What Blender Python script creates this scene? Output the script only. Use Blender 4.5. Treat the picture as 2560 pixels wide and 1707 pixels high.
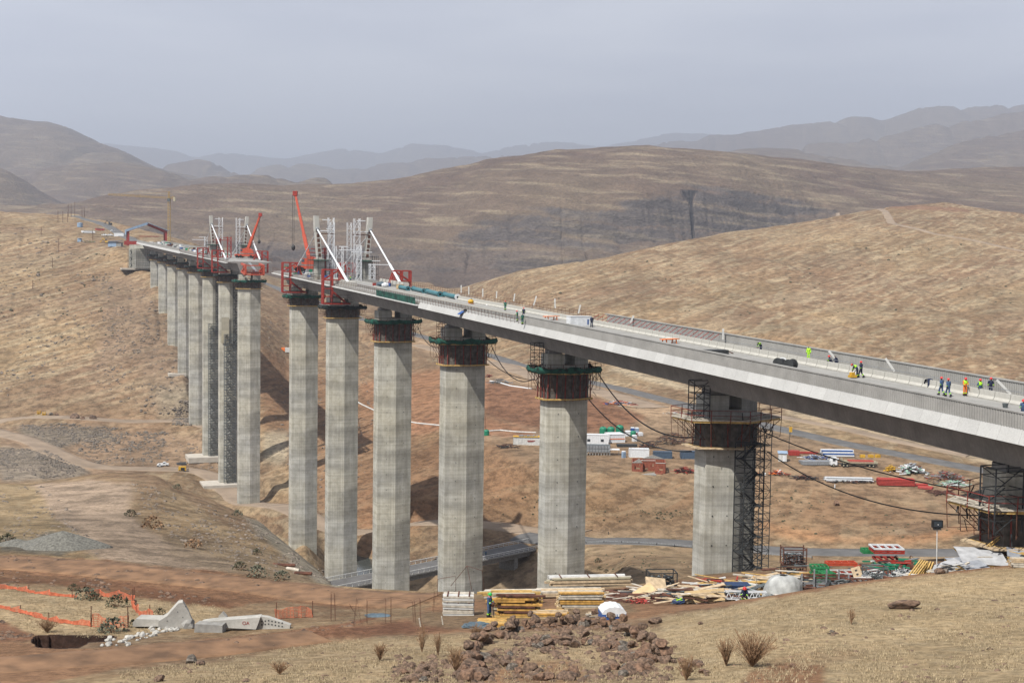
import bpy, math, random
import numpy as np
from mathutils import Vector, Matrix
random.seed(7)
for _o in list(bpy.data.objects): bpy.data.objects.remove(_o)
SC = bpy.context.scene
COL = SC.collection
R = math.radians
# ------------------------------------------------------------------ camera
F, CX, CY = 3100.0, 1280.0, 853.5
PITCH, ROLL = 0.0587, 0.01498
_f = np.array([0, math.cos(PITCH), -math.sin(PITCH)])
_u = np.array([0, math.sin(PITCH), math.cos(PITCH)])
_x = np.array([1.0, 0, 0])
XR = _x*math.cos(ROLL)+_u*math.sin(ROLL)
UR = -_x*math.sin(ROLL)+_u*math.cos(ROLL)
cam = bpy.data.cameras.new("camera"); camo = bpy.data.objects.new("camera", cam); COL.objects.link(camo)
cam.sensor_width = 36; cam.lens = F/2560*36; cam.clip_start = 0.5; cam.clip_end = 120000
camo.matrix_world = Matrix([[XR[0], UR[0], -_f[0], 0], [XR[1], UR[1], -_f[1], 0], [XR[2], UR[2], -_f[2], 0], [0, 0, 0, 1]])
SC.camera = camo
# ------------------------------------------------------------------ light
SUN_EL, SUN_AZ = 53.0, 38.0        # azimuth: degrees to the left of straight behind the camera
w = bpy.data.worlds.new("World"); SC.world = w; w.use_nodes = True
nt = w.node_tree; nt.nodes.clear()
sky = nt.nodes.new("ShaderNodeTexSky"); sky.sky_type = 'NISHITA'; sky.sun_disc = False
sky.sun_elevation = R(SUN_EL); sky.sun_rotation = R(180+SUN_AZ)
sky.dust_density = 4.0; sky.air_density = 1.2; sky.ozone_density = 1.5; sky.altitude = 1800
hsv = nt.nodes.new("ShaderNodeHueSaturation"); hsv.inputs['Saturation'].default_value = 0.36
tint = nt.nodes.new("ShaderNodeMix"); tint.data_type = 'RGBA'; tint.blend_type = 'MIX'; tint.inputs[0].default_value = 0.68
tint.inputs[7].default_value = (4.25, 4.3, 4.72, 1)
tc = nt.nodes.new("ShaderNodeTexCoord"); mp = nt.nodes.new("ShaderNodeMapping"); mp.inputs['Scale'].default_value = (1.5, 1.5, 9)
nz = nt.nodes.new("ShaderNodeTexNoise"); nz.inputs['Scale'].default_value = 2.2; nz.inputs['Detail'].default_value = 6
rp = nt.nodes.new("ShaderNodeValToRGB"); rp.color_ramp.elements[0].position = .4; rp.color_ramp.elements[0].color = (.9, .905, .925, 1)
rp.color_ramp.elements[1].position = .62; rp.color_ramp.elements[1].color = (1.12, 1.11, 1.08, 1)
mul = nt.nodes.new("ShaderNodeMix"); mul.data_type = 'RGBA'; mul.blend_type = 'MULTIPLY'; mul.inputs[0].default_value = 1
bg = nt.nodes.new("ShaderNodeBackground"); bg.inputs[1].default_value = 0.087
wo = nt.nodes.new("ShaderNodeOutputWorld")
L = nt.links.new
L(sky.outputs[0], hsv.inputs['Color']); L(hsv.outputs[0], tint.inputs[6])
L(tc.outputs['Generated'], mp.inputs[0]); L(mp.outputs[0], nz.inputs['Vector']); L(nz.outputs[0], rp.inputs[0])
L(tint.outputs[2], mul.inputs[6]); L(rp.outputs[0], mul.inputs[7]); L(mul.outputs[2], bg.inputs[0]); L(bg.outputs[0], wo.inputs[0])
sl = bpy.data.lights.new("sun", 'SUN'); sl.energy = 4.9; sl.angle = R(0.55); sl.color = (1, .955, .88)
so = bpy.data.objects.new("sun", sl); COL.objects.link(so)
sd = Vector((-math.sin(R(SUN_AZ))*math.cos(R(SUN_EL)), -math.cos(R(SUN_AZ))*math.cos(R(SUN_EL)), math.sin(R(SUN_EL))))
so.rotation_euler = sd.to_track_quat('Z', 'Y').to_euler()
SC.view_settings.view_transform = 'Standard'; SC.view_settings.look = 'None'
SC.view_settings.exposure = 1.12; SC.view_settings.gamma = 1
# ------------------------------------------------------------------ projection helpers (photo pixel + distance -> world)
def ray(px, py):
    d = _f+(px-CX)/F*XR-(py-CY)/F*UR
    return d[0]/d[1], d[2]/d[1]
def proj(P):
    P = np.asarray(P, float); z = P@_f
    return CX+F*(P@XR)/z, CY-F*(P@UR)/z
def at(px, py, d):
    s, m = ray(px, py); return Vector((s*d, d, m*d))
# ------------------------------------------------------------------ noise
_rs = np.random.RandomState(3)
_PT = _rs.rand(512, 512)
def vnoise(x, y, seed=0):
    x = x+seed*37.13; y = y+seed*91.7
    xi = np.floor(x).astype(np.int64); yi = np.floor(y).astype(np.int64)
    fx = x-xi; fy = y-yi; fx = fx*fx*(3-2*fx); fy = fy*fy*(3-2*fy)
    a = _PT[xi % 512, yi % 512]; b = _PT[(xi+1) % 512, yi % 512]; c = _PT[xi % 512, (yi+1) % 512]; d = _PT[(xi+1) % 512, (yi+1) % 512]
    return ((a*(1-fx)+b*fx)*(1-fy)+(c*(1-fx)+d*fx)*fy)*2-1
# ------------------------------------------------------------------ materials
ALB = .64      # albedo scale that goes with the exposure
def mat(name, col, rough=.85, var=.12, scale=6.0, metal=0.0, bump=0.0, streak=0, spec=.3, dirt=None):
    col = tuple(c*ALB for c in col)
    m = bpy.data.materials.new(name); m.use_nodes = True; n = m.node_tree; b = n.nodes['Principled BSDF']
    b.inputs['Roughness'].default_value = rough; b.inputs['Metallic'].default_value = metal
    b.inputs['Specular IOR Level'].default_value = spec
    tc = n.nodes.new("ShaderNodeTexCoord"); mp = n.nodes.new("ShaderNodeMapping"); n.links.new(tc.outputs['Object'], mp.inputs[0])
    if streak: mp.inputs['Scale'].default_value = (1, 1, streak)
    nz = n.nodes.new("ShaderNodeTexNoise"); nz.inputs['Scale'].default_value = scale; nz.inputs['Detail'].default_value = 5; n.links.new(mp.outputs[0], nz.inputs['Vector'])
    cr = n.nodes.new("ShaderNodeValToRGB"); e = cr.color_ramp.elements
    e[0].position = .3; e[1].position = .7
    dk = dirt if dirt else tuple(c*(1-var*2) for c in col)
    e[0].color = (*[max(0, c) for c in dk], 1); e[1].color = (*[min(1, c*(1+var)) for c in col], 1)
    n.links.new(nz.outputs[0], cr.inputs[0]); n.links.new(cr.outputs[0], b.inputs['Base Color'])
    if bump:
        bp = n.nodes.new("ShaderNodeBump"); bp.inputs['Strength'].default_value = bump; bp.inputs['Distance'].default_value = .1
        n.links.new(nz.outputs[0], bp.inputs['Height']); n.links.new(bp.outputs[0], b.inputs['Normal'])
    return m
M = {}
M['white'] = mat('white_paint', (.72, .74, .76), .5, .08, 2)
M['dirty_white'] = mat('dirty_white', (.6, .6, .58), .7, .12, 1.5)
M['red'] = mat('red_steel_paint', (.36, .04, .028), .5, .15, 2)
M['orange_red'] = mat('orange_crane_paint', (.5, .08, .038), .4, .1, 2)
M['dark_steel'] = mat('dark_steel', (.035, .038, .04), .6, .2, 3)
M['steel'] = mat('galvanised_steel', (.36, .38, .4), .45, .2, 4, .4)
M['grey_steel'] = mat('grey_scaffold_steel', (.13, .15, .155), .55, .25, 2, .2)
M['yellow'] = mat('yellow_paint', (.62, .36, .03), .6, .15, 3)
M['yellow_timber'] = mat('yellow_timber', (.55, .36, .12), .75, .2, 4)
M['green_net'] = mat('green_net', (.01, .085, .06), .85, .45, 1.2, bump=.5)
M['dark_net'] = mat('dark_net', (.016, .028, .026), .9, .3, 1.5)
M['teal'] = mat('teal_pipe_wrap', (.05, .17, .2), .5, .15, 1)
M['dull_red'] = mat('rusty_red_steel', (.24, .045, .032), .7, .3, 2)
M['green'] = mat('green_paint', (.03, .22, .08), .55, .2, 3)
M['green_tank'] = mat('green_tank', (.01, .2, .11), .5, .1, 1)
M['blue'] = mat('blue_paint', (.03, .1, .32), .5, .15, 2)
M['navy'] = mat('navy_paint', (.025, .05, .12), .5, .15, 2)
M['slate'] = mat('slate_container', (.065, .1, .15), .5, .15, 2)
M['rust'] = mat('rust', (.13, .055, .035), .9, .35, 2)
M['timber'] = mat('sawn_timber', (.56, .43, .28), .8, .18, 3)
M['pale_timber'] = mat('weathered_timber', (.55, .5, .42), .85, .2, 3)
M['amber_timber'] = mat('amber_timber', (.55, .31, .08), .75, .25, 3)
M['ply'] = mat('plywood', (.6, .44, .24), .7, .1, 2)
M['panel_face'] = mat('grey_shutter_face', (.33, .35, .39), .45, .15, 1.5)
M['black'] = mat('black_rubber', (.015, .015, .016), .7, .2, 3)
M['glass'] = mat('dark_glass', (.03, .045, .06), .12, .1, 1, spec=.8)
M['skin'] = mat('brown_skin', (.07, .035, .02), .6, .1, 5)
M['overall'] = mat('blue_overall', (.05, .1, .2), .85, .2, 6)
M['navy_overall'] = mat('navy_overall', (.012, .02, .055), .85, .2, 6)
M['green_overall'] = mat('green_overall', (.02, .12, .1), .85, .2, 6)
M['hivis'] = mat('lime_hivis', (.45, .85, .03), .7, .08, 6)
M['orange'] = mat('orange_hivis', (.85, .2, .03), .7, .1, 6)
M['helmet_red'] = mat('red_helmet', (.6, .03, .03), .35, .05, 2)
M['helmet_green'] = mat('green_helmet', (.02, .4, .08), .35, .05, 2)
M['tarp'] = mat('grey_tarpaulin', (.42, .43, .42), .7, .2, 1.5, bump=.4)
M['grey_tarp'] = mat('slate_tarpaulin', (.09, .13, .16), .7, .2, 2)
M['net_orange'] = mat('orange_mesh', (.62, .17, .085), .8, .15, 5)
M['brick'] = mat('red_brick', (.28, .085, .05), .9, .2, 2)
M['block'] = mat('concrete_block', (.3, .29, .27), .9, .15, 2)
M['khaki'] = mat('khaki_paint', (.46, .42, .3), .6, .12, 2)
M['tail_blue'] = mat('sky_blue_sheet', (.27, .37, .5), .5, .12, 1)
M['pale_green'] = mat('pale_green_steel', (.3, .5, .38), .6, .15, 2)
def concrete(name, col, bands=0.0, stripe=0.0, stain=.1):
    col = tuple(c*ALB for c in col)
    m = bpy.data.materials.new(name); m.use_nodes = True; n = m.node_tree; b = n.nodes['Principled BSDF']
    b.inputs['Roughness'].default_value = .88; b.inputs['Specular IOR Level'].default_value = .2
    tc = n.nodes.new("ShaderNodeTexCoord")
    def noise(sc, scale=(1, 1, 1), det=5):
        mp = n.nodes.new("ShaderNodeMapping"); mp.inputs['Scale'].default_value = scale; n.links.new(tc.outputs['Object'], mp.inputs[0])
        z = n.nodes.new("ShaderNodeTexNoise"); z.inputs['Scale'].default_value = sc; z.inputs['Detail'].default_value = det
        n.links.new(mp.outputs[0], z.inputs['Vector']); return z.outputs[0]
    def ramp(src, a, bb, p0=.35, p1=.65):
        r = n.nodes.new("ShaderNodeValToRGB"); r.color_ramp.elements[0].color = (*a, 1); r.color_ramp.elements[1].color = (*bb, 1)
        r.color_ramp.elements[0].position = p0; r.color_ramp.elements[1].position = p1; n.links.new(src, r.inputs[0]); return r.outputs[0]
    def mulc(x, y):
        k = n.nodes.new("ShaderNodeMix"); k.data_type = 'RGBA'; k.blend_type = 'MULTIPLY'; k.inputs[0].default_value = 1
        n.links.new(x, k.inputs[6]); n.links.new(y, k.inputs[7]); return k.outputs[2]
    c = ramp(noise(.5), tuple(v*(1-stain) for v in col), tuple(v*(1+stain) for v in col))
    c = mulc(c, ramp(noise(6), (.93, .93, .93), (1.05, 1.05, 1.05)))
    if bands:
        c = mulc(c, ramp(noise(1, (.04, .04, .22), 4), (1-bands, 1-bands, 1-bands*1.05), (1+bands*.6, 1+bands*.6, 1+bands*.5), .43, .57))
        c = mulc(c, ramp(noise(1, (.03, .03, 2.2), 2), (1-bands*.45,)*3, (1+bands*.35,)*3, .4, .6))
        c = mulc(c, ramp(noise(1, (.05, .05, .06), 3), (.98, 1.0, 1.03), (1.03, 1.01, .94), .4, .62))
    if stripe:
        c = mulc(c, ramp(noise(1, (3.5, 3.5, .03), 3), (1-stripe,)*3, (1+stripe*.9,)*3, .4, .62))
    at_ = n.nodes.new("ShaderNodeAttribute"); at_.attribute_name = 'tone'; at_.attribute_type = 'GEOMETRY'
    if name == 'pier_concrete':
        oi = n.nodes.new('ShaderNodeObjectInfo'); c = mulc(c, ramp(oi.outputs['Random'], (.9, .9, .91), (1.1, 1.09, 1.06), 0., 1.))
        c = mulc(c, ramp(noise(1, (.5, .5, .09), 6), (.9, .895, .885), (1.04, 1.04, 1.04), .4, .56)); c = mulc(c, ramp(noise(.9, (1, 1, .8), 8), (.9, .89, .86), (1.04, 1.04, 1.03), .38, .52))
    if name == 'fascia_concrete': c = mulc(c, at_.outputs['Color'])
    n.links.new(c, b.inputs['Base Color']); return m
M['pier'] = concrete('pier_concrete', (.425, .415, .385), .2, .09, .05)
M['conc'] = concrete('deck_concrete', (.3, .295, .28), 0, 0, .1)
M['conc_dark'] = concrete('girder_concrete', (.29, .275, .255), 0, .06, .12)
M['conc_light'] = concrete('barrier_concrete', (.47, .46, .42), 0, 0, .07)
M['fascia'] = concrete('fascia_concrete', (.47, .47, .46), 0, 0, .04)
M['rubble'] = concrete('white_rubble_concrete', (.44, .425, .39), 0, 0, .25)
M['pad'] = concrete('pad_concrete', (.5, .46, .4), 0, 0, .1)
# ------------------------------------------------------------------ mesh builder
class MB:
    def __init__(s): s.v = []; s.f = []
    def add(s, vs, fs):
        k = len(s.v); s.v += [tuple(v) for v in vs]; s.f += [tuple(i+k for i in f) for f in fs]; return s
    def box(s, c, d, rz=0, M3=None):
        x, y, z = d[0]/2, d[1]/2, d[2]/2
        m = M3 if M3 is not None else Matrix.Rotation(rz, 3, 'Z'); c = Vector(c)
        vs = [c+m@Vector(p) for p in ((-x, -y, -z), (x, -y, -z), (x, y, -z), (-x, y, -z), (-x, -y, z), (x, -y, z), (x, y, z), (-x, y, z))]
        return s.add(vs, [(0, 3, 2, 1), (4, 5, 6, 7), (0, 1, 5, 4), (1, 2, 6, 5), (2, 3, 7, 6), (3, 0, 4, 7)])
    def beam(s, a, b, w=.1, h=None):
        a = Vector(a); b = Vector(b); h = h or w; d = b-a
        if d.length < 1e-6: return s
        d.normalize(); up = Vector((0, 0, 1)) if abs(d.z) < .95 else Vector((0, 1, 0))
        x = d.cross(up).normalized(); y = x.cross(d).normalized()
        vs = []
        for p in (a, b):
            for i, j in ((-1, -1), (1, -1), (1, 1), (-1, 1)): vs.append(p+x*i*w/2+y*j*h/2)
        return s.add(vs, [(0, 1, 2, 3), (7, 6, 5, 4), (0, 4, 5, 1), (1, 5, 6, 2), (2, 6, 7, 3), (3, 7, 4, 0)])
    def tube(s, pts, r, n=8, caps=True):
        pts = [Vector(p) for p in pts]; rs = r if isinstance(r, (list, tuple)) else [r]*len(pts); vs = []; fs = []
        for i, p in enumerate(pts):
            d = (pts[min(i+1, len(pts)-1)]-pts[max(i-1, 0)]).normalized()
            up = Vector((0, 0, 1)) if abs(d.z) < .9 else Vector((0, 1, 0))
            x = d.cross(up).normalized(); y = x.cross(d).normalized()
            for k in range(n):
                t = 2*math.pi*k/n; vs.append(p+(x*math.cos(t)+y*math.sin(t))*rs[i])
        for i in range(len(pts)-1):
            for k in range(n):
                a = i*n+k; b = i*n+(k+1) % n; fs.append((a, b, b+n, a+n))
        if caps: fs.append(tuple(range(n))[::-1]); fs.append(tuple(range((len(pts)-1)*n, len(pts)*n)))
        return s.add(vs, fs)
    def prism(s, pts, z0, z1):
        n = len(pts); vs = [(p[0], p[1], z0) for p in pts]+[(p[0], p[1], z1) for p in pts]
        fs = [tuple(range(n))[::-1], tuple(range(n, 2*n))]+[(i, (i+1) % n, (i+1) % n+n, i+n) for i in range(n)]
        return s.add(vs, fs)
    def loft(s, rows, closed=False, caps=False):
        n = len(rows[0]); vs = [p for r in rows for p in r]; fs = []
        for i in range(len(rows)-1):
            for k in range(n if closed else n-1):
                a = i*n+k; b = i*n+(k+1) % n; fs.append((a, b, b+n, a+n))
        if caps: fs.append(tuple(range(n))[::-1]); fs.append(tuple(range((len(rows)-1)*n, len(rows)*n)))
        return s.add(vs, fs)
    def blob(s, c, r, seed=0, sub=1, jit=.18, sq=(1, 1, 1), rz=0):
        rr = random.Random(seed); t = (1+5**.5)/2
        vs = [Vector(p).normalized() for p in ((-1, t, 0), (1, t, 0), (-1, -t, 0), (1, -t, 0), (0, -1, t), (0, 1, t), (0, -1, -t), (0, 1, -t), (t, 0, -1), (t, 0, 1), (-t, 0, -1), (-t, 0, 1))]
        fs = [(0, 11, 5), (0, 5, 1), (0, 1, 7), (0, 7, 10), (0, 10, 11), (1, 5, 9), (5, 11, 4), (11, 10, 2), (10, 7, 6), (7, 1, 8), (3, 9, 4), (3, 4, 2), (3, 2, 6), (3, 6, 8), (3, 8, 9), (4, 9, 5), (2, 4, 11), (6, 2, 10), (8, 6, 7), (9, 8, 1)]
        for _ in range(sub):
            mid = {}; nf = []
            def g(a, b):
                k = (min(a, b), max(a, b))
                if k not in mid: vs.append(((vs[a]+vs[b])/2).normalized()); mid[k] = len(vs)-1
                return mid[k]
            for a, b, c_ in fs:
                x, y, z = g(a, b), g(b, c_), g(c_, a); nf += [(a, x, z), (b, y, x), (c_, z, y), (x, y, z)]
            fs = nf
        m = Matrix.Rotation(rz, 3, 'Z'); c = Vector(c)
        out = [c+m@Vector((v.x*sq[0], v.y*sq[1], v.z*sq[2]))*r*(1+rr.uniform(-jit, jit)) for v in vs]
        return s.add(out, fs)
    def build(s, name, m, parent=None, smooth=False, loc=None):
        me = bpy.data.meshes.new(name); me.from_pydata(s.v, [], s.f); me.update()
        if m is not None: me.materials.append(M[m] if isinstance(m, str) else m)
        if smooth: me.shade_smooth()
        o = bpy.data.objects.new(name, me); COL.objects.link(o)
        if parent is not None: o.parent = parent
        if loc is not None: o.location = loc
        return o
def tag(o, label=None, cat=None, group=None, kind=None):
    if label: o['label'] = label
    if cat: o['category'] = cat
    if group: o['group'] = group
    if kind: o['kind'] = kind
    return o
def thing(name, label, cat, loc=(0, 0, 0), rz=0, group=None):
    o = bpy.data.objects.new(name, None); COL.objects.link(o); o.location = loc; o.rotation_euler = (0, 0, rz)
    o.empty_display_size = .2
    return tag(o, label, cat, group)
def kids(o): return [c for c in bpy.data.objects if c.parent == o]
def dup(o, loc=None, rz=None, label=None, group=None, scale=None, kidmap=None):
    r = o.copy(); COL.objects.link(r)
    if loc is not None: r.location = loc
    if rz is not None: r.rotation_euler = (0, 0, rz)
    if scale is not None: r.scale = scale if isinstance(scale, (tuple, list)) else (scale,)*3
    if label: r['label'] = label
    if group: r['group'] = group
    for c in (kidmap if kidmap is not None else kids(o)):
        d = c.copy(); COL.objects.link(d); d.parent = r
        if kidmap is None:
            for g in kids(c):
                e = g.copy(); COL.objects.link(e); e.parent = d
    return r
# ------------------------------------------------------------------ terrain: one sheet from behind the camera to the far ranges
def E(px, py=None, d=None, z=None): return (px, py, d, z)
LY = []   # (roughness, [(px, py, depth, z)])
def ly(rough, *pts): LY.append((rough, pts))
N_ = None
ly(.5, (0, N_, 3, -1.7))
ly(.5, (0, N_, 22, -9), (1280, N_, 22, -8.8), (2560, N_, 22, -8.3))
ly(.5, (-300, 1707, 60, N_), (0, 1707, 60, N_), (700, 1707, 56, N_), (1280, 1707, 52, N_), (2560, 1707, 47, N_))
ly(.35, (-300, 1600, 80, N_), (0, 1600, 80, N_), (600, 1600, 80, N_), (860, 1588, 80, N_), (1180, 1573, 82, N_), (1500, 1558, 85, N_), (1700, 1530, 86, N_), (1900, 1497, 88, N_), (2100, 1462, 91, N_), (2300, 1436, 94, N_), (2560, 1410, 98, N_))
ly(.2, (-300, 1555, 88, N_), (0, 1555, 88, N_), (600, 1552, 89, N_), (860, 1548, 90, N_), (1107, 1535, 92, N_), (1344, 1526, 95, N_), (1500, 1513, 96, N_), (1700, N_, 97, -26.3), (1900, N_, 99, -26.5), (2100, N_, 102, -26.5), (2300, N_, 105, -26), (2560, N_, 110, -26))
ly(.2, (-300, 1490, 100, N_), (0, 1490, 100, N_), (400, 1495, 102, N_), (700, 1503, 103, N_), (860, 1508, 103, N_), (1107, 1500, 106, N_), (1344, 1497, 107, N_), (1571, 1478, 112, N_), (1735, N_, 118, -29.5), (2100, N_, 120, -28.5), (2560, N_, 125, -28))
ly(.25, (-300, 1428, 118, N_), (0, 1430, 118, N_), (300, 1432, 118, N_), (600, 1450, 118, N_), (760, 1465, 118, N_), (860, 1488, 117, N_), (1107, 1484, 117, N_), (1344, 1479, 118, N_), (1571, 1462, 124, N_), (1735, 1448, 140, N_), (2100, N_, 135, -33), (2560, N_, 135, -32))
ly(.5, (-300, 1330, 155, N_), (0, 1330, 155, N_), (300, 1320, 160, N_), (600, 1400, 140, N_), (760, 1440, 135, N_), (819, N_, 145, -37), (841, N_, 147, -39), (866, N_, 140, -46), (1107, N_, 140, -44), (1344, N_, 145, -46), (1571, N_, 160, -47), (1735, N_, 180, -50), (2100, N_, 170, -45), (2560, N_, 160, -40))
ly(.6, (-300, 1197, 270, N_), (0, 1197, 270, N_), (78, 1204, 268, N_), (181, 1191, 268, N_), (291, 1184, 265, N_), (388, 1194, 258, N_), (443, 1220, 250, N_), (549, 1262, 240, N_), (598, 1285, 230, N_), (646, 1300, 222, N_), (679, 1326, 212, N_), (727, 1362, 200, N_), (760, 1394, 190, N_), (800, 1425, 180, N_), (841, 1480, 172, N_), (866, N_, 200, -72), (1107, N_, 200, -70), (1344, N_, 200, -66), (1571, N_, 235, -63), (1735, N_, 240, -65), (2100, N_, 235, -60), (2560, N_, 220, -55))
ly(.8, (-300, N_, 380, -80), (0, N_, 380, -80), (400, N_, 370, -88), (600, N_, 320, -100), (680, N_, 300, -99), (760, N_, 270, -97), (866, N_, 260, -96), (1107, N_, 250, -92), (1344, N_, 245, -82), (1571, 1396, 292, N_), (1735, 1398, 290, N_), (2100, N_, 290, -70), (2560, N_, 280, -66))
ly(.3, (-300, 1075, 600, N_), (0, 1085, 600, N_), (97, 1110, 570, N_), (226, 1175, 535, N_), (388, 1171, 545, N_), (452, 1175, 545, N_), (549, 1181, 550, N_), (600, 1240, 500, N_), (646, 1268, 470, N_), (720, 1280, 440, N_), (760, 1310, 410, N_), (830, N_, 370, -97), (1107, N_, 320, -98), (1250, N_, 310, -97), (1344, N_, 310, -88), (1465, 1366, 350, N_), (1571, 1366, 350, N_), (1735, 1373, 345, N_), (2100, 1393, 328, N_), (2400, 1393, 318, N_), (2560, 1393, 316, N_))
ly(.2, (-300, 1035, 640, N_), (0, 1040, 640, N_), (194, 1050, 620, N_), (355, 1060, 622, N_), (507, 1068, 612, N_), (560, 1085, 600, N_), (600, 1150, 560, N_), (650, 1190, 512, N_), (720, 1220, 490, N_), (760, 1250, 460, N_), (800, 1330, 430, N_), (860, N_, 405, -97.5), (930, N_, 405, -97), (1000, 1332, 405, N_), (1107, 1325, 395, N_), (1344, 1322, 385, N_), (1465, 1337, 367, N_), (1571, 1336, 366, N_), (1735, 1345, 360, N_), (2100, 1370, 338, N_), (2400, 1372, 328, N_), (2560, 1372, 326, N_))
ly(.7, (-300, 960, 680, N_), (0, 960, 680, N_), (200, 960, 665, N_), (355, 960, 655, N_), (462, 945, 652, N_), (493, 1046, 624, N_), (520, 1062, 625, N_), (560, 1000, 650, N_), (650, 1100, 560, N_), (720, 1130, 535, N_), (760, 1180, 500, N_), (860, 1290, 440, N_), (930, 1280, 440, N_), (1000, 1250, 430, N_), (1107, 1240, 420, N_), (1344, 1255, 398, N_), (1465, 1264, 377, N_), (1571, 1264, 377, N_), (1735, 1284, 374, N_), (2100, 1330, 350, N_), (2400, 1335, 337, N_), (2560, 1335, 335, N_))
ly(.35, (-300, 820, 790, N_), (0, 820, 770, N_), (200, 820, 750, N_), (355, 830, 722, N_), (437, 857, 713, N_), (470, 900, 700, N_), (500, 950, 680, N_), (560, 930, 700, N_), (650, 960, 660, N_), (720, 1040, 610, N_), (860, 1120, 530, N_), (1000, 1100, 520, N_), (1107, 1095, 505, N_), (1215, 1110, 460, N_), (1344, 1178, 403, N_), (1465, 1178, 402, N_), (1571, 1181, 403, N_), (1735, 1190, 403, N_), (1900, 1200, 403, N_), (2100, 1218, 400, N_), (2250, 1234, 393, N_), (2423, 1255, 383, N_), (2560, 1268, 378, N_))
ly(.3, (-300, 690, 900, N_), (0, 680, 880, N_), (200, 690, 850, N_), (345, 690, 838, N_), (392, 709, 807, N_), (440, 760, 780, N_), (520, 800, 765, N_), (600, 830, 760, N_), (650, 850, 740, N_), (720, 930, 710, N_), (860, 985, 650, N_), (1000, 985, 610, N_), (1107, 1010, 570, N_), (1215, 1078, 490, N_), (1344, 1085, 485, N_), (1465, 1087, 482, N_), (1571, 1086, 482, N_), (1735, 1086, 478, N_), (1900, 1095, 468, N_), (2100, 1135, 442, N_), (2250, 1162, 428, N_), (2423, 1200, 410, N_), (2560, 1228, 396, N_))
ly(.15, (-300, 640, 940, N_), (0, 640, 930, N_), (200, 650, 890, N_), (345, 663, 850, N_), (392, 690, 830, N_), (500, 745, 820, N_), (600, 775, 900, N_), (650, 800, 860, N_), (720, 850, 850, N_), (870, 870, 800, N_), (1000, 890, 740, N_), (1107, 905, 700, N_), (1215, 945, 615, N_), (1344, 968, 580, N_), (1465, 985, 560, N_), (1571, 1020, 530, N_), (1735, 1048, 510, N_), (1900, 1078, 478, N_), (2100, 1122, 450, N_), (2250, 1150, 436, N_), (2423, 1188, 416, N_), (2560, 1214, 401, N_))
ly(.12, (-300, 590, 1000, N_), (0, 588, 1000, N_), (200, 608, 940, N_), (300, 620, 890, N_), (345, 641, 868, N_), (400, 662, 862, N_), (500, 690, 900, N_), (560, 700, 1000, N_), (600, 700, 1150, N_), (640, 702, 1350, N_), (679, 720, 1300, N_), (716, 737, 1250, N_), (870, 788, 1030, N_), (1040, 843, 885, N_), (1107, 862, 850, N_), (1228, 893, 811, N_), (1344, 930, 721, N_), (1493, 965, 640, N_), (1600, 992, 588, N_), (1713, 1020, 543, N_), (1900, 1070, 483, N_), (2120, 1120, 455, N_), (2423, 1180, 421, N_), (2560, 1206, 405, N_))
ly(.1, (-300, 560, 1100, N_), (0, 557, 1100, N_), (200, 577, 1040, N_), (300, 598, 1000, N_), (400, 620, 960, N_), (500, 650, 1000, N_), (600, 690, 1220, N_), (640, 693, 1400, N_), (679, 711, 1370, N_), (716, 727, 1330, N_), (870, 777, 1090, N_), (1040, 832, 935, N_), (1107, 852, 886, N_), (1228, 884, 838, N_), (1344, 920, 745, N_), (1493, 953, 666, N_), (1600, 979, 611, N_), (1713, 1006, 566, N_), (1900, 1054, 503, N_), (2120, 1104, 464, N_), (2423, 1163, 436, N_), (2560, 1188, 420, N_))
ly(.4, (-300, 526, 1200, N_), (0, 527, 1200, N_), (64, 534, 1200, N_), (188, 538, 1300, N_), (230, 548, 1250, N_), (312, 566, 1150, N_), (414, 592, 1080, N_), (497, 615, 1080, N_), (560, 655, 1250, N_), (600, 682, 1400, N_), (640, 685, 1550, N_), (716, 713, 1500, N_), (870, 750, 1350, N_), (1040, 790, 1150, N_), (1133, 810, 1000, N_), (1344, 850, 830, N_), (1571, 900, 730, N_), (1735, 920, 680, N_), (2000, 960, 590, N_), (2300, 1010, 560, N_), (2560, 1040, 540, N_))
ly(.6, (-300, N_, 1500, 20), (0, N_, 1500, 20), (312, N_, 1400, 10), (497, N_, 1400, 0), (600, 668, 1700, N_), (716, 695, 1800, N_), (870, 725, 1700, N_), (1040, 755, 1350, N_), (1133, 765, 1200, N_), (1344, 745, 950, N_), (1571, 755, 900, N_), (1735, 755, 900, N_), (2000, 750, 880, N_), (2300, 760, 850, N_), (2560, 770, 820, N_))
ly(.6, (-300, N_, 1700, 0), (0, N_, 1700, 0), (497, N_, 1700, -20), (600, 655, 1900, N_), (716, 680, 2000, N_), (870, 700, 1900, N_), (1000, 712, 1700, N_), (1080, 722, 1450, N_), (1133, 725, 1350, N_), (1298, 675, 1150, N_), (1464, 645, 1150, N_), (1729, 595, 1200, N_), (1995, 559, 1300, N_), (2227, 519, 1400, N_), (2359, 509, 1400, N_), (2459, 526, 1350, N_), (2560, 542, 1300, N_), (2900, 570, 1300, N_))
ly(.6, (-300, N_, 2000, -20), (0, N_, 2000, -20), (497, N_, 2000, -30), (600, 645, 2050, N_), (716, 668, 2150, N_), (870, 690, 2100, N_), (1000, 702, 1900, N_), (1080, 712, 1750, N_), (1133, N_, 1700, -60), (1464, N_, 1700, -60), (1995, N_, 1800, -50), (2560, N_, 1800, -20))
ly(1.2, (-300, N_, 2300, -10), (178, N_, 2300, -5), (400, N_, 2300, -10), (560, 622, 2250, N_), (716, 640, 2300, N_), (950, 656, 2150, N_), (1133, 668, 2100, N_), (1300, 668, 2100, N_), (1464, N_, 2100, -20), (1995, N_, 2200, 0), (2560, N_, 2200, 40))
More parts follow.
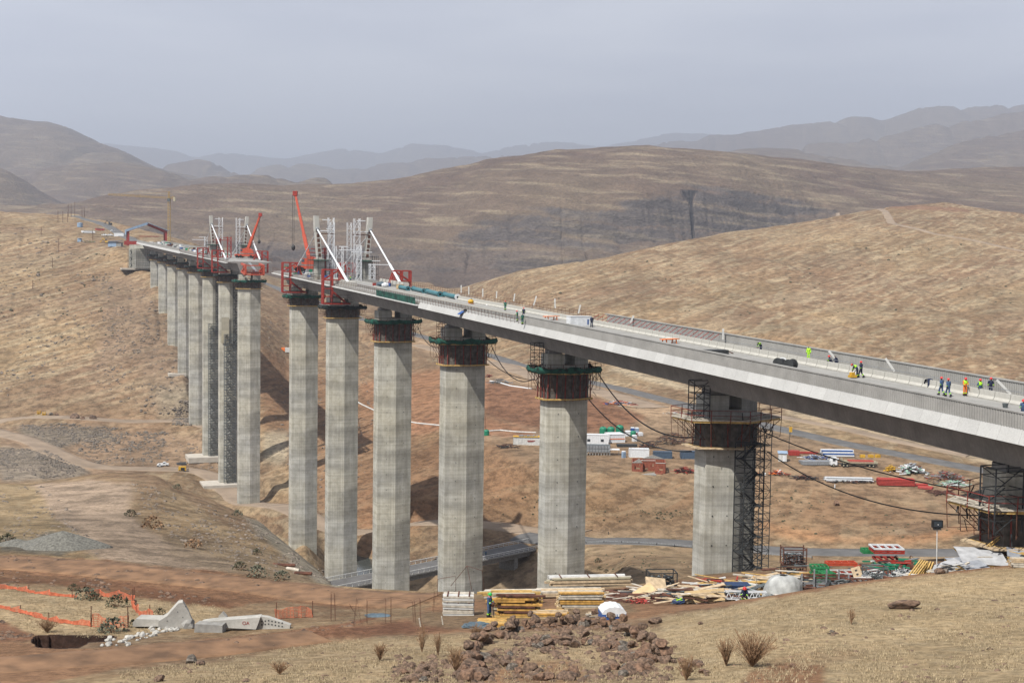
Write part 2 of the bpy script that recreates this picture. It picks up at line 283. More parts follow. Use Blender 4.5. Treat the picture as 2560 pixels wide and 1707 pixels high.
ly(1.2, (-300, N_, 2340, 10), (178, N_, 2340, 20), (400, N_, 2340, 10), (560, 610, 2290, N_), (716, 624, 2330, N_), (950, 632, 2172, N_), (1133, 643, 2122, N_), (1300, 640, 2125, N_), (1464, N_, 2140, 10), (1995, N_, 2240, 40), (2560, N_, 2240, 60))
ly(1.5, (-300, N_, 2450, 50), (178, N_, 2450, 60), (400, 570, 2400, N_), (560, 580, 2400, N_), (716, 592, 2400, N_), (950, 605, 2300, N_), (1119, 604, 2270, N_), (1265, 603, 2260, N_), (1517, 600, 2260, N_), (1729, 590, 2320, N_), (1995, 570, 2440, N_), (2200, N_, 2450, 100), (2560, N_, 2450, 110))
ly(1.5, (-300, N_, 2550, 90), (178, N_, 2550, 90), (400, 550, 2520, N_), (560, 560, 2520, N_), (716, 570, 2500, N_), (950, 582, 2400, N_), (1119, 588, 2330, N_), (1219, 560, 2290, N_), (1385, 536, 2295, N_), (1491, 542, 2300, N_), (1597, 508, 2320, N_), (1703, 484, 2370, N_), (1829, 490, 2420, N_), (1961, 500, 2520, N_), (2100, 512, 2600, N_), (2300, 515, 2700, N_), (2560, 520, 2700, N_))
ly(.5, (-300, 515, 2900, N_), (178, 515, 2900, N_), (271, 495, 2900, N_), (383, 486, 2900, N_), (478, 475, 2900, N_), (606, 467, 3000, N_), (700, 470, 3000, N_), (850, 467, 3000, N_), (1000, 453, 3000, N_), (1199, 416, 3000, N_), (1411, 390, 3000, N_), (1617, 379, 3000, N_), (1829, 390, 3000, N_), (2127, 420, 3100, N_), (2260, 430, 3300, N_), (2560, 427, 3600, N_), (2900, 430, 3600, N_))
ly(.6, (-300, N_, 3500, 60), (600, N_, 3500, 60), (1617, N_, 3800, 100), (2260, N_, 3900, 150), (2560, N_, 4200, 230))
ly(.9, (-300, 385, 4300, N_), (0, 427, 4300, N_), (32, 445, 4300, N_), (80, 480, 4300, N_), (112, 502, 4300, N_), (180, N_, 4300, 180), (600, N_, 4300, 120), (1617, N_, 4400, 120), (2560, N_, 4700, 260))
ly(.7, (-300, N_, 4800, 200), (0, N_, 4800, 200), (178, N_, 4800, 200), (800, N_, 4800, 200), (2560, N_, 5000, 300))
ly(1.0, (-300, 470, 5600, N_), (0, 462, 5600, N_), (70, 455, 5600, N_), (95, 441, 5500, N_), (178, 424, 5500, N_), (236, 421, 5500, N_), (300, 428, 5500, N_), (383, 440, 5500, N_), (494, 458, 5500, N_), (590, 462, 5500, N_), (700, 467, 5500, N_), (745, 468, 5500, N_), (785, 460, 5500, N_), (820, 468, 5500, N_), (900, N_, 5500, 200), (2560, N_, 5600, 350))
ly(.8, (-300, 430, 6100, N_), (0, 425, 6100, N_), (300, 425, 6100, N_), (600, N_, 6100, 260), (2560, N_, 6100, 400))
ly(1.0, (-300, 280, 7500, N_), (0, 288, 7500, N_), (48, 296, 7500, N_), (121, 301, 7500, N_), (163, 315, 7500, N_), (223, 349, 7500, N_), (287, 373, 7500, N_), (360, 409, 7500, N_), (427, 433, 7500, N_), (494, 449, 7500, N_), (590, 458, 7500, N_), (700, N_, 7500, 350), (1617, N_, 7300, 500), (1780, N_, 7200, 640), (1850, 386, 7200, N_), (1910, 384, 7200, N_), (1980, 394, 7200, N_), (2100, 412, 7200, N_), (2242, 423, 7200, N_), (2330, 396, 7200, N_), (2394, 370, 7200, N_), (2480, 345, 7200, N_), (2560, 329, 7200, N_), (2900, 300, 7200, N_))
ly(.8, (-300, N_, 8500, 350), (2560, N_, 8500, 400))
ly(.9, (-300, N_, 9800, 500), (350, N_, 9800, 500), (411, 420, 9800, N_), (480, 414, 9800, N_), (542, 416, 9800, N_), (575, 430, 9800, N_), (606, 447, 9800, N_), (700, N_, 9800, 450), (1950, N_, 9500, 600), (2013, 376, 9500, N_), (2120, 370, 9500, N_), (2230, 350, 9500, N_), (2330, 320, 9500, N_), (2450, 300, 9500, N_), (2560, 296, 9500, N_))
ly(.8, (-300, N_, 11000, 400), (2560, N_, 11000, 700))
ly(.9, (-300, N_, 12500, 500), (560, N_, 12500, 600), (650, 427, 12500, N_), (760, 417, 12500, N_), (860, 425, 12500, N_), (1000, 410, 12500, N_), (1150, 405, 12500, N_), (1300, 398, 12500, N_), (1450, 385, 12500, N_), (1600, 358, 12500, N_), (1741, 346, 12500, N_), (1784, 329, 12500, N_), (1981, 333, 12500, N_), (2133, 305, 12500, N_), (2204, 312, 12500, N_), (2286, 285, 12500, N_), (2362, 272, 12500, N_), (2460, 278, 12500, N_), (2560, 274, 12500, N_), (2900, 260, 12500, N_))
ly(.6, (-300, N_, 16000, 500), (2560, N_, 16000, 600))
ly(.7, (-300, 355, 21000, N_), (277, 362, 21000, N_), (312, 365, 21000, N_), (395, 376, 21000, N_), (446, 387, 21000, N_), (488, 406, 21000, N_), (542, 393, 21000, N_), (622, 398, 21000, N_), (697, 408, 21000, N_), (784, 392, 21000, N_), (854, 379, 21000, N_), (958, 392, 21000, N_), (1028, 368, 21000, N_), (1121, 372, 21000, N_), (1208, 381, 21000, N_), (1317, 359, 21000, N_), (1404, 350, 21000, N_), (1502, 361, 21000, N_), (1567, 350, 21000, N_), (1709, 340, 21000, N_), (2560, 350, 21000, N_))
ly(.5, (-300, N_, 27000, 300), (2560, N_, 27000, 300))
NC = 1300
S = np.linspace(-.52, .52, NC)
D0, D1 = 2.5, 26500.0
LD = np.concatenate([np.linspace(math.log(a_), math.log(b_), n_, endpoint=False) for a_, b_, n_ in ((D0, 45, 80), (45, 130, 380), (130, 650, 500), (650, 1500, 340), (1500, 3150, 380), (3150, D1, 260))]); NR = len(LD)
KD = np.zeros((len(LY), NC)); KZ = np.zeros((len(LY), NC)); KR = np.zeros(len(LY))
for k, (rg, pts) in enumerate(LY):
    ss = []; dd = []; zz = []
    for px, py, d, z in pts:
        if py is None:
            q = 900.
            for _ in range(6):
                s, m = ray(px, q); P = np.array([s*d, d, z]); x_, q = proj(P)
        else:
            s, m = ray(px, py)
            if d is None: d = z/m
            if z is None: z = m*d
        ss.append(s); dd.append(d); zz.append(z)
    # the first point extends a little beyond the frame so that the interpolation stays smooth
    KD[k] = np.interp(S, ss, np.log(dd)); KZ[k] = np.interp(S, ss, zz); KR[k] = rg
def smooth_cols(A, n):
    ker = np.ones(n)/n; out = A.copy()
    for i in range(A.shape[0]): out[i] = np.convolve(np.pad(A[i], n//2, mode='edge'), ker, 'valid')[:A.shape[1]]
    return out
KD = smooth_cols(KD, 15); KZ = smooth_cols(KZ, 9)
for k in range(1, len(LY)): KD[k] = np.maximum(KD[k], KD[k-1]+.004)
def inpoly(px, py, poly):
    r = np.zeros(px.shape, bool); n = len(poly)
    for i in range(n):
        x0, y0 = poly[i]; x1, y1 = poly[(i+1) % n]
        c = ((y0 > py) != (y1 > py))
        with np.errstate(divide='ignore', invalid='ignore'): r ^= c & (px < (x1-x0)*(py-y0)/(y1-y0+1e-12)+x0)
    return r
def pchip(x, y, xi):
    h = np.diff(x); dl = np.diff(y)/h; m = np.zeros_like(y)
    w1 = 2*h[1:]+h[:-1]; w2 = h[1:]+2*h[:-1]; ok = dl[1:]*dl[:-1] > 0
    with np.errstate(divide='ignore', invalid='ignore'):
        m[1:-1] = np.where(ok, (w1+w2)/(w1/dl[:-1]+w2/dl[1:]), 0)
    m[0] = dl[0]; m[-1] = dl[-1]
    k = np.clip(np.searchsorted(x, xi)-1, 0, len(x)-2); t = (xi-x[k])/h[k]
    t = np.clip(t, 0, 1); a = t*t
    return y[k]*(1-3*a+2*a*t)+h[k]*m[k]*(t-2*a+a*t)+y[k+1]*(3*a-2*a*t)+h[k]*m[k+1]*(a*t-a)
Z = np.zeros((NR, NC)); RG = np.zeros((NR, NC))
for j in range(NC):
    Z[:, j] = pchip(KD[:, j], KZ[:, j], LD)
    RG[:, j] = np.interp(LD, KD[:, j], KR)
DD = np.exp(LD)[:, None]*np.ones((1, NC)); XX = DD*S[None, :]
# relief noise, scale free; kept below the grid resolution limits
lam = 2600.
oct_ = 0
while lam > .5:
    msk = np.clip((DD/lam-2.6)/3, 0, 1)*np.clip((lam/(DD*.0055)-1)/1.5, 0, 1)
    n = vnoise(XX/lam, DD/lam, oct_); rdg = 1-2*np.abs(vnoise(XX/lam*.9+5, DD/lam*.9, oct_+20))
    far = np.clip((DD-1500)/3000, 0, 1)
    Z += RG*msk*lam*(.024 if lam > 60 else .032)*(n*(1-far*.5)+rdg*far*1.2)
    lam /= 2.; oct_ += 1
# rock steps, ravines and the dark cleft on the middle hill
PXg, PYg = proj(np.stack([XX, DD, Z], -1))
CL = inpoly(PXg, PYg, [(1090, 612), (1200, 552), (1390, 520), (1500, 530), (1600, 490), (1700, 468), (1960, 485), (2120, 530), (1990, 590), (1700, 650), (1300, 700), (1090, 660)]) | inpoly(PXg, PYg, [(560, 606), (1140, 626), (1140, 665), (560, 650)])
CL = (CL & (DD > 1700) & (DD < 3000)).astype(float)
for ax in (0, 1):
    acc = CL.copy()
    for t in range(1, 13): acc += np.roll(CL, t, ax)
    CL = np.roll(acc/13, -6, ax)
mid_ = np.clip((DD-1700)/200, 0, 1)*np.clip((3050-DD)/100, 0, 1)
wz = Z+14*vnoise(XX/260, DD/260, 41)+.06*XX
Z += (CL*1.15+mid_*.25)*(4.8*np.sin(wz*2*math.pi/27)+2.6*vnoise(XX/26, wz/14, 47)+1.6*np.sin(wz*2*math.pi/11+vnoise(XX/60, DD/90, 42)*2))
rv_ = np.abs(vnoise(XX/95+.3*vnoise(XX/60, DD/60, 44), DD/700, 43)); rv2 = np.abs(vnoise(XX/34, DD/420, 45))
Z -= (CL*.42+mid_*.04)*(22*np.clip(.2-rv_, 0, 1)/.2*.55+9*np.clip(.25-rv2, 0, 1)/.25)
xc = np.interp(PYg, [470, 486, 500, 540, 590], [1728, 1722, 1726, 1730, 1733]); wc = np.interp(PYg, [470, 482, 500, 590], [26, 22, 6, 4])
Z -= 30*np.clip(1-np.abs(PXg-xc)/wc, 0, 1)*(PYg > 474)*(PYg < 592)*(DD > 1900)*(DD < 2800)
# rills on the other slopes
sl_ = np.clip((DD-560)/150, 0, 1)*np.clip((1600-DD)/200, 0, 1)
rr_ = np.abs(vnoise(XX/70+DD/160, DD/190-XX/200, 51)); r3_ = np.abs(vnoise(XX/22+DD/60, DD/70, 52))
Z -= sl_*(3.6*np.clip(.2-rr_, 0, 1)/.2+1.1*np.clip(.25-r3_, 0, 1)/.25)
fr_ = np.clip((DD-3600)/600, 0, 1); f1 = np.abs(vnoise(XX/420, DD/700, 61)); f2 = np.abs(vnoise(XX/160, DD/300, 62))
Z -= fr_*np.minimum(DD/9000, 1.)*(42*np.clip(.3-f1, 0, 1)/.3+17*np.clip(.3-f2, 0, 1)/.3)
PXg, PYg = proj(np.stack([XX, DD, Z], -1))
def zinterp(X, Y):
    s = X/Y; l = math.log(max(Y, D0*1.01)); j = np.clip((s-S[0])/(S[1]-S[0]), 0, NC-1.001); i = np.clip(np.searchsorted(LD, l)-1, 0, NR-2)
    j0 = int(j); fj = j-j0; fi = (l-LD[i])/(LD[i+1]-LD[i])
    return float((Z[i, j0]*(1-fj)+Z[i, j0+1]*fj)*(1-fi)+(Z[i+1, j0]*(1-fj)+Z[i+1, j0+1]*fj)*fi)
def ground(px, py, dmin=40., dmax=20000.):
    s, m = ray(px, py); j = (s-S[0])/(S[1]-S[0]); j0 = int(np.clip(j, 0, NC-2)); fj = j-j0
    zc = Z[:, j0]*(1-fj)+Z[:, j0+1]*fj; dd = np.exp(LD); df = m*dd-zc
    for i in range(np.searchsorted(dd, dmin), NR):
        if df[i] <= 0:
            if i == 0 or df[i-1] <= 0: t = dd[i]
            else: t = dd[i-1]+(dd[i]-dd[i-1])*df[i-1]/(df[i-1]-df[i])
            return Vector((s*t, t, m*t))
        if dd[i] > dmax: break
    return Vector((s*dmax, dmax, m*dmax))
def onz(X, Y, off=0.): return Vector((X, Y, zinterp(X, Y)+off))
# ------------------------------------------------------------------ roads (graded into the terrain before the sheet is meshed)
ROADQ = []
def route(pts, dmin=60):
    P = [ground(p[0], p[1], p[2] if len(p) > 2 else dmin) for p in pts]; L_ = [0.]
    for i in range(1, len(P)): L_.append(L_[-1]+(P[i].xy-P[i-1].xy).length)
    return P, L_
def strip(name, pts, width, m, off=.12, kind='structure', dmin=60, label=None):
    """pts: (px, py, dmin) photo points lying on the ground; the ground is graded under the strip, the strip follows it"""
    P, L_ = route(pts, dmin); step = max(width*.3, 1.2); n = max(6, int(L_[-1]/step)); t = np.linspace(0, L_[-1], n)
    x, y, z = [np.interp(t, L_, [getattr(p, a) for p in P]) for a in 'xyz']
    z = np.array([zinterp(x[i], y[i]) for i in range(n)])
    for _ in range(int(14/step*3)+2):
        for q in (x, y, z): q[1:-1] = (q[:-2]+q[1:-1]*2+q[2:])/4
    # grade the terrain sheet
    pad = width*1.3; s0, s1 = (x/y).min()-pad/y.min(), (x/y).max()+pad/y.min()
    ja, jb = np.searchsorted(S, s0), np.searchsorted(S, s1); ia, ib = np.searchsorted(LD, math.log(max(y.min()-pad, 3))), np.searchsorted(LD, math.log(y.max()+pad))
    gx = XX[ia:ib, ja:jb]; gy_ = DD[ia:ib, ja:jb]; best = np.full(gx.shape, 1e9); bz = np.zeros(gx.shape)
    for i in range(n-1):
        ax, ay, az = x[i], y[i], z[i]; ex, ey = x[i+1]-ax, y[i+1]-ay; l2 = ex*ex+ey*ey+1e-9
        rlo = np.searchsorted(DD[ia:ib, 0], min(ay, ay+ey)-pad); rhi = np.searchsorted(DD[ia:ib, 0], max(ay, ay+ey)+pad)
        if rhi <= rlo: continue
        X_ = gx[rlo:rhi]; Y_ = gy_[rlo:rhi]; tt = np.clip(((X_-ax)*ex+(Y_-ay)*ey)/l2, 0, 1); dd = np.hypot(X_-ax-tt*ex, Y_-ay-tt*ey)
        m_ = dd < best[rlo:rhi]; best[rlo:rhi][m_] = dd[m_]; bz[rlo:rhi][m_] = (az+tt*(z[i+1]-az))[m_]
    wgt = np.clip(1-(best-width*.58)/(width*.6), 0, 1); wgt = wgt*wgt*(3-2*wgt)
    Z[ia:ib, ja:jb] = Z[ia:ib, ja:jb]*(1-wgt)+bz*wgt
    ROADQ.append((name, x, y, width, m, off, label))
    return x, y, z
def lay_roads():
    for name, x, y, width, m, off, label in ROADQ:
        n = len(x); dx = np.gradient(x); dy = np.gradient(y); l = np.hypot(dx, dy); nx = dy/l; ny = -dx/l; K = 7; rows = []
        wob = (vnoise(np.arange(n)*.23, np.full(n, .5), 3)*.22+vnoise(np.arange(n)*.9, np.full(n, 3.5), 4)*.12) if m in ('dirt', 'haul') else np.zeros(n)
        wob2 = (vnoise(np.arange(n)*.23, np.full(n, 9.5), 3)*.22) if m in ('dirt', 'haul') else np.zeros(n)
        for i in range(n):
            a = -width*.5*(1+wob[i]); c = width*.5*(1+wob2[i]); ws = np.linspace(a, c, K)
            r = [(x[i]+nx[i]*w_, y[i]+ny[i]*w_, zinterp(x[i]+nx[i]*w_, y[i]+ny[i]*w_)+off) for w_ in ws]
            rows.append([(r[0][0]+nx[i]*-.5, r[0][1]-ny[i]*.5, r[0][2]-off-.6)]+r+[(r[-1][0]+nx[i]*.5, r[-1][1]+ny[i]*.5, r[-1][2]-off-.6)])
        b = MB(); b.loft(rows); o = b.build(name, m, smooth=True); tag(o, label, kind='structure')
M['asphalt'] = mat('asphalt', (.125, .122, .12), .85, .14, .25)
M['haul'] = mat('haul_road_dust', (.29, .22, .158), .95, .14, .12)
M['dirt'] = mat('red_dirt_track', (.225, .128, .07), .95, .25, .6)
M['water'] = mat('river_water', (.06, .07, .065), .15, .1, .05, spec=.6)
strip('asphalt_road', [(600, 684, 1100), (679, 715, 1100), (716, 732, 1000), (870, 783, 900), (1040, 838, 800), (1228, 889, 600), (1344, 925, 500), (1493, 959, 450), (1600, 985, 450), (1713, 1013, 420), (1900, 1062, 400), (2120, 1112, 400), (2423, 1171, 390), (2600, 1200, 380), (2800, 1236, 370)], 9.5, 'asphalt', .3, label='upper asphalt road curving past the steel yard')
strip('asphalt_road', [(1300, 1349, 330), (1465, 1352, 330), (1571, 1352, 330), (1735, 1360, 320), (1900, 1374, 300), (2100, 1382, 300), (2400, 1383, 295), (2700, 1383, 290)], 8.5, 'asphalt', .25, label='lower asphalt road below the bridge')
strip('haul_road', [(-60, 1060, 500), (60, 1041, 500), (194, 1045, 500), (355, 1055, 500), (507, 1066, 500), (590, 1075, 500)], 12, 'haul', .2)
strip('haul_road', [(-40, 1068, 480), (60, 1097, 480), (130, 1130, 480), (200, 1160, 480), (250, 1172, 480), (330, 1172, 480), (420, 1172, 480), (520, 1178, 460), (620, 1258, 400), (720, 1268, 380), (760, 1285, 380), (860, 1330, 380), (960, 1325, 380), (1100, 1305, 360), (1300, 1318, 360), (1450, 1332, 350)], 11, 'haul', .2)
strip('haul_road', [(1040, 862, 500), (1228, 905, 500), (1344, 945, 500), (1480, 975, 450), (1640, 1020, 430)], 14, 'haul', .2)
strip('haul_road', [(1880, 1030, 500), (2040, 1060, 450), (2220, 1100, 430), (2420, 1140, 420)], 7, 'haul', .25)
strip('farm_track', [(2095, 532, 1000), (2230, 560, 1000), (2330, 585, 900), (2450, 605, 800), (2600, 640, 800)], 7, 'haul', .35)
strip('farm_track', [(188, 540, 1000), (230, 553, 900), (290, 578, 850), (330, 600, 820), (352, 616, 800)], 9, 'asphalt', .4)
strip('dirt_track', [(-80, 1402, 100), (100, 1406, 100), (300, 1428, 100), (480, 1450, 100), (640, 1462, 100), (760, 1478, 98), (900, 1500, 95), (1060, 1502, 95)], 5.5, 'dirt', .05)
strip('dirt_track', [(-60, 1668, 50), (120, 1655, 50), (300, 1645, 50), (460, 1628, 50), (640, 1610, 50), (800, 1590, 50)], 3.4, 'dirt', .05)
# ------------------------------------------------------------------ ground colours (soil / grass colours, with painted shade in pit and cleft, as vertex colours)
PXg, PYg = proj(np.stack([XX, DD, Z], -1))
GR = np.array([.285, .212, .128]); BR = np.array([.2, .134, .09]); RED = np.array([.27, .15, .092]); DRED = np.array([.17, .085, .055])
ORG = np.array([.36, .205, .115]); GREY = np.array([.24, .2, .16]); ROCK = np.array([.13, .11, .095]); TAN = np.array([.265, .192, .135]); PALE = np.array([.42, .35, .26])
C = np.zeros(XX.shape+(3,)); ST = np.zeros(XX.shape)      # base colour, amount of pale grass streaks
n1 = vnoise(XX/DD.clip(60)*14, np.log(DD)*14, 3)[..., None]; n2 = vnoise(XX/9, DD/9, 5)[..., None]; n3 = vnoise(XX/60, DD/60, 8)[..., None]
C[:] = BR*1.02+(GR-BR)*np.clip(.35+.4*n3+.3*n2, 0, 1)
ST[:] = .42
def zone(col, poly, d0, d1, st=.1, k=1., feather=7., base=None):
    global C, ST
    jx = PXg+vnoise(PXg/feather/1.3, PYg/feather/1.3, 11)*feather*.8; jy = PYg+vnoise(PXg/feather/1.3, PYg/feather/1.3, 12)*feather*.5
    m = inpoly(jx, jy, poly) & (DD >= d0) & (DD < d1)
    if not m.any(): return
    ii = np.where(m.any(1))[0]; jj = np.where(m.any(0))[0]; pad = 14
    a, b_, c, d = max(ii[0]-pad, 0), ii[-1]+pad, max(jj[0]-pad, 0), jj[-1]+pad
    w_ = m[a:b_, c:d].astype(float)
    for q in (int(feather*.7)+2, int(feather*.4)+2):
        for ax in (0, 1):
            acc = w_.copy()
            for t in range(1, q): acc += np.roll(w_, t, ax)
            w_ = np.roll(acc/q, -(q//2), ax)
    w_ = (w_*k)[..., None]
    C[a:b_, c:d] = C[a:b_, c:d]*(1-w_)+np.array(col)*w_; ST[a:b_, c:d] = ST[a:b_, c:d]*(1-w_[..., 0])+st*w_[..., 0]
# distance tiers
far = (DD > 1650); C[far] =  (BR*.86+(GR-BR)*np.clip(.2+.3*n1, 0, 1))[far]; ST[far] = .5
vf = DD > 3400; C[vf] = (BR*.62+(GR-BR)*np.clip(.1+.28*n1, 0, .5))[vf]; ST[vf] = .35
h3 = (DD > 540) & (DD < 1650) & (PXg > 1000); C[h3] = (BR*1.08+(GR-BR)*np.clip(.3+.35*n1, 0, 1))[h3]; ST[h3] = .6
h1 = (DD > 640) & (DD < 1650) & (PXg < 660); C[h1] = (BR*1.1+(GR-BR)*np.clip(.32+.4*n3+.2*n2, 0, 1))[h1]; ST[h1] = .62
# steep rock
gy, gx = np.gradient(Z); slope = np.abs(gy)/np.gradient(DD, axis=0)
rk = np.clip((slope-.75)/.5, 0, 1)*(DD > 1500)*(DD < 4000); C[:] = C*(1-rk[..., None])+ROCK*rk[..., None]; ST *= (1-rk*.8)
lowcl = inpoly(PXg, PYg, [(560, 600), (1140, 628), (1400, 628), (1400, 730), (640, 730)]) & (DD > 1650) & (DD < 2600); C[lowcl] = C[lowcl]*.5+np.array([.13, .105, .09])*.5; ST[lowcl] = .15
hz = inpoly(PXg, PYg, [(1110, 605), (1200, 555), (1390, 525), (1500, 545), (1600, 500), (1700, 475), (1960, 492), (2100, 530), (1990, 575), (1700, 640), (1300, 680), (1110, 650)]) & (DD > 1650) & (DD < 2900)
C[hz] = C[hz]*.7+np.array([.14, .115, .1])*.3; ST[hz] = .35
clf = (np.abs(PXg-np.interp(PYg, [470, 486, 500, 540, 590], [1728, 1722, 1726, 1730, 1733])) < np.interp(PYg, [470, 482, 500, 590], [22, 18, 5, 4])) & (PYg > 476) & (PYg < 586) & (DD > 1900) & (DD < 2800); C[clf] = (.045, .04, .04); ST[clf] = 0  # near-black painted into the cleft for its shade
# camp, roads verges, banks
zone(TAN, [(1120, 880), (1500, 965), (1800, 1040), (2000, 1090), (2420, 1190), (2560, 1235), (2560, 1262), (2300, 1245), (2000, 1208), (1730, 1200), (1500, 1165), (1350, 1172), (1215, 1172), (1215, 1100), (1120, 1080)], 380, 900, .05)
zone((.36, .26, .18), [(1040, 845), (1228, 893), (1493, 966), (1713, 1021), (1640, 1045), (1340, 965), (1215, 925), (1040, 880)], 480, 1000, .05)
zone((.2, .108, .07), [(1120, 950), (1215, 950), (1345, 972), (1480, 990), (1620, 1040), (1560, 1072), (1460, 1082), (1345, 1072), (1215, 1040), (1120, 990)], 430, 700, .02)
zone((.275, .15, .095), [(1010, 930), (1110, 915), (1215, 950), (1215, 1040), (1340, 1075), (1340, 1095), (1215, 1085), (1100, 1075), (1000, 1100), (930, 1080), (940, 990)], 430, 760, .1)
zone(RED*1.05, [(900, 930), (1110, 920), (1110, 1010), (1000, 1080), (900, 1040)], 430, 800, .1)
zone(BR*1.1, [(640, 720), (1040, 850), (1110, 920), (900, 960), (900, 1100), (650, 1000), (600, 830)], 560, 1300, .25, .8)
zone((.235, .16, .105), [(1215, 1100), (1735, 1090), (2000, 1110), (2420, 1200), (2560, 1240), (2560, 1262), (2300, 1245), (1735, 1195), (1215, 1175)], 380, 520, .03, .7, 14)
zone(TAN*1.05, [(1880, 1010), (2140, 1080), (2560, 1170), (2560, 1130), (2200, 1060), (1980, 1000)], 400, 700, .2)
zone((.27, .14, .085), [(1800, 955), (2150, 1050), (2560, 1150), (2560, 1120), (2160, 1030), (1830, 940)], 400, 900, .1)
zone(PALE*.95, [(1520, 925), (1740, 980), (1740, 968), (1540, 912)], 500, 900, .2)
zone(PALE*.95, [(1960, 1030), (2330, 1120), (2560, 1180), (2560, 1165), (2330, 1100), (1990, 1015)], 400, 800, .2, .8)
zone(ORG, [(1890, 1292), (2000, 1318), (2120, 1340), (2250, 1338), (2440, 1310), (2440, 1330), (2300, 1352), (2100, 1352), (1980, 1340), (1890, 1312)], 300, 420, .05)
zone(BR*.9, [(1465, 1262), (1735, 1282), (1900, 1312), (1900, 1350), (1735, 1342), (1465, 1334)], 340, 420, .15, .8)
zone((.27, .19, .12), [(1215, 1170), (1740, 1190), (1740, 1260), (1460, 1258), (1215, 1235)], 370, 460, .45, .6)
zone((.21, .14, .09), [(1215, 1225), (1500, 1240), (1740, 1262), (1740, 1290), (1465, 1290), (1215, 1290)], 370, 460, .2, .7)
zone(TAN*.95, [(1000, 1300), (1350, 1318), (1465, 1335), (1740, 1342), (1740, 1330), (1465, 1325), (1350, 1305), (1100, 1295)], 350, 460, .05)
zone((.27, .15, .092), [(900, 1200), (1110, 1210), (1110, 1300), (990, 1330), (900, 1390)], 380, 560, .15, .7)
zone((.2, .116, .07), [(655, 860), (900, 960), (1000, 1080), (1215, 1100), (1345, 1180), (1345, 1300), (1000, 1310), (860, 1290), (760, 1200), (655, 1080)], 380, 760, .1, .85, 20)
zone((.215, .13, .08), [(1215, 1175), (1740, 1195), (2420, 1262), (2440, 1300), (2100, 1325), (1890, 1300), (1740, 1280), (1215, 1230)], 320, 460, .12, .7, 20)
zone((.19, .125, .085), [(0, 960), (200, 940), (470, 980), (470, 1046), (180, 1042), (0, 1034)], 560, 760, .2, .6, 16)
zone((.22, .145, .1), [(160, 620), (340, 680), (470, 900), (380, 960), (240, 860), (160, 740)], 640, 960, .3, .5, 24)
# valley on the left: haul roads, spoil, gravel
zone((.27, .19, .135), [(0, 1060), (160, 1060), (500, 1075), (620, 1080), (640, 1200), (520, 1170), (240, 1185), (150, 1150), (0, 1110)], 500, 700, .1, .9)
zone((.2, .17, .14), [(40, 1062), (250, 1062), (300, 1100), (200, 1100), (150, 1125), (50, 1080)], 500, 700, .0)
zone((.23, .185, .15), [(0, 1120), (120, 1130), (230, 1180), (180, 1195), (0, 1200)], 400, 640, .05)
zone((.24, .175, .13), [(250, 690), (345, 690), (420, 780), (470, 900), (470, 1040), (380, 1000), (330, 900), (200, 960), (260, 860)], 600, 880, .15, .8, 18)
zone((.3, .2, .135), [(140, 1035), (400, 1040), (400, 1060), (180, 1052)], 560, 690, .05)
# spur top
zone((.345, .27, .215), [(85, 1215), (200, 1198), (330, 1205), (330, 1290), (420, 1350), (620, 1420), (520, 1435), (250, 1395), (170, 1330), (120, 1270)], 115, 300, .05, 1., 12)
zone((.24, .185, .135), [(420, 1330), (650, 1370), (830, 1440), (830, 1480), (600, 1445), (420, 1390)], 110, 250, .25, .6, 12)
zone((.17, .155, .13), [(0, 1340), (80, 1345), (130, 1322), (160, 1330), (215, 1370), (150, 1388), (0, 1375)], 110, 200, .0)
zone((.23, .13, .08), [(-300, 1385), (0, 1385), (200, 1395), (460, 1420), (640, 1440), (830, 1478), (1110, 1484), (1110, 1500), (940, 1520), (860, 1522), (700, 1500), (560, 1518), (400, 1490), (250, 1450), (0, 1440), (-300, 1440)], 85, 135, .02, 1., 9)
zone((.15, .075, .045), [(-300, 1438), (0, 1438), (250, 1448), (400, 1470), (560, 1500), (600, 1520), (450, 1520), (330, 1495), (150, 1462), (0, 1460), (-300, 1460)], 85, 125, .0, .9, 9)
zone((.3, .285, .25), [(610, 1288), (646, 1300), (690, 1325), (740, 1365), (800, 1405), (850, 1470), (850, 1492), (800, 1462), (740, 1420), (690, 1370), (640, 1330)], 120, 280, .0, .75, 10)
zone((.24, .23, .205), [(822, 1440), (870, 1480), (880, 1496), (830, 1492)], 100, 210, .0, .9, 5)
zone((.34, .3, .235), [(655, 1085), (724, 1075), (724, 1150), (690, 1165), (655, 1150)], 450, 640, .05, .8, 8)
zone((.27, .245, .2), [(380, 975), (475, 960), (478, 1045), (430, 1050), (400, 1035)], 560, 760, .05, .75, 9)
zone((.255, .22, .185), [(0, 1115), (120, 1125), (225, 1178), (180, 1195), (0, 1200)], 400, 640, .0, .8, 9)
zone((.29, .205, .14), [(200, 1022), (400, 1030), (470, 1048), (200, 1040)], 560, 760, .05, .8, 5)
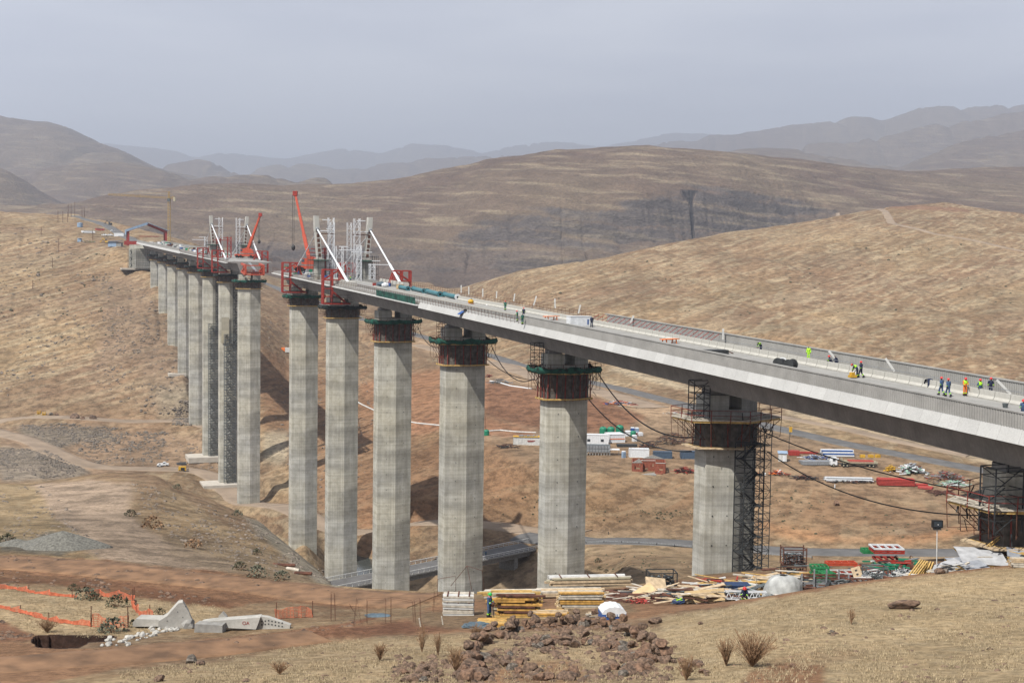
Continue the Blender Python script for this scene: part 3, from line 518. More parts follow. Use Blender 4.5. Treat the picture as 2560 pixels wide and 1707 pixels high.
# lower dirt road and the wet, trodden strip
zone((.25, .148, .093), [(-300, 1605), (0, 1600), (60, 1605), (220, 1622), (400, 1608), (600, 1590), (800, 1570), (1000, 1550), (1110, 1500), (1400, 1490), (1600, 1462), (1780, 1440), (2560, 1390), (2560, 1440), (1900, 1500), (1640, 1538), (1500, 1560), (1190, 1580), (860, 1590), (700, 1610), (480, 1640), (300, 1668), (120, 1707), (-300, 1720)], 55, 140, .02, 1., 8)
zone((.15, .075, .05), [(500, 1602), (700, 1590), (830, 1568), (1000, 1556), (1170, 1540), (1200, 1570), (1000, 1582), (860, 1592), (640, 1612)], 60, 105, .0, .85, 10)
zone((.2, .155, .105), [(1000, 1530), (1420, 1520), (1560, 1500), (1600, 1530), (1420, 1552), (1180, 1575), (1040, 1560)], 60, 115, .0, .7, 10)
zone((.17, .085, .055), [(-300, 1545), (0, 1545), (60, 1575), (100, 1600), (0, 1605), (-300, 1605)], 60, 110, .0, .9, 8)
zone((.19, .095, .06), [(560, 1602), (860, 1556), (940, 1540), (940, 1548), (860, 1566), (560, 1612)], 60, 105, .0, .9, 5)
zone((.2, .12, .08), [(1170, 1570), (1400, 1552), (1560, 1570), (1680, 1640), (1690, 1700), (1150, 1707)], 45, 90, .1, .7, 12)
zone((.37, .29, .185), [(1650, 1545), (1900, 1500), (2100, 1466), (2300, 1440), (2560, 1415), (2700, 1400), (2700, 1760), (1650, 1760)], 20, 105, .55, .85, 9)
zone((.34, .265, .17), [(250, 1700), (600, 1645), (860, 1600), (1180, 1582), (1650, 1570), (1650, 1760), (150, 1760)], 20, 90, .5, .75, 9)
zone((.36, .28, .18), [(-300, 1462), (0, 1466), (150, 1478), (400, 1500), (560, 1520), (520, 1560), (300, 1590), (80, 1580), (0, 1548), (-300, 1545)], 70, 110, .5, .8, 7)
zone((.33, .25, .155), [(-300, 1205), (0, 1208), (90, 1215), (130, 1290), (190, 1330), (250, 1372), (160, 1335), (120, 1325), (80, 1342), (0, 1338), (-300, 1340)], 110, 300, .6, .8, 8)
zone((.32, .24, .155), [(420, 1215), (470, 1250), (600, 1340), (560, 1345), (430, 1290), (390, 1230)], 110, 300, .5, .6, 8)
zone((.27, .15, .09), [(1160, 1660), (1280, 1655), (1440, 1650), (1480, 1707), (1150, 1707)], 40, 75, .1, .8, 12)
zone((.25, .145, .09), [(1790, 1760), (1880, 1678), (1960, 1652), (2060, 1660), (2060, 1760)], 20, 80, .0, 1., 9)
zone((.25, .16, .1), [(1890, 1650), (2050, 1620), (2200, 1615), (2150, 1640), (2040, 1660)], 40, 85, .2, .5, 12)
zone((.24, .14, .1), [(2190, 512), (2260, 510), (2350, 516), (2430, 524), (2420, 530), (2250, 522)], 1000, 1600, .0, .8, 4)
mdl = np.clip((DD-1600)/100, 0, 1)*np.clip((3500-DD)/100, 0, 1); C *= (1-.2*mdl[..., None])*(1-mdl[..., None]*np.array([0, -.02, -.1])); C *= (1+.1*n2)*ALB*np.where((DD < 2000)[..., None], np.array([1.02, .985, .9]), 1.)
ground_m = bpy.data.materials.new('ground_soil_and_dry_grass'); ground_m.use_nodes = True
def build_ground_mat(m):
    n = m.node_tree; b = n.nodes['Principled BSDF']; b.inputs['Roughness'].default_value = .95; b.inputs['Specular IOR Level'].default_value = .1
    geo = n.nodes.new("ShaderNodeNewGeometry"); ln = n.links.new
    a = n.nodes.new("ShaderNodeAttribute"); a.attribute_name = 'soil'; a.attribute_type = 'GEOMETRY'
    def shear(kx, ky, kz, tx=0.):
        # contour-parallel noise space: z is stretched and sheared
        v = n.nodes.new("ShaderNodeVectorMath"); v.operation = 'DOT_PRODUCT'; v.inputs[1].default_value = (tx*kz, 0, kz); ln(geo.outputs['Position'], v.inputs[0])
        sp = n.nodes.new("ShaderNodeSeparateXYZ"); ln(geo.outputs['Position'], sp.inputs[0])
        m1 = n.nodes.new("ShaderNodeMath"); m1.operation = 'MULTIPLY'; m1.inputs[1].default_value = kx; ln(sp.outputs[0], m1.inputs[0])
        m2 = n.nodes.new("ShaderNodeMath"); m2.operation = 'MULTIPLY'; m2.inputs[1].default_value = ky; ln(sp.outputs[1], m2.inputs[0])
        cb = n.nodes.new("ShaderNodeCombineXYZ"); ln(m1.outputs[0], cb.inputs[0]); ln(m2.outputs[0], cb.inputs[1]); ln(v.outputs['Value'], cb.inputs[2]); return cb.outputs[0]
    def noise(vec, sc, det=6, rough=.55, dist=0.):
        z = n.nodes.new("ShaderNodeTexNoise"); z.inputs['Scale'].default_value = sc; z.inputs['Detail'].default_value = det; z.inputs['Roughness'].default_value = rough
        z.inputs['Distortion'].default_value = dist; ln(vec, z.inputs['Vector']); return z.outputs[0]
    def rampf(src, p0, p1, v0=0., v1=1.):
        r = n.nodes.new("ShaderNodeMapRange"); r.inputs[1].default_value = p0; r.inputs[2].default_value = p1; r.inputs[3].default_value = v0; r.inputs[4].default_value = v1; ln(src, r.inputs[0]); return r.outputs[0]
    def math_(op, x, y):
        k = n.nodes.new("ShaderNodeMath"); k.operation = op
        for i, q in enumerate((x, y)):
            if isinstance(q, (int, float)): k.inputs[i].default_value = q
            else: ln(q, k.inputs[i])
        return k.outputs[0]
    sp = n.nodes.new("ShaderNodeSeparateXYZ"); ln(geo.outputs['Position'], sp.inputs[0])
    nearf = rampf(sp.outputs[1], 130, 420, 1, 0); near2 = rampf(sp.outputs[1], 90, 135, 1, 0); farf = rampf(sp.outputs[1], 1500, 2400)
    s_mid = rampf(noise(shear(.035, .03, .55, -.3), 1., 7, .62, .5), .49, .6)
    s_mid2 = rampf(noise(shear(.012, .012, .13, -.25), 1., 5, .65), .5, .66)
    s_near = rampf(noise(shear(.5, .35, 2.4, -.12), 1., 6, .65), .45, .68)
    s_far = rampf(noise(shear(.006, .006, .09, .06), 1., 6, .62), .52, .66)
    midv = math_('MAXIMUM', s_mid, math_('MULTIPLY', s_mid2, .7))
    def mixf(f, x, y): return math_('ADD', math_('MULTIPLY', x, math_('SUBTRACT', 1, f)), math_('MULTIPLY', y, f))
    st = mixf(nearf, mixf(farf, midv, s_far), s_near)
    stk = math_('MULTIPLY', st, a.outputs['Alpha'])
    mx = n.nodes.new("ShaderNodeMix"); mx.data_type = 'RGBA'; ln(stk, mx.inputs[0]); ln(a.outputs['Color'], mx.inputs[6]); mx.inputs[7].default_value = (.41*ALB, .335*ALB, .22*ALB, 1)
    # darker soil / scrub flecks
    fl = rampf(noise(shear(.2, .2, .6, 0), 1., 10, .78), .42, .56, .55, 1.12)
    fl2 = rampf(noise(shear(1.8, 1.8, 3, 0), 1., 8, .75), .4, .58, .62, 1.12)
    fl3 = rampf(noise(shear(.014, .014, .05, .05), 1., 6, .6), .36, .6, .8, 1.1)
    fl = mixf(near2, fl, rampf(fl, .55, 1.12, .85, 1.1)); flm = math_('MULTIPLY', math_('MULTIPLY', fl, mixf(nearf, 1., fl2)), fl3)
    mm = n.nodes.new("ShaderNodeMix"); mm.data_type = 'RGBA'; mm.blend_type = 'MULTIPLY'; mm.inputs[0].default_value = 1
    cb = n.nodes.new("ShaderNodeCombineColor"); [ln(flm, cb.inputs[i]) for i in range(3)]
    ln(mx.outputs[2], mm.inputs[6]); ln(cb.outputs[0], mm.inputs[7]); ln(mm.outputs[2], b.inputs['Base Color'])
    bp = n.nodes.new("ShaderNodeBump"); bp.inputs['Strength'].default_value = .55; bp.inputs['Distance'].default_value = 1.
    hh = math_('ADD', math_('MULTIPLY', noise(shear(1.2, 1.2, 1.2), 1., 8, .65), .45), math_('MULTIPLY', noise(shear(.06, .06, .1), 1., 8, .6), math_('MULTIPLY', rampf(sp.outputs[1], 200, 2500), 22.)))
    ln(hh, bp.inputs['Height']); ln(bp.outputs[0], b.inputs['Normal'])
build_ground_mat(ground_m)
def grid_mesh(name, X, Y, Zz, cols=None):
    nr, nc = X.shape; me = bpy.data.meshes.new(name); me.vertices.add(nr*nc)
    me.vertices.foreach_set('co', np.stack([X, Y, Zz], -1).astype(np.float32).ravel())
    i = np.arange((nr-1)*nc).reshape(nr-1, nc)[:, :-1]; q = np.stack([i, i+1, i+nc+1, i+nc], -1).reshape(-1, 4)
    me.loops.add(q.size); me.polygons.add(len(q)); me.loops.foreach_set('vertex_index', q.ravel().astype(np.int32))
    me.polygons.foreach_set('loop_start', (np.arange(len(q))*4).astype(np.int32)); me.polygons.foreach_set('loop_total', np.full(len(q), 4, np.int32))
    me.update(calc_edges=True); me.shade_smooth()
    if cols is not None:
        a = me.color_attributes.new('soil', 'FLOAT_COLOR', 'POINT'); a.data.foreach_set('color', cols.astype(np.float32).reshape(-1))
    return me
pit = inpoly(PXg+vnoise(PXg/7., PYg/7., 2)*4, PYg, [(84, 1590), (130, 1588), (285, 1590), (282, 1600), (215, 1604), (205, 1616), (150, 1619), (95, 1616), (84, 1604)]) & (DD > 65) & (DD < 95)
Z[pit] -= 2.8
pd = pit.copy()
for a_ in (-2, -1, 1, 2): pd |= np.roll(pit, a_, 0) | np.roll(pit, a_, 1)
C[pd] = np.array([.04, .022, .016])*ALB; ST[pd] = 0  # pit and rim coloured near-black in place of undercut shade
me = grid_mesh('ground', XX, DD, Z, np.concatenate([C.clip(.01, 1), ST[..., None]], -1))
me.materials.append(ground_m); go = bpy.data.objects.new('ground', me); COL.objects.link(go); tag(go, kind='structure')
go['label'] = 'dry grassy hills, valley floor and earth banks'
lay_roads()
rv = MB(); rows = []
for (px, py, d) in [(700, N_, 560), (760, N_, 470), (830, N_, 410), (905, N_, 380), (1000, N_, 350), (1150, N_, 320), (1300, N_, 290), (1500, N_, 270)]:
    s, _m = ray(px, 1400); rows.append([(s*d-9, d-16, -96.3), (s*d+9, d+16, -96.3)])
rv.loft(rows); tag(rv.build('river', 'water'), kind='structure')
# aerial haze
hz_m = bpy.data.materials.new('haze_air'); hz_m.use_nodes = True; n = hz_m.node_tree; n.nodes.clear()
ho = n.nodes.new("ShaderNodeOutputMaterial"); pv = n.nodes.new("ShaderNodeVolumePrincipled")
pv.inputs['Color'].default_value = (.6, .665, .8, 1); pv.inputs['Density'].default_value = .00011; pv.inputs['Anisotropy'].default_value = .25
n.links.new(pv.outputs[0], ho.inputs['Volume'])
zt = float(Z.max())+60; hb = MB().box((0, 12500, (zt-160)/2), (40000, 32000, zt+160))
tag(hb.build('haze', hz_m), kind='stuff')
# ------------------------------------------------------------------ the viaduct
H_, G_ = .37784, .03275
BX, BY, BZ = 27.052, 154.915, -8.911
CH, SH = math.cos(H_), math.sin(H_)
def BP(t, w_=0., z=0.): return Vector((BX-SH*t+CH*w_, BY+CH*t+SH*w_, BZ+G_*t+z))
def t_of(px, w_, z):
    lo, hi = -120., 1100.
    for _ in range(40):
        mid = (lo+hi)/2
        if proj(np.array(BP(mid, w_, z)))[0] > px: lo = mid
        else: hi = mid
    return (lo+hi)/2
WP = 8.27; ZS = -5.54; ZD = -1.38
def deck_section(label, t0, t1, fas, par_n, par_f, par_f2, rail_n):
    root = thing('bridge_deck', label, 'bridge deck', BP(t0))
    inv = -BP(t0)
    def T(t, w_, z): return BP(t, w_, z)+inv
    prof = [(-WP, ZD), (WP, ZD), (WP, ZD-.4), (5.0, ZD-.75), (3.7, ZS), (-3.7, ZS), (-5.0, ZD-.75), (-WP, ZD-.4)]
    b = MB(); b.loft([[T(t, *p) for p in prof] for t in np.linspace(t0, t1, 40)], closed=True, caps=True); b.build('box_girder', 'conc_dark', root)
    b = MB(); b.loft([[T(t, w_, ZD+.012) for w_ in (-WP+.3, 0, WP-.3)] for t in np.linspace(t0+.2, t1-.2, 40)]); b.build('road_slab', 'conc', root)
    # fascia panels, each with its own shade of cast concrete
    for sgn in (-1, 1):
        b = MB(); tones = []; t = fas[0]; rr = random.Random(5)
        while t < fas[1]:
            L2 = 2.35; tone = rr.choice([.94, .96, .97, .98, 1.0, 1.01, 1.04])
            a_, c_ = t+.01, min(t+L2-.01, fas[1]); k = len(b.v)
            q = [(sgn*(WP+.02), ZD+.02), (sgn*(WP+.5), -2.53), (sgn*(WP+.36), -2.55), (sgn*(WP-.1), ZD-.2)]
            if sgn > 0: q = q[::-1]
            b.loft([[T(a_, *p) for p in q], [T(c_, *p) for p in q]], closed=True, caps=True)
            tones += [tone]*(len(b.v)-k); t += L2
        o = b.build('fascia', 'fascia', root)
        ca = o.data.color_attributes.new('tone', 'FLOAT_COLOR', 'POINT'); ca.data.foreach_set('color', np.array([[q_, q_, q_*.995, 1] for q_ in tones], np.float32).ravel())
    def ribbed(sgn, a, c, rib=True):
        b = MB(); rows = []; t = a; k = 0
        while t < c:
            off = .07 if (k//2) % 2 == 0 else 0.
            if not rib: off = .03
            wo_, wi_ = sgn*(WP+off), sgn*(WP-.3-off)
            rows.append([T(t, wo_, ZD+.02), T(t, wo_, -.12), T(t, wi_, -.12), T(t, wi_, ZD+.02)])
            t += (.02 if k % 2 == 0 else .13) if rib else 1.; k += 1
        b.loft(rows, caps=True); b.build('parapet', 'conc', root)
        b = MB(); b.loft([[T(q_, sgn*(WP+.1), -.12), T(q_, sgn*(WP+.1), 0), T(q_, sgn*(WP-.42), 0), T(q_, sgn*(WP-.42), -.12)] for q_ in np.linspace(a, c, 30)], closed=True, caps=True); b.build('coping', 'conc', root)
    for s_, rng in ((-1, par_n), (1, par_f)):
        if rng: ribbed(s_, *rng)
    if par_f2: ribbed(1, par_f2[0], par_f2[1], False)
    for (w_, a, c, m_) in rail_n:
        b = MB(); t = a
        while t < c: b.beam(T(t, w_, ZD-.1), T(t, w_*1.02, -.2), .05); t += 1.7
        for z in (-.25, -.75): b.beam(T(a, w_*1.015, z), T(c, w_*1.015, z), .045)
        b.build('edge_railing', m_, root)
    return root, T
t_p0 = t_of(1308, -WP, -.7); t_f0 = t_of(1047, -WP-.3, -2); t_g0 = t_of(945, -WP-.3, -1)
deckA, TA = deck_section('long near deck of the viaduct running off the right edge of the photo', -112, 257, (-112, t_f0), (-112, t_p0), (-112, t_of(1808, WP, -.7)), (t_of(1808, WP, -.7), t_of(1517, WP, 0)), [(-WP-.1, t_p0, 257, 'rust'), (WP, t_of(1517, WP, 0), 257, 'rust')])
deckB, TB = deck_section('far deck of the viaduct between the gap and the hillside abutment', 347, 748, (500, 748), (505, 748), (430, 748), None, [(-WP-.1, 347, 505, 'rust'), (WP, 347, 430, 'rust')])
# catwalk planks beside the unfinished edge + green netting
b = MB(); b.loft([[TA(t, -WP-.75, -1.9), TA(t, -WP, -1.9), TA(t, -WP, -2.15), TA(t, -WP-.75, -2.15)] for t in np.linspace(t_f0, 256, 20)], closed=True, caps=True); b.build('edge_catwalk', 'dirty_white', deckA)
b = MB(); b.loft([[TA(t, -WP-.7, -1.9+.25*math.sin(t)*.2), TA(t, -WP-.75, -.55)] for t in np.linspace(t_f0+1, t_g0, 20)]); b.build('safety_net', 'green_net', deckA)
b = MB(); b.loft([[TB(t, -WP-.75, -1.9), TB(t, -WP, -1.9), TB(t, -WP, -2.15), TB(t, -WP-.75, -2.15)] for t in np.linspace(349, 500, 20)], closed=True, caps=True); b.build('edge_catwalk', 'dirty_white', deckB)
# red raking props along the far parapet
b = None
for i, px in enumerate(np.linspace(1500, 1800, 24)):
    t = t_of(px, WP-.3, -.3); b = MB().beam(TA(t, WP-.45, -.25), TA(t-.6, WP-2.6, ZD+.05), .07); b.build('raking_prop', 'red', deckA)
# stubs in rows beside the carriageway barriers
def stubs(T, root, w_, ts, seen):
    b = MB()
    for i, t in enumerate(ts):
        if i < seen: MB().box(T(t, w_, ZD+.3), (.45, .35, .62), H_).build('kerb_stub', 'conc', root)
        else: b.box(T(t, w_, ZD+.3), (.45, .35, .62), H_)
    if b.v: tag(b.build('kerb_stub', 'conc', root), kind='stuff')
BARW = 2.75
stubs(TA, deckA, BARW+1.35, np.arange(-70, 215, 1.45), 50)
stubs(TA, deckA, -BARW-3.0, np.arange(t_p0-6, 215, 1.45), 50)
b = MB()
for w_ in (BARW+1.35, -BARW-3.0): b.beam(TA(-70 if w_ > 0 else t_p0, w_+.1, ZD+.95), TA(215, w_+.1, ZD+.95), .05)
b.build('rail', 'steel', deckA)
# ------------------------------------------------------------------ precast barrier units
def barrier_mesh():
    b = MB(); pr = [(-.3, 0), (.3, 0), (.3, .1), (.12, .35), (.09, .85), (-.09, .85), (-.12, .35), (-.3, .1)]
    b.loft([[(p[0], y, p[1]) for p in pr] for y in (-.96, .96)], closed=True, caps=True)
    for y in (-.6, .6): b.box((-.31, y, .06), (.04, .3, .1))
    return b
bar0 = None
def barriers(w_, ts, label, group):
    global bar0
    for t in ts:
        if bar0 is None: bar0 = barrier_mesh().build('concrete_barrier', 'conc_light'); o = bar0
        else: o = bar0.copy(); COL.objects.link(o)
        o.location = BP(t, w_, ZD+.02); o.rotation_euler = (math.atan(G_), 0, H_); tag(o, label, 'barrier', group)
barriers(BARW, np.arange(-66, 120, 2.0), 'precast concrete barrier unit in the long row on the far side of the carriageway', 'barriers on the far side of the carriageway')
barriers(-BARW-1.7, np.arange(t_p0, 150, 2.0), 'precast concrete barrier unit in the row along the unfinished near edge of the deck', 'barriers on the near side of the carriageway')
# ------------------------------------------------------------------ piers
PIER = {}
WORDS = {-1: 'nearest faceted pier, cut by the right edge of the photo', 0: 'broad pier beside the dark stair scaffold at the yard', 1: 'pier between the scaffolded pier and the one before the old bridge', 2: 'tall pier right of the old bridge roadway gap, wrapped in green net at its head',
         3: 'yellow stained pier standing left of the old bridge', 4: 'tall pier under the red side frame and near stay masts', 5: 'slender pier carrying the tip of the near deck', 7: 'tallest grey pier just left of the deck gap', 8: 'pier with a lattice stair tower and beige patch on its face',
         9: 'pier with a lattice stair tower standing on a pale square footing', 10: 'pier ending beside the rocky cutting above the haul road', 11: 'pier ending at mid slope, fifth from the far abutment', 12: 'pier fourth from the far abutment on the hillside', 13: 'pier third from the far abutment, with sunlit flank', 14: 'shortest pier, next to the far abutment'}
def hexa(a, s, p, o=0.): return [(-a-o, -s/2-o*.6), (0, -s/2-p-o), (a+o, -s/2-o*.6), (a+o, s/2+o*.6), (0, s/2+p+o), (-a-o, s/2+o*.6)]
for i in [-1, 0, 1, 2, 3, 4, 5, 7, 8, 9, 10, 11, 12, 13, 14]:
    a, s = (3.6, 2.8) if i <= 1 else ((4.1, 3.9) if i <= 10 else (3.8, 3.0))
    base = BP(i*50); gz = zinterp(base.x, base.y); top = BP(i*50).z+ZS-.05
    root = thing('bridge_pier', WORDS[i], 'bridge pier', (base.x, base.y, gz), H_, 'concrete piers of the viaduct')
    hgt = top-gz
    b = MB(); b.prism(hexa(a, s, 1.05), -6, hgt-2.5)
    sh = b.build('shaft', 'pier', root)
    for sg in (-1, 1):
        b = MB(); x0, x1 = sg*(a-.02), sg*(a*.26)
        if sg > 0: pts = [(x1, -s/2-.7), (x0, -s/2), (x0, s/2), (x1, s/2+.7)]
        else: pts = [(x0, -s/2), (x1, -s/2-.7), (x1, s/2+.7), (x0, s/2)]
        b.prism(pts, hgt-2.5, hgt-.75); b.build('head_stub', 'pier', root)
        b = MB().prism([(p[0]*.8+sg*.25, p[1]*.62) for p in pts], hgt-.75, hgt-.15); b.build('bearing_plinth', 'conc_dark', root)
        MB().box((sg*2.6, 0, hgt-.08), (1.2, 1.4, .2)).build('bearing', 'black', root)
    if i in (0, 1, 2, 3):   # tie holes left by the climbing shutter
        b = MB()
        for z in np.arange(3, hgt-7, 3.7):
            for x, y, an in ((-a*.5, -s/2-.53, -.257), (a*.5, -s/2-.53, .257)):
                for dx in ((-.9, .9) if i < 1 else (0,)): b.box((x+dx, y-.02+dx*math.tan(an), z), (.14, .05, .14), an)
        tag(b.build('tie_holes', 'dark_steel', root), kind='stuff')
    PIER[i] = (root, a, s, hgt)
# footings
for i in (8, 9, 11):
    base = BP(i*50); gz = zinterp(base.x, base.y)
    o = MB().box((0, 0, 0), (15, 13, 2.4) if i < 11 else (9, 7, 1.4)).build('footing_pad', 'pad'); o.location = (base.x-(3 if i < 11 else 3.5), base.y-3.5, gz-.1); o.rotation_euler = (0, 0, H_)
    tag(o, {8: 'lower pale square concrete footing of the second stair-tower pier', 9: 'upper pale square concrete footing beside the yellow machine', 11: 'small pale footing slab on the far hillside'}[i], 'footing', 'pale footings of the piers')
# ------------------------------------------------------------------ work platforms round the pier heads
rr = random.Random(11)
def ring(b, pts, z, wid, th=.12):
    """plank ring between the outline pts and the same outline pushed out by wid"""
    n = len(pts)
    c = Vector((0, 0)); out = [Vector(p)*(1+wid/max(Vector(p).length, .1)) for p in pts]
    for k in range(n):
        a, a2, o, o2 = Vector(pts[k]), Vector(pts[(k+1) % n]), out[k], out[(k+1) % n]
        q = [(a.x, a.y, z), (a2.x, a2.y, z), (o2.x, o2.y, z), (o.x, o.y, z)]; b.add(q+[(x, y, zz-th) for x, y, zz in q], [(3, 2, 1, 0), (4, 5, 6, 7), (0, 1, 5, 4), (2, 3, 7, 6), (1, 2, 6, 5), (3, 0, 4, 7)])
    return [tuple(p) for p in out]
def rail_on(b, pts, z, h=1.1, w_=.06, sp=1.9, lv=(.5, 1.)):
    n = len(pts)
    for k in range(n):
        a, c = Vector((*pts[k], z)), Vector((*pts[(k+1) % n], z)); L_ = (c-a).length; m = max(1, int(L_/sp))
        for j in range(m): p = a.lerp(c, j/m); b.beam(p+Vector((0, 0, -.3)), p+Vector((rr.uniform(-.05, .05), rr.uniform(-.05, .05), h)), w_)
        for l in lv: b.beam(a+Vector((0, 0, h*l)), c+Vector((0, 0, h*l+rr.uniform(-.08, .08))), w_*.9)
M['shutter_shaded'] = mat('shaded_shutter_ply', (.13, .115, .1), .85, .3, 1.5)  # ply tone darkened to carry the shade at the pier heads
def platform(i, style, label):
    root_p, a, s, hgt = PIER[i]; near = i <= 2
    zt = BP(i*50).z+ZS-3.6
    root = thing('work_platform', label, 'work platform', (*BP(i*50).xy, zt), H_, 'work platforms hung around the pier heads')
    o0 = hexa(a, s, 1.05, .15); wid = 1.9 if style != 'open' else 2.9
    b = MB(); out = ring(b, o0, 0, wid); b.build('platform_deck', 'pale_timber' if style == 'open' else 'timber', root)
    b = MB()
    for k in range(6):
        p, q = Vector((*hexa(a, s, 1.05, .55)[k], -.2)), Vector((*hexa(a, s, 1.05, .55)[(k+1) % 6], -.2)); b.beam(p, q, .1, .22)
        p, q = Vector((*[c*.97 for c in out[k]], -.25)), Vector((*[c*.97 for c in out[(k+1) % 6]], -.25))
        if style == 'open' or i in (1, 2): b.beam(p, q, .1, .25)
    b.build('timber_beam', 'yellow_timber', root)
    if style in ('netred', 'net'):
        # sagging net round the outside
        b = MB(); rows = [[], [], []]
        n = 6
        for k in range(n):
            p, q = Vector(out[k]), Vector(out[(k+1) % n]); m = max(3, int((q-p).length/.8))
            for j in range(m):
                f = j/m; v = p.lerp(q, f); sag = math.sin(f*math.pi)*.35; jt = rr.uniform(-.08, .08)
                rows[0].append((v.x*(1+jt*.1), v.y*(1+jt*.1), -.25+rr.uniform(-.15, .1))); rows[1].append((v.x*1.06+jt, v.y*1.06, .2+jt)); rows[2].append((v.x*(1.02+jt*.2), v.y*(1.02+jt*.2), .85-sag*.9+jt*2))
        b.loft(rows, closed=True); b.build('safety_net', 'green_net' if i in (1, 2, 3, 5, 7, 9) else 'dark_net', root, smooth=True)
    b = MB(); rail_on(b, out, 0, 1.15, .07); b.build('guard_rail', 'dull_red' if style == 'open' else 'rust', root)
    # hanging lower stage with its yellow edge beams
    drop = 4.4 if style == 'netred' else (2.6 if style == 'net' else 3.6)
    lo0 = hexa(a, s, 1.05, .12); b = MB()
    lo1 = ring(b, lo0, -drop, .65 if style != 'open' else 1.6); b.build('lower_stage', 'timber', root)
    b = MB(); lo2 = hexa(a, s, 1.05, .7)
    for k in range(6): b.beam((*lo2[k], -drop-.1), (*lo2[(k+1) % 6], -drop-.1), .1, .26)
    b.build('timber_beam', 'yellow_timber', root)
    post_m = 'dull_red' if style in ('netred', 'open') else 'rust'
    nb = 3 if style == 'netred' else 2
    for k in range(6):
        p, q = Vector(hexa(a, s, 1.05, .42)[k]), Vector(hexa(a, s, 1.05, .42)[(k+1) % 6])
        for j in range(nb):
            v = p.lerp(q, (j+.35)/nb); b = MB().beam((v.x, v.y, .6 if style == 'netred' else -.2), (v.x+rr.uniform(-.15, .15), v.y, -drop-.35), .16 if style == 'netred' else .1)
            b.build('strongback', post_m, root)
    b = MB()
    for k in range(6):
        v = Vector(out[k]); u = Vector(hexa(a, s, 1.05, .3)[k]); v2 = Vector(out[(k+1) % 6]); u2 = Vector(hexa(a, s, 1.05, .3)[(k+1) % 6])
        for f in (0., .33, .66):
            x, y = v.lerp(v2, f), u.lerp(u2, f)
            b.beam((x.x, x.y, -.25), (y.x, y.y, -drop*.75), .07); b.beam((x.x, x.y, -.25), (x.x*.98, x.y*.98, -drop*.7), .05); b.beam((x.x*.98, x.y*.98, -drop*.7), (y.x, y.y, -drop*.7), .05)
    b.build('bracket', 'rust', root)
    b = MB()
    for k in range(34 if near else 14):   # props, planks and ties crowding the stage
        v = Vector(out[k % 6]).lerp(Vector(out[(k+1) % 6]), rr.random())*rr.uniform(.72, .98); z = rr.uniform(-drop, .3); b.beam((v.x, v.y, z), (v.x*rr.uniform(.85, 1.08), v.y*rr.uniform(.85, 1.08), z+rr.uniform(.3, 1.6)), rr.choice([.05, .07, .1]))
    tag(b.build('loose_props', 'dark_steel', root), kind='stuff')
    # shutter skin round the shaft, its dark colour standing in for shadow
    b = MB(); b.prism(hexa(a, s, 1.05, .09), -drop, -.1); b.build('shutter_skin', 'shutter_shaded', root)
    if style == 'open':
        b = MB()
        for k in range(26):
            v = Vector(out[k % 6]).lerp(Vector(out[(k+1) % 6]), rr.random())*rr.uniform(.74, .93); an = rr.uniform(0, 3.1)
            b.box((v.x, v.y, .08+.04*(k % 4)), (rr.uniform(1.2, 3), .22, .04), an)
        b.build('loose_board', 'pale_timber', root)
    return root
platform(-1, 'open', 'plank platform with red rails at the nearest pier, cut by the right photo edge')
platform(0, 'open', 'wide plank platform with red rails and yellow beams on the pier with the stair scaffold')
platform(1, 'netred', 'green netted platform with red posts on the second pier from the yard')
platform(2, 'netred', 'green netted platform with red posts on the third pier from the yard')
platform(3, 'netred', 'green netted platform on the yellow stained pier')
platform(4, 'net', 'shallow rusty platform on the pier under the red side frame')
platform(5, 'net', 'green netted platform on the pier carrying the near deck tip')
platform(7, 'net', 'green netted platform on the tallest pier left of the deck gap')
for i, nm in ((8, 'dark platform on the pier with the beige patch'), (9, 'green netted platform on the pier with the pale footing'), (10, 'shallow platform on the pier beside the rocky cutting'), (11, 'shallow platform on the mid slope pier'), (12, 'shallow platform fourth from the far abutment'), (13, 'shallow platform third from the far abutment'), (14, 'shallow platform next to the far abutment')):
    platform(i, 'net', nm)
# ------------------------------------------------------------------ scaffold towers
def scaffold(name, label, loc, rz, wx, wy, h, bay=2.0, m='grey_steel', stairs=True, w_=.06, group=None, cat='scaffold tower', jitter=.0, decks=True):
    root = thing(name, label, cat, loc, rz, group)
    b = MB(); n = max(2, int(h/bay)); cs = [(-wx/2, -wy/2), (wx/2, -wy/2), (wx/2, wy/2), (-wx/2, wy/2)]
    for c in cs: b.beam((*c, 0), (*c, h), w_*1.25)
    b.build('standard', m, root); b = MB(); b2 = MB()
    for k in range(1, n+1):
        z = k*h/n
        for j in range(4): b.beam((*cs[j], z), (*cs[(j+1) % 4], z+rr.uniform(-jitter, jitter)), w_); b.beam((*cs[j], z-bay*.5), (*cs[(j+1) % 4], z-bay*.5), w_*.8)
        for j in (0, 2):
            p, q = (cs[j], cs[(j+1) % 4]) if k % 2 else (cs[(j+1) % 4], cs[j]); b2.beam((*p, z-h/n), (*q, z), w_*.85)
    b.build('ledger', m, root); b2.build('brace', m, root)
    if stairs:
        b = MB()
        for k in range(n):
            z = k*h/n; sg = 1 if k % 2 else -1
            b.beam((-sg*wx*.38, 0, z+.1), (sg*wx*.38, 0, z+h/n), .5, .09)
            if decks: b.box((sg*wx*.4, 0, z+h/n), (wx*.18, wy*.9, .06))
        b.build('stair_flight', m, root)
    return root
def pier_pt(i, w_, t, z=None):
    p = BP(i*50+t, w_); return p
p = BP(-4.2, .9); gz = zinterp(p.x, p.y); st0 = BP(0).z+ZS-6.5
scaffold('stair_scaffold', 'dark steel stair scaffold climbing the right side of the pier at the yard', (p.x, p.y, gz-1), H_, 2.8, 2.2, st0-gz+1, 1.9, 'dark_steel', w_=.085)
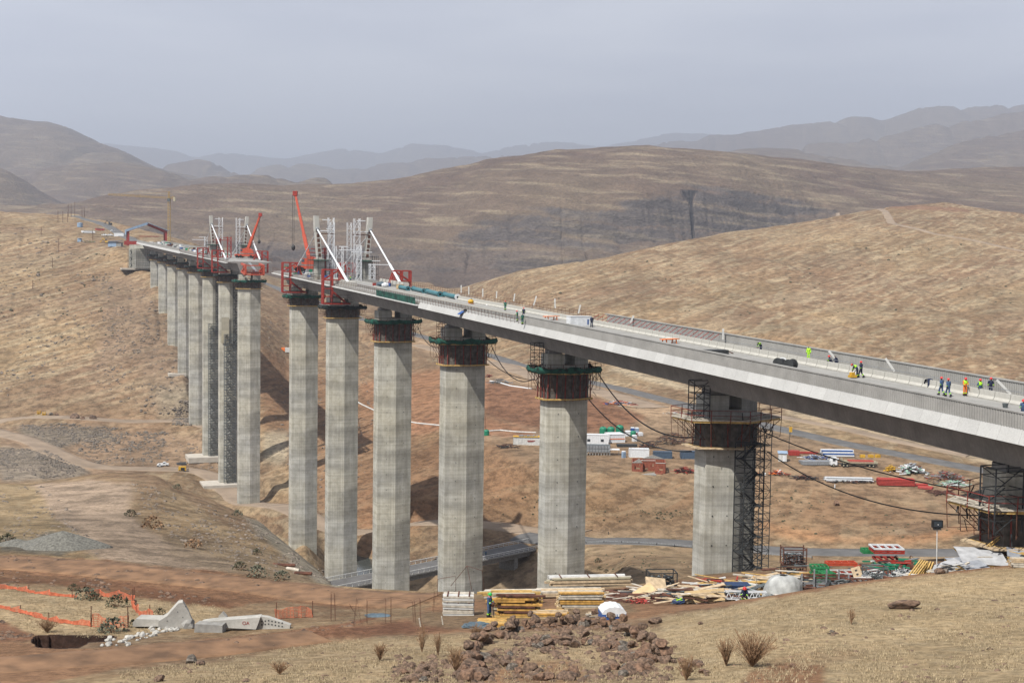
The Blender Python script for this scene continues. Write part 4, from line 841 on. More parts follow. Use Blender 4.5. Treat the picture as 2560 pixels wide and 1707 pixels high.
p = BP(-3.4, 3.2); scaffold('scaffold_tower', 'thin scaffold bay outside the stair scaffold of the yard pier', (p.x, p.y, gz-1), H_, 1.6, 1.6, st0-gz+2.5, 1.8, 'grey_steel', stairs=False, w_=.06)
p = BP(-1.6, -4.9); scaffold('scaffold_tower', 'short scaffold between deck and platform at the left of the yard pier', (p.x, p.y, BP(0).z-9), H_, 2.2, 1.4, 4.6, 1.4, 'dark_steel', stairs=False, w_=.08)
p = BP(50, -4.9); scaffold('scaffold_tower', 'short scaffold between deck and platform left of the second pier from the yard', (p.x, p.y, BP(50).z-9.2), H_, 1.6, 1.6, 4.6, .95, 'dark_steel', stairs=False, w_=.06)
p = BP(98.5, -5.2); scaffold('scaffold_tower', 'short scaffold left of the third pier from the yard', (p.x, p.y, BP(100).z-9.2), H_, 1.2, 1.4, 4.2, .95, 'rust', stairs=False, w_=.05)
p = BP(-52.2, -4.8); scaffold('scaffold_tower', 'dark scaffold at the left of the nearest pier near the photo edge', (p.x, p.y, BP(-50).z-11.2), H_, 3.0, 1.8, 5.6, 1.5, 'dark_steel', stairs=False, w_=.08)
for i, frac, z0 in ((8, 1, 0), (9, 1, 0)):
    p = BP(i*50-4.6, -.2 if i == 8 else .2); gz = zinterp(p.x, p.y); zt_ = BP(i*50).z+ZS-4.5
    full = zt_-gz; low = full*.72
    scaffold('stair_tower', {8: 'lattice stair tower against the pier with the beige patch', 9: 'lattice stair tower against the pier standing on the upper pale footing'}[i], (p.x, p.y, gz+1), H_, 4.6, 2.4, low, 2.3, 'grey_steel', w_=.13, group='lattice stair towers on the far piers')
    p = BP(i*50-3.9, 2.6); scaffold('stair_tower', {8: 'upper half lattice tower on the dark edge of the beige patch pier', 9: 'upper half lattice tower on the dark edge of the upper footing pier'}[i], (p.x, p.y, gz+low-5), H_, 2.6, 1.8, full-low+6, 2.2, 'dark_steel', w_=.12, group='lattice stair towers on the far piers')
M['khaki_conc'] = concrete('beige_concrete', (.36, .33, .26), .1, .05, .05)
MB().box((0, 0, 0), (3.2, .06, 11)).build('cast_patch', 'khaki_conc', PIER[8][0]).location = (-1.9, -3.0, 66)
bpy.data.objects['cast_patch'].rotation_euler = (0, 0, -.26); bpy.data.objects['cast_patch']['label'] = 'beige rectangular patch of newer concrete'
# ------------------------------------------------------------------ cables hanging under the deck
def cable(label, p0, p1, sag, r=.09, m='dark_steel', cat='cable', name='slack_cable', group=None):
    p0, p1 = Vector(p0), Vector(p1); pts = [p0.lerp(p1, k/24)-Vector((0, 0, sag*4*(k/24)*(1-k/24))) for k in range(25)]
    b = MB().tube(pts, r, 6); return tag(b.build(name, m), label, cat, group)
cable('upper slack black cable from the yard pier to the nearest pier', BP(-1, .5, -9.3), BP(-49, 1.0, -9.4), 1.4, .07, group='black cables slung between the near piers')
cable('lower slack black cable from the yard pier to the nearest pier', BP(-3, 4.2, -13.3), BP(-49, -2, -10.6), 2.2, .07, group='black cables slung between the near piers')
cable('slack black cable from the second pier to the yard pier', BP(49, 5.6, -9.6), BP(3, -2, -12.2), 3.2, .1, group='black cables slung between the near piers')
cable('low slack black cable from the second pier to the yard pier', BP(49, 3.6, -13.4), BP(3, -3.2, -14), 2.4, .09, group='black cables slung between the near piers')
cable('slack black cable from the third pier to the second pier', BP(98, 5.4, -9.8), BP(53, -4, -10.8), 2.8, .09, group='black cables slung between the near piers')
cable('low slack black cable from the third pier to the second pier', BP(98, 4.4, -12.4), BP(53, -4, -11), 1.0, .07, group='black cables slung between the near piers')
cable('slack black cable from the yellow stained pier to the third pier', BP(148, 5.4, -10), BP(103, -4, -10.5), 1.5, .08, group='black cables slung between the near piers')
# ------------------------------------------------------------------ stay masts, lattice lifts, stays
def mast(t, w_, label, hh, i4):
    base = BP(t, w_, ZD); sg = 1 if w_ > 0 else -1; root = thing('stay_mast', label, 'stay mast', base, H_, 'concrete stay masts on the deck')
    MB().prism([(-1.1, -1.6), (1.1, -1.6), (1.1, 1.6), (-1.1, 1.6)], 0, 5.6).build('plinth', 'pier', root)
    b = MB(); x0, x1 = sg*.0, sg*.9; lo, hi = 5.6, hh-1
    def R4(z, k): cx = sg*.9*(k); return [(cx-.62, -.95, z), (cx+.62, -.95, z), (cx+.62, .95, z), (cx-.62, .95, z)]
    b.loft([R4(lo, 0), R4(hi, 1)], closed=True, caps=True); b.build('shaft', 'conc_light', root)
    b = MB(); b.loft([[(p[0]-sg*.0, p[1]*1.05, p[2]) for p in R4(hi-3.2, .78)], [(p[0], p[1]*1.05, p[2]) for p in R4(hh, 1.04)]], closed=True, caps=True); b.build('head', 'conc_light', root)
    for k in range(6):
        z = lo+1.+k*(hi-lo-4.)/5; f = (z-lo)/(hi-lo); MB().box((sg*.9*f, -.95, z), (.7, .12, .95)).build('pocket', 'rust', root)
    b = MB(); out = [(-2.6, -3), (2.6, -3), (2.6, 3), (-2.6, 3)]; ring(b, [(-1.1, -1.6), (1.1, -1.6), (1.1, 1.6), (-1.1, 1.6)], 5.3, 2.0, .2); b.build('work_stage', 'green_net', root)
    b = MB()
    for z in (1.5, 3.2, 5.3, 6.3):
        for k in range(4): b.beam((*out[k], z), (*out[(k+1) % 4], z), .09)
    for k in range(4):
        for f in (0, .33, .66): v = Vector(out[k]).lerp(Vector(out[(k+1) % 4]), f); b.beam((*v, 0), (*v, 6.6), .09)
    b.build('stage_frame', 'dark_steel', root)
    return root
def lattice(name, label, loc, rz, w_, h, m='white', bar=.13, cat='lattice tower', group=None, arms=()):
    root = thing(name, label, cat, loc, rz, group); b = MB(); cs = [(-w_/2, -w_/2), (w_/2, -w_/2), (w_/2, w_/2), (-w_/2, w_/2)]
    for c in cs: b.beam((*c, 0), (*c, h), bar)
    b.build('upright', m, root); b = MB(); n = int(h/w_/1.7)+1
    for k in range(n):
        z = k*h/n
        for j in range(4): b.beam((*cs[j], z), (*cs[(j+1) % 4], z), bar*.8); b.beam((*cs[j], z), (*cs[(j+1) % 4], z+h/n), bar*.65)
    b.build('lacing', m, root)
    for (z, x0, x1, mm) in arms:
        b = MB(); b.beam((x0, 0, z), (x1, 0, z), .3, .22); b.build('arm', mm, root)
    return root
TM, TF = 200., 400.
SP = {}
for t, hh, nm in ((TM, 17.2, 'near'), (TF, 17.5, 'far')):
    for sg, side in ((-1, 'left'), (1, 'right')):
        w_ = sg*6.6; mast(t, w_, '%s hand concrete stay mast of the %s pair, with brown pockets' % (side, nm), hh, 0)
        lattice('mast_lift', 'white lattice lift beside the %s mast of the %s pair' % (side, nm), BP(t-1, sg*3.6, ZD), H_, 1.5, 16.8, arms=((16.2, 0, sg*2.4, 'white'), (13.2, -sg*.9, sg*3.2, 'white'), (12.4, -sg*1.2, sg*3.4, 'rust')), group='white lattice lifts beside the stay masts')
        if nm == 'near': lattice('mast_lift', 'thin white lattice lift behind the %s mast of the %s pair' % (side, nm), BP(t+2.6, sg*2.4, ZD), H_, 1.1, 15.6, bar=.1, arms=((13.8, 0, sg*1.6, 'white'),), group='white lattice lifts beside the stay masts')
        hd = BP(t-1.2, w_+sg*.8, ZD+hh-3.6); an = BP(t-(34 if nm == 'near' else 36), w_+sg*.1, ZD+.3)
        for q, dirn in ((an, 'toward the camera'), (BP(t+33, w_, ZD+.5), 'away from the camera')):
            h2 = hd if q is an else BP(t+1.2, w_+sg*.8, ZD+hh-5)
            st = thing('stay_cable', 'white stay from the %s mast of the %s pair running %s' % (side, nm, dirn), 'stay cable', h2, 0, 'white stay tubes of the launching masts')
            v = q-h2; b = MB().tube([Vector(), v*.66], .22 if q is an else .14, 8); b.build('tube', 'white', st)
            b = MB().tube([v*.64, v], .34 if q is an else .22, 10); b.build('lower_sleeve', 'white', st); MB().tube([-v*.012, v*.01], .5, 8).build('anchor_head', 'steel', st)
lattice('mast_lift', 'short white lattice frame in the middle of the near deck', BP(197, -1.8, ZD), H_, 1.9, 9.2, arms=((8.2, 0, 4.5, 'white'), (9.1, 0, 2.4, 'white')), group='short white lattice frames on the deck')
lattice('mast_lift', 'low white lattice frame on the deck left of the middle frame', BP(199, -4.0, ZD), H_, 1.4, 5.6, arms=((5.5, 0, 1.6, 'white'),), group='short white lattice frames on the deck')
lattice('mast_lift', 'low white lattice crane with red hook block in front of the right near mast', BP(189, 5.3, ZD), H_, 1.3, 4.8, arms=((4.6, -1, 4.6, 'white'), (5.6, 0, 2.2, 'white')), group='short white lattice frames on the deck')
lattice('mast_lift', 'tall slim white lattice in front of the right near mast', BP(193, 2.7, ZD), H_, 1.2, 9.6, arms=((7.8, -2, 3.6, 'white'),), group='short white lattice frames on the deck')
lattice('mast_lift', 'slim white lattice frame left of the far mast pair', BP(435, -4.8, ZD), H_, 1.2, 8.2, arms=((6.8, -6, 0, 'white'), (8, -3, 0, 'white')), group='short white lattice frames on the deck')
# anchor blocks stepped along the deck near the stay feet
for k in range(7):
    for sg in (-1, 1):
        o = MB().box((0, 0, .55), (1.6, 2.2, 1.1)).build('anchor_block', 'conc_light'); o.location = BP(163+k*3.2, sg*6.5, ZD); o.rotation_euler = (0, .16*sg, H_)
        tag(o, 'pale concrete block in the row along the %s deck edge by the near stay foot' % ('left' if sg < 0 else 'right'), 'concrete block', 'pale blocks along the %s deck edge' % ('left' if sg < 0 else 'right'))
# ------------------------------------------------------------------ red C frames clamped round the deck edges
def cframe(t, sg, label, wid=1.5, m='red', both=True):
    root = thing('clamp_frame', label, 'steel frame', BP(t, 0, 0), H_, 'red steel clamp frames round the deck edges'); X = lambda w_: sg*w_
    for y in (-wid/2, wid/2):
        b = MB(); b.beam((X(11.2), y, -6.4), (X(11.2), y, 2.2), .38); b.beam((X(8.9), y, -6.4), (X(8.9), y, 2.2), .38); b.build('post', m, root)
        b = MB(); b.beam((X(11.2), y, 2.2), (X(6.6), y, 2.2), .34); b.beam((X(11.2), y, -6.4), (X(4.2), y, -6.4), .4); b.beam((X(11.2), y, -.4), (X(6.9), y, -.4), .3); b.beam((X(11.2), y, -2.6), (X(8.9), y, -2.6), .25); b.beam((X(11.2), y, -4.6), (X(8.9), y, -4.6), .25); b.build('chord', m, root)
        b = MB(); b.beam((X(8.7), y, -3.4), (X(5.0), y, -6.3), .32); b.beam((X(6.8), y, 2.1), (X(5.6), y, ZD), .28); b.beam((X(11), y, -.3), (X(7), y, 2.1), .22); b.beam((X(6.9), y, 2.2), (X(6.9), y, -.4), .26); b.build('diagonal', m, root)
    b = MB()
    for w_, z in ((11.2, 2.2), (8.9, 2.2), (11.2, -6.4), (8.9, -6.4), (11.2, -.4), (6.6, 2.2), (11.2, -2.6), (11.2, -4.6), (5, -6.4)): b.beam((X(w_), -wid/2, z), (X(w_), wid/2, z), .22)
    b.build('cross_tie', m, root)
    b = MB()
    for z in (-5.9, -5.0, -4.2):
        b.beam((X(9.2), -wid*.7, z), (X(3.5), -wid*.7, z), .07)
    for w_ in (9, 7, 5): b.beam((X(w_), -wid*.7, -6.2), (X(w_), -wid*.7, -4.2), .07)
    b.build('stage_rail', 'dark_steel', root); MB().box((X(7), 0, -6.1), (6.5, wid*1.3, .1)).build('stage', 'dark_net', root)
    return root
cframe(t_of(706, -11.2, 0)+0, -1, 'red clamp frame at the left end of the near deck tip')
cframe(t_of(807, -11.2, 0), -1, 'large red clamp frame hanging over the pier below the near masts')
cframe(t_of(1023, 11.0, 0), 1, 'red clamp frame on the far deck edge by the right near stay foot')
cframe(t_of(871, 9.5, 0), 1, 'red clamp frame seen behind the middle white lattice frame')
cframe(t_of(494, -11.2, 0), -1, 'red clamp frame on the far deck, the left one of two')
cframe(t_of(530, -11.2, 0), -1, 'red clamp frame on the far deck below the white stay')
cframe(t_of(668, 11.0, 0), 1, 'red clamp frame on the right edge of the far deck tip')
lattice('red_tower', 'red lattice tower with a cantilever arm between the near masts', BP(203, -3.6, ZD), H_, 1.5, 8.6, 'red', .2, arms=((8.2, -4.6, 0, 'red'), (7.2, -5.5, 0, 'red')), group='red lattice towers between the masts')
lattice('red_tower', 'red lattice tower with arm between the far masts', BP(398, -.2, ZD), H_, 1.5, 8.8, 'red', .2, arms=((8.4, -2.6, .4, 'red'), (7.4, -6.6, 0, 'red')), group='red lattice towers between the masts')
lattice('red_tower', 'left red lattice post between the far masts', BP(398, -4.6, ZD), H_, 1.5, 8.2, 'red', .2, group='red lattice towers between the masts')
# ------------------------------------------------------------------ orange-red nose platform at the far deck tip
nz_ = thing('launch_nose', 'orange red steel nose with stair and railings at the tip of the far deck', 'steel nose', BP(347, 0, 0), H_)
for sg in (-1, 1):
    b = MB(); b.beam((sg*3.4, -.4, -2.2), (sg*3.4, -9, -2.8), .7, .7); b.beam((sg*3.4, -.4, -5.2), (sg*3.4, -9, -6.2), .7, .7); b.beam((sg*3.4, -9, -2.6), (sg*3.4, -9, -6.2), .7, .7); b.beam((sg*3.4, -.4, -5.2), (sg*3.4, -9, -2.8), .45); b.beam((sg*3.4, -4.5, -2.4), (sg*3.4, -4.5, -5.8), .4); b.build('side_frame', 'orange_red', nz_)
b = MB(); b.beam((-3.4, -9, -6.2), (3.4, -9, -6.2), .5); b.beam((-3.4, -9, -2.8), (3.4, -9, -2.8), .35); b.beam((-3.4, -4, -5.6), (3.4, -4, -5.6), .4); b.build('cross_beam', 'orange_red', nz_)
MB().box((0, -5, -5.3), (6, 7.5, .15)).build('floor', 'dark_steel', nz_)
b = MB()
for x in np.linspace(-3.4, 3.4, 9): b.beam((x, -9.2, -6), (x, -9.2, -4.4), .09)
for z in (-4.4, -5.0, -5.5): b.beam((-3.4, -9.2, z), (3.4, -9.2, z), .09)
b.build('railing', 'red', nz_); MB().beam((-.6, -1, -1.8), (.9, -8.6, -5.1), 1.0, .12).build('stair', 'steel', nz_)
# ------------------------------------------------------------------ mobile cranes standing on the deck
def mcrane(px, py, d, tip, label, rope_len, base_w):
    base = at(px, py, d); root = thing('mobile_crane', label, 'crane', base, 0, 'orange red mobile cranes on the deck')
    v = Vector(tip)-base; u = v.normalized(); side = u.cross(Vector((0, 1, 0))).normalized()
    b = MB(); b.beam(u*1.0, u*(v.length*.42), 1.0, 1.1); b.build('boom_base', 'orange_red', root); b = MB(); b.beam(u*(v.length*.4), u*(v.length*.72), .75, .85); b.beam(u*(v.length*.7), v, .6, .7); b.build('boom_extension', 'orange_red', root)
    b = MB(); b.box(v, (1.3, 1.3, 1.4)); b.build('boom_head', 'red', root)
    b = MB(); b.loft([[(-1.6, -1.5, -.2), (3.2, -1.5, -.2), (2.6, -1.5, 1.2), (.6, -1.5, 2.3), (-1.2, -1.5, 1.6)], [(-1.6, 1.5, -.2), (3.2, 1.5, -.2), (2.6, 1.5, 1.2), (.6, 1.5, 2.3), (-1.2, 1.5, 1.6)]], closed=True, caps=True); b.build('superstructure', 'orange_red', root)
    cb = MB().box((-1.9, -.4, .8), (1.1, 1.2, 1.7)).build('cab', 'orange_red', root); MB().box((-2.0, -1.02, 1.0), (.8, .06, .9)).build('window', 'glass', cb)
    b = MB(); b.box((0, 0, -1.0), (9.5, 2.6, .9)); b.build('chassis', 'orange_red', root)
    for x in (-3.8, -2.2, 2.0, 3.6):
        for y in (-1.3, 1.3): MB().tube([(x, y-.25, -1.55), (x, y+.25, -1.55)], .62, 12).build('wheel', 'black', root)
    b = MB()
    for dx in (-.3, .2): b.tube([v+Vector((dx-.5, 0, -.4)), v+Vector((dx-.5, 0, -rope_len))], .06, 5)
    b.build('hoist_rope', 'dark_steel', root); MB().blob(v+Vector((-.5, 0, -rope_len)), .6, 2, 1, .05, (1, 1, 1.5)).build('hook_block', 'dark_steel', root)
    return root
dn = BP(226, 1).y; mcrane(776, 660, dn, at(738, 484, dn+4), 'near orange mobile crane with its long boom leaning left past the masts', 16, 0)
df = BP(382, 3).y; mcrane(617, 632, df, at(651, 537, df-2), 'far orange red mobile crane with its boom leaning right between the far masts', 11, 0)
# ------------------------------------------------------------------ far abutment, launching shed
ab = thing('abutment', 'ribbed concrete abutment with scaffold at the far end of the viaduct', 'abutment', BP(752), H_)
zb = zinterp(BP(745).x, BP(745).y)-BZ-G_*752
b = MB(); b.prism([(-9, -6), (7.5, -6), (9, 2), (8, 26), (-10.5, 26), (-12.5, 10)], -19.5, -5.9); b.build('wall', 'pier', ab)
b = MB().prism([(-12.2, 8), (-10.4, 25), (8, 25), (8.8, 2)], -5.9, -3.2); b.build('upper_wall', 'pier', ab); MB().box((-6, 14, -19.9), (24, 34, 1.2)).build('footing', 'pad', ab)
b = MB()
for k in range(8):
    a_ = Vector((-12.7, 10.2, 0)).lerp(Vector((-9.1, -6.2, 0)), k/7); b.beam(a_+Vector((-.35, -.2, -19.5)), a_+Vector((-.35, -.2, -6)), .16)
for k in range(9): z = -19+k*1.55; b.beam((-13.1, 10, z), (-9.4, -6.4, z), .12); b.beam((-9.2, -6.5, z), (7.5, -6.5, z), .12)
for k in range(12): x = -9+k*1.5; b.beam((x, -6.5, -19.5), (x, -6.5, -6), .12)
b.build('scaffold', 'grey_steel', ab)
b = MB(); z = -19.
for k in range(6): b.beam((-11.6-.2*(k % 2), 5-2.6*(k % 2), z+k*2.2), (-11.2, 5-2.6*((k+1) % 2), z+k*2.2+2.2), .35)
b.build('stair', 'dark_steel', ab)
shd = thing('launching_shed', 'open red portal shed with a pale blue gabled roof spanning the far deck end', 'shed', BP(768, 0, ZD), H_)
for y in (-5, 5):
    b = MB()
    for sg in (-1, 1): b.beam((sg*12.6, y, -3), (sg*12.6, y, 7.6), 1.2, .9); b.beam((sg*12.6, y, 7.2), (0, y, 12.2), .8, 1.0)
    b.beam((-5, y, 3.6), (8, y, 3.8), .35); b.build('portal_frame', 'red', shd)
for sg in (-1, 1):
    b = MB(); b.loft([[(sg*14.2, -6.5, 7.9), (0, -6.5, 13.2), (0, -6.5, 12.95), (sg*14.2, -6.5, 7.6)], [(sg*14.2, 6.5, 7.9), (0, 6.5, 13.2), (0, 6.5, 12.95), (sg*14.2, 6.5, 7.6)]], closed=True, caps=True); b.build('roof_sheet', 'tail_blue', shd)
b = MB(); b.box((-14.1, 0, 6.2), (.15, 12, 3.2)); b.build('side_cladding', 'tail_blue', shd); b = MB(); b.beam((-14.2, -6.7, 7.3), (0, -6.7, 12.5), .12, 1.6); b.build('eaves_sheet', 'tail_blue', shd); MB().box((-9, -5.4, -1.2), (13, .4, 2.6)).build('base_frame', 'red', shd)
# tower crane far behind the deck
M['crane_yellow'] = mat('faded_crane_yellow', (.4, .27, .09), .6, .1, 2); tw = at(423, 601, 960); tc_ = thing('tower_crane', 'yellow tower crane with a long jib pointing left beyond the far deck', 'tower crane', tw)
k_ = 960/3100.
def lat(b, a_, c_, w_, n, m_=.18):
    a_, c_ = Vector(a_), Vector(c_); d = (c_-a_).normalized(); x = d.cross(Vector((0, 1, .01))).normalized(); y = Vector((0, 1, 0))
    cs = [x*w_/2+y*w_/2, -x*w_/2+y*w_/2, -x*w_/2-y*w_/2, x*w_/2-y*w_/2]
    for c in cs: b.beam(a_+c, c_+c, m_)
    for q in range(n):
        p0, p1 = a_.lerp(c_, q/n), a_.lerp(c_, (q+1)/n)
        for j in range(4): b.beam(p0+cs[j], p1+cs[(j+1) % 4], m_*.7)
b = MB(); lat(b, (0, 0, -6), (0, 0, 103*k_), 1.7, 16, .2); b.build('mast', 'crane_yellow', tc_)
b = MB(); lat(b, (0, 0, 105*k_), (-152*k_, 0, 112*k_), 1.1, 20, .2); b.build('jib', 'crane_yellow', tc_); b = MB(); lat(b, (0, 0, 105*k_), (14*k_, 0, 106*k_), 1.2, 4, .25); b.build('counter_jib', 'crane_yellow', tc_)
b = MB(); lat(b, (0, 0, 103*k_), (-.3, 0, 121*k_), 1.0, 4, .25); b.beam((-.3, 0, 121*k_), (-90*k_, 0, 109.5*k_), .12); b.beam((-.3, 0, 121*k_), (13*k_, 0, 107*k_), .12); b.build('tower_head', 'crane_yellow', tc_); MB().box((0, -1.2, 100*k_), (2, 1.6, 2.4)).build('cab', 'grey_steel', tc_)
MB().box((13*k_, 0, 102*k_), (1.6, 1.4, 3)).build('counterweight', 'khaki', tc_)
# ------------------------------------------------------------------ people
def deckhit(px, py, z=ZD):
    s, m = ray(px, py); A = np.array([[s, SH, -CH], [1, -CH, -SH], [m, -G_, 0]]); d, t, w_ = np.linalg.solve(A, [BX, BY, BZ+z]); return t, w_
POSE = {}
def sym(d): return d
def skel(kind):
    J = dict(pel=(0, 0, .95), che=(0, .01, 1.28), nec=(0, .01, 1.47), hed=(0, .03, 1.6), top=(0, .02, 1.7))
    for s, n in ((-1, 'l'), (1, 'r')):
        J.update({n+'sh': (s*.18, 0, 1.42), n+'el': (s*.25, -.04, 1.15), n+'wr': (s*.25, .08, .92), n+'hp': (s*.09, 0, .9), n+'kn': (s*.1, .03, .5), n+'an': (s*.1, -.03, .09), n+'to': (s*.11, .13, .04)})
    if kind == 'walk':
        J.update(lkn=(-.1, .17, .52), lan=(-.1, .2, .11), lto=(-.11, .36, .08), rkn=(.1, -.02, .5), ran=(.1, -.3, .16), rto=(.11, -.17, .04), lwr=(-.26, -.12, .94), lel=(-.25, -.14, 1.16), rwr=(.25, .24, 1.0), rel=(.26, .06, 1.15))
    if kind == 'bend':
        J.update(che=(0, .24, 1.2), nec=(0, .4, 1.3), hed=(0, .52, 1.32), top=(0, .6, 1.36), lsh=(-.18, .34, 1.26), rsh=(.18, .34, 1.26), lel=(-.22, .42, .98), rel=(.22, .42, .98), lwr=(-.12, .52, .74), rwr=(.12, .52, .74))
    if kind == 'work':
        J.update(hed=(0, .06, 1.59), top=(0, .08, 1.69), lel=(-.24, .08, 1.14), rel=(.24, .08, 1.14), lwr=(-.14, .32, 1.08), rwr=(.14, .32, 1.02), lkn=(-.12, .05, .5), rkn=(.12, .03, .5))
    if kind == 'crouch':
        J.update(pel=(0, 0, .38), lhp=(-.1, 0, .36), rhp=(.1, 0, .36), che=(0, .16, .72), nec=(0, .26, .88), hed=(0, .32, 1.0), top=(0, .33, 1.1), lsh=(-.18, .22, .84), rsh=(.18, .22, .84), lel=(-.26, .36, .64), rel=(.26, .36, .64), lwr=(-.12, .54, .52), rwr=(.12, .54, .5), lkn=(-.17, .36, .48), rkn=(.17, .36, .5), lan=(-.14, .06, .09), ran=(.14, .1, .09), lto=(-.15, .22, .04), rto=(.15, .26, .04))
    return J
def skin_mesh(name, J, edges, rad, m):
    ks = list(dict.fromkeys(k for e in edges for k in e)); me = bpy.data.meshes.new(name); me.from_pydata([J[k] for k in ks], [(ks.index(a), ks.index(c)) for a, c in edges], []); me.update()
    o = bpy.data.objects.new('_t', me); COL.objects.link(o); o.modifiers.new('s', 'SKIN'); sb = o.modifiers.new('u', 'SUBSURF'); sb.levels = 1
    if not me.skin_vertices: me.attributes.new if False else None
    if not me.skin_vertices:
        bpy.context.view_layer.objects.active = o; o.select_set(True); bpy.ops.mesh.customdata_skin_add(); o.select_set(False)
    for i, k in enumerate(ks): r = rad.get(k, .05); me.skin_vertices[0].data[i].radius = (r, r) if not isinstance(r, tuple) else r
    me.skin_vertices[0].data[0].use_root = True
    dg = bpy.context.evaluated_depsgraph_get(); r = bpy.data.meshes.new_from_object(o.evaluated_get(dg)); r.name = name; bpy.data.objects.remove(o)
    r.materials.clear(); r.materials.append(M[m]) if m else r.materials.append(None); r.shade_smooth(); return r
BASE = {}
def person_meshes(kind):
    if kind in BASE: return BASE[kind]
    J = skel(kind); Ed = [('pel', 'che'), ('che', 'nec'), ('nec', 'hed'), ('hed', 'top')]; rad = dict(pel=.12, che=.14, nec=.052, hed=.085, top=.07)
    cl = [('pel', 'che'), ('che', 'nk')]; J['nk'] = tuple(Vector(J['che']).lerp(Vector(J['nec']), .8)); crad = dict(pel=.155, che=.175, nk=.1)
    f = Vector(J['top'])-Vector(J['nec']); J['nose'] = tuple(Vector(J['hed'])+Vector((0, .105, 0))); Ed.append(('hed', 'nose')); rad['nose'] = .014
    for n in 'lr':
        s = -1 if n == 'l' else 1
        Ed += [('che', n+'sh'), (n+'sh', n+'el'), (n+'el', n+'wr'), ('pel', n+'hp'), (n+'hp', n+'kn'), (n+'kn', n+'an'), (n+'an', n+'to')]
        rad.update({n+'sh': .06, n+'el': .042, n+'wr': .03, n+'hp': .085, n+'kn': .058, n+'an': .04, n+'to': .035})
        wr = Vector(J[n+'wr']); u = (wr-Vector(J[n+'el'])).normalized(); J[n+'pm'] = tuple(wr+u*.07); Ed.append((n+'wr', n+'pm')); rad[n+'pm'] = .035
        for q in range(4): J[n+'f%d' % q] = tuple(wr+u*(.15-.012*abs(q-1.4))+Vector((s*-.012, (q-1.5)*.021, 0))); Ed.append((n+'pm', n+'f%d' % q)); rad[n+'f%d' % q] = .009
        J[n+'th'] = tuple(wr+u*.08+Vector((-s*.02, .055, 0))); Ed.append((n+'pm', n+'th')); rad[n+'th'] = .01
        J[n+'cu'] = tuple(Vector(J[n+'el']).lerp(wr, .92)); J[n+'hm'] = tuple(Vector(J[n+'kn']).lerp(Vector(J[n+'an']), .95))
        cl += [('nk', n+'sh'), (n+'sh', n+'el'), (n+'el', n+'cu'), ('pel', n+'hp'), (n+'hp', n+'kn'), (n+'kn', n+'hm')]
        crad.update({n+'sh': .082, n+'el': .066, n+'cu': .055, n+'hp': .11, n+'kn': .085, n+'hm': .072})
    tr = {k: J[k] for k in ('pel', 'che', 'nk', 'lsh', 'rsh')}
    tr['md'] = tuple(Vector(J['pel']).lerp(Vector(J['che']), .35))
    body = skin_mesh('body', J, Ed, rad, 'skin'); cloth = skin_mesh('overall', J, cl, crad, 'overall')
    vest = skin_mesh('vest', tr, [('md', 'che'), ('che', 'nk'), ('nk', 'lsh'), ('nk', 'rsh')], dict(md=.18, che=.198, nk=.12, lsh=.1, rsh=.1), 'hivis')
    h = Vector(J['hed']).lerp(Vector(J['top']), .45); b = MB(); ax = (Vector(J['top'])-Vector(J['nec'])).normalized()
    rot = ax.to_track_quat('Z', 'Y').to_matrix(); rows = []
    for a_ in range(6):
        th = a_/5*math.pi/2; rows.append([h+rot@Vector((math.cos(k*math.pi/6)*.135*math.cos(th), math.sin(k*math.pi/6)*.15*math.cos(th), .16*math.sin(th))) for k in range(12)])
    b.loft(rows, closed=True); b.loft([[h+rot@Vector((math.cos(k*math.pi/6)*.16, math.sin(k*math.pi/6)*.18+.015, -.005)) for k in range(12)], [h+rot@Vector((math.cos(k*math.pi/6)*.13, math.sin(k*math.pi/6)*.15, .01)) for k in range(12)]], closed=True)
    me = bpy.data.meshes.new('helmet'); me.from_pydata(b.v, [], b.f); me.materials.append(M['helmet_red']); me.shade_smooth()
    b = MB()
    for n in 'lr':
        an, to = Vector(J[n+'an']), Vector(J[n+'to']); b.beam(an+Vector((0, -.06, -.04)), to+Vector((0, .05, 0)), .11, .1); b.beam(an+Vector((0, -.01, -.05)), an+Vector((0, -.01, .1)), .12)
    bt = bpy.data.meshes.new('boots'); bt.from_pydata(b.v, [], b.f); bt.materials.append(M['black'])
    b = MB()
    for n in 'lr':
        for a_, c_, f_, r_ in (('kn', 'an', .55, .092), ('el', 'wr', .4, .074)):
            p_, q_ = Vector(J[n+a_]), Vector(J[n+c_]); b.tube([p_.lerp(q_, f_-.09), p_.lerp(q_, f_+.09)], r_, 8)
    bd = bpy.data.meshes.new('reflective_bands'); bd.from_pydata(b.v, [], b.f); bd.materials.append(M['hivis'])
    BASE[kind] = dict(body=body, overall=cloth, vest=vest, helmet=me, boots=bt, bands=bd); return BASE[kind]
def person(loc, rz, kind, label, suit='overall', helmet='helmet_red', vest=None, bands=True, group='workers on the bridge deck', hood=None, sc=1.0):
    B_ = person_meshes(kind); root = thing('person', label, 'person', loc, rz, group); root.scale = (sc,)*3
    def put(name, me, m):
        o = bpy.data.objects.new(name, me); COL.objects.link(o); o.parent = root
        if m: o.material_slots[0].link = 'OBJECT'; o.material_slots[0].material = M[m]
        return o
    put('body', B_['body'], 'skin'); put('overall', B_['overall'], suit); put('boots', B_['boots'], 'black')
    if helmet: put('helmet', B_['helmet'], helmet)
    if vest: put('vest', B_['vest'], vest)
    if bands: put('reflective_bands', B_['bands'], 'hivis')
    return root
def on_deck(px, py, z=ZD+.02):
    t, w_ = deckhit(px, py, z); return BP(t, w_, z)
def dperson(px, py, w_, rz, kind, label, **k):
    if w_ is None: loc = on_deck(px, py)
    else: t = t_of(px, w_, ZD); loc = BP(t, w_, ZD+.02)
    return person(loc, R(rz), kind, label, **k)
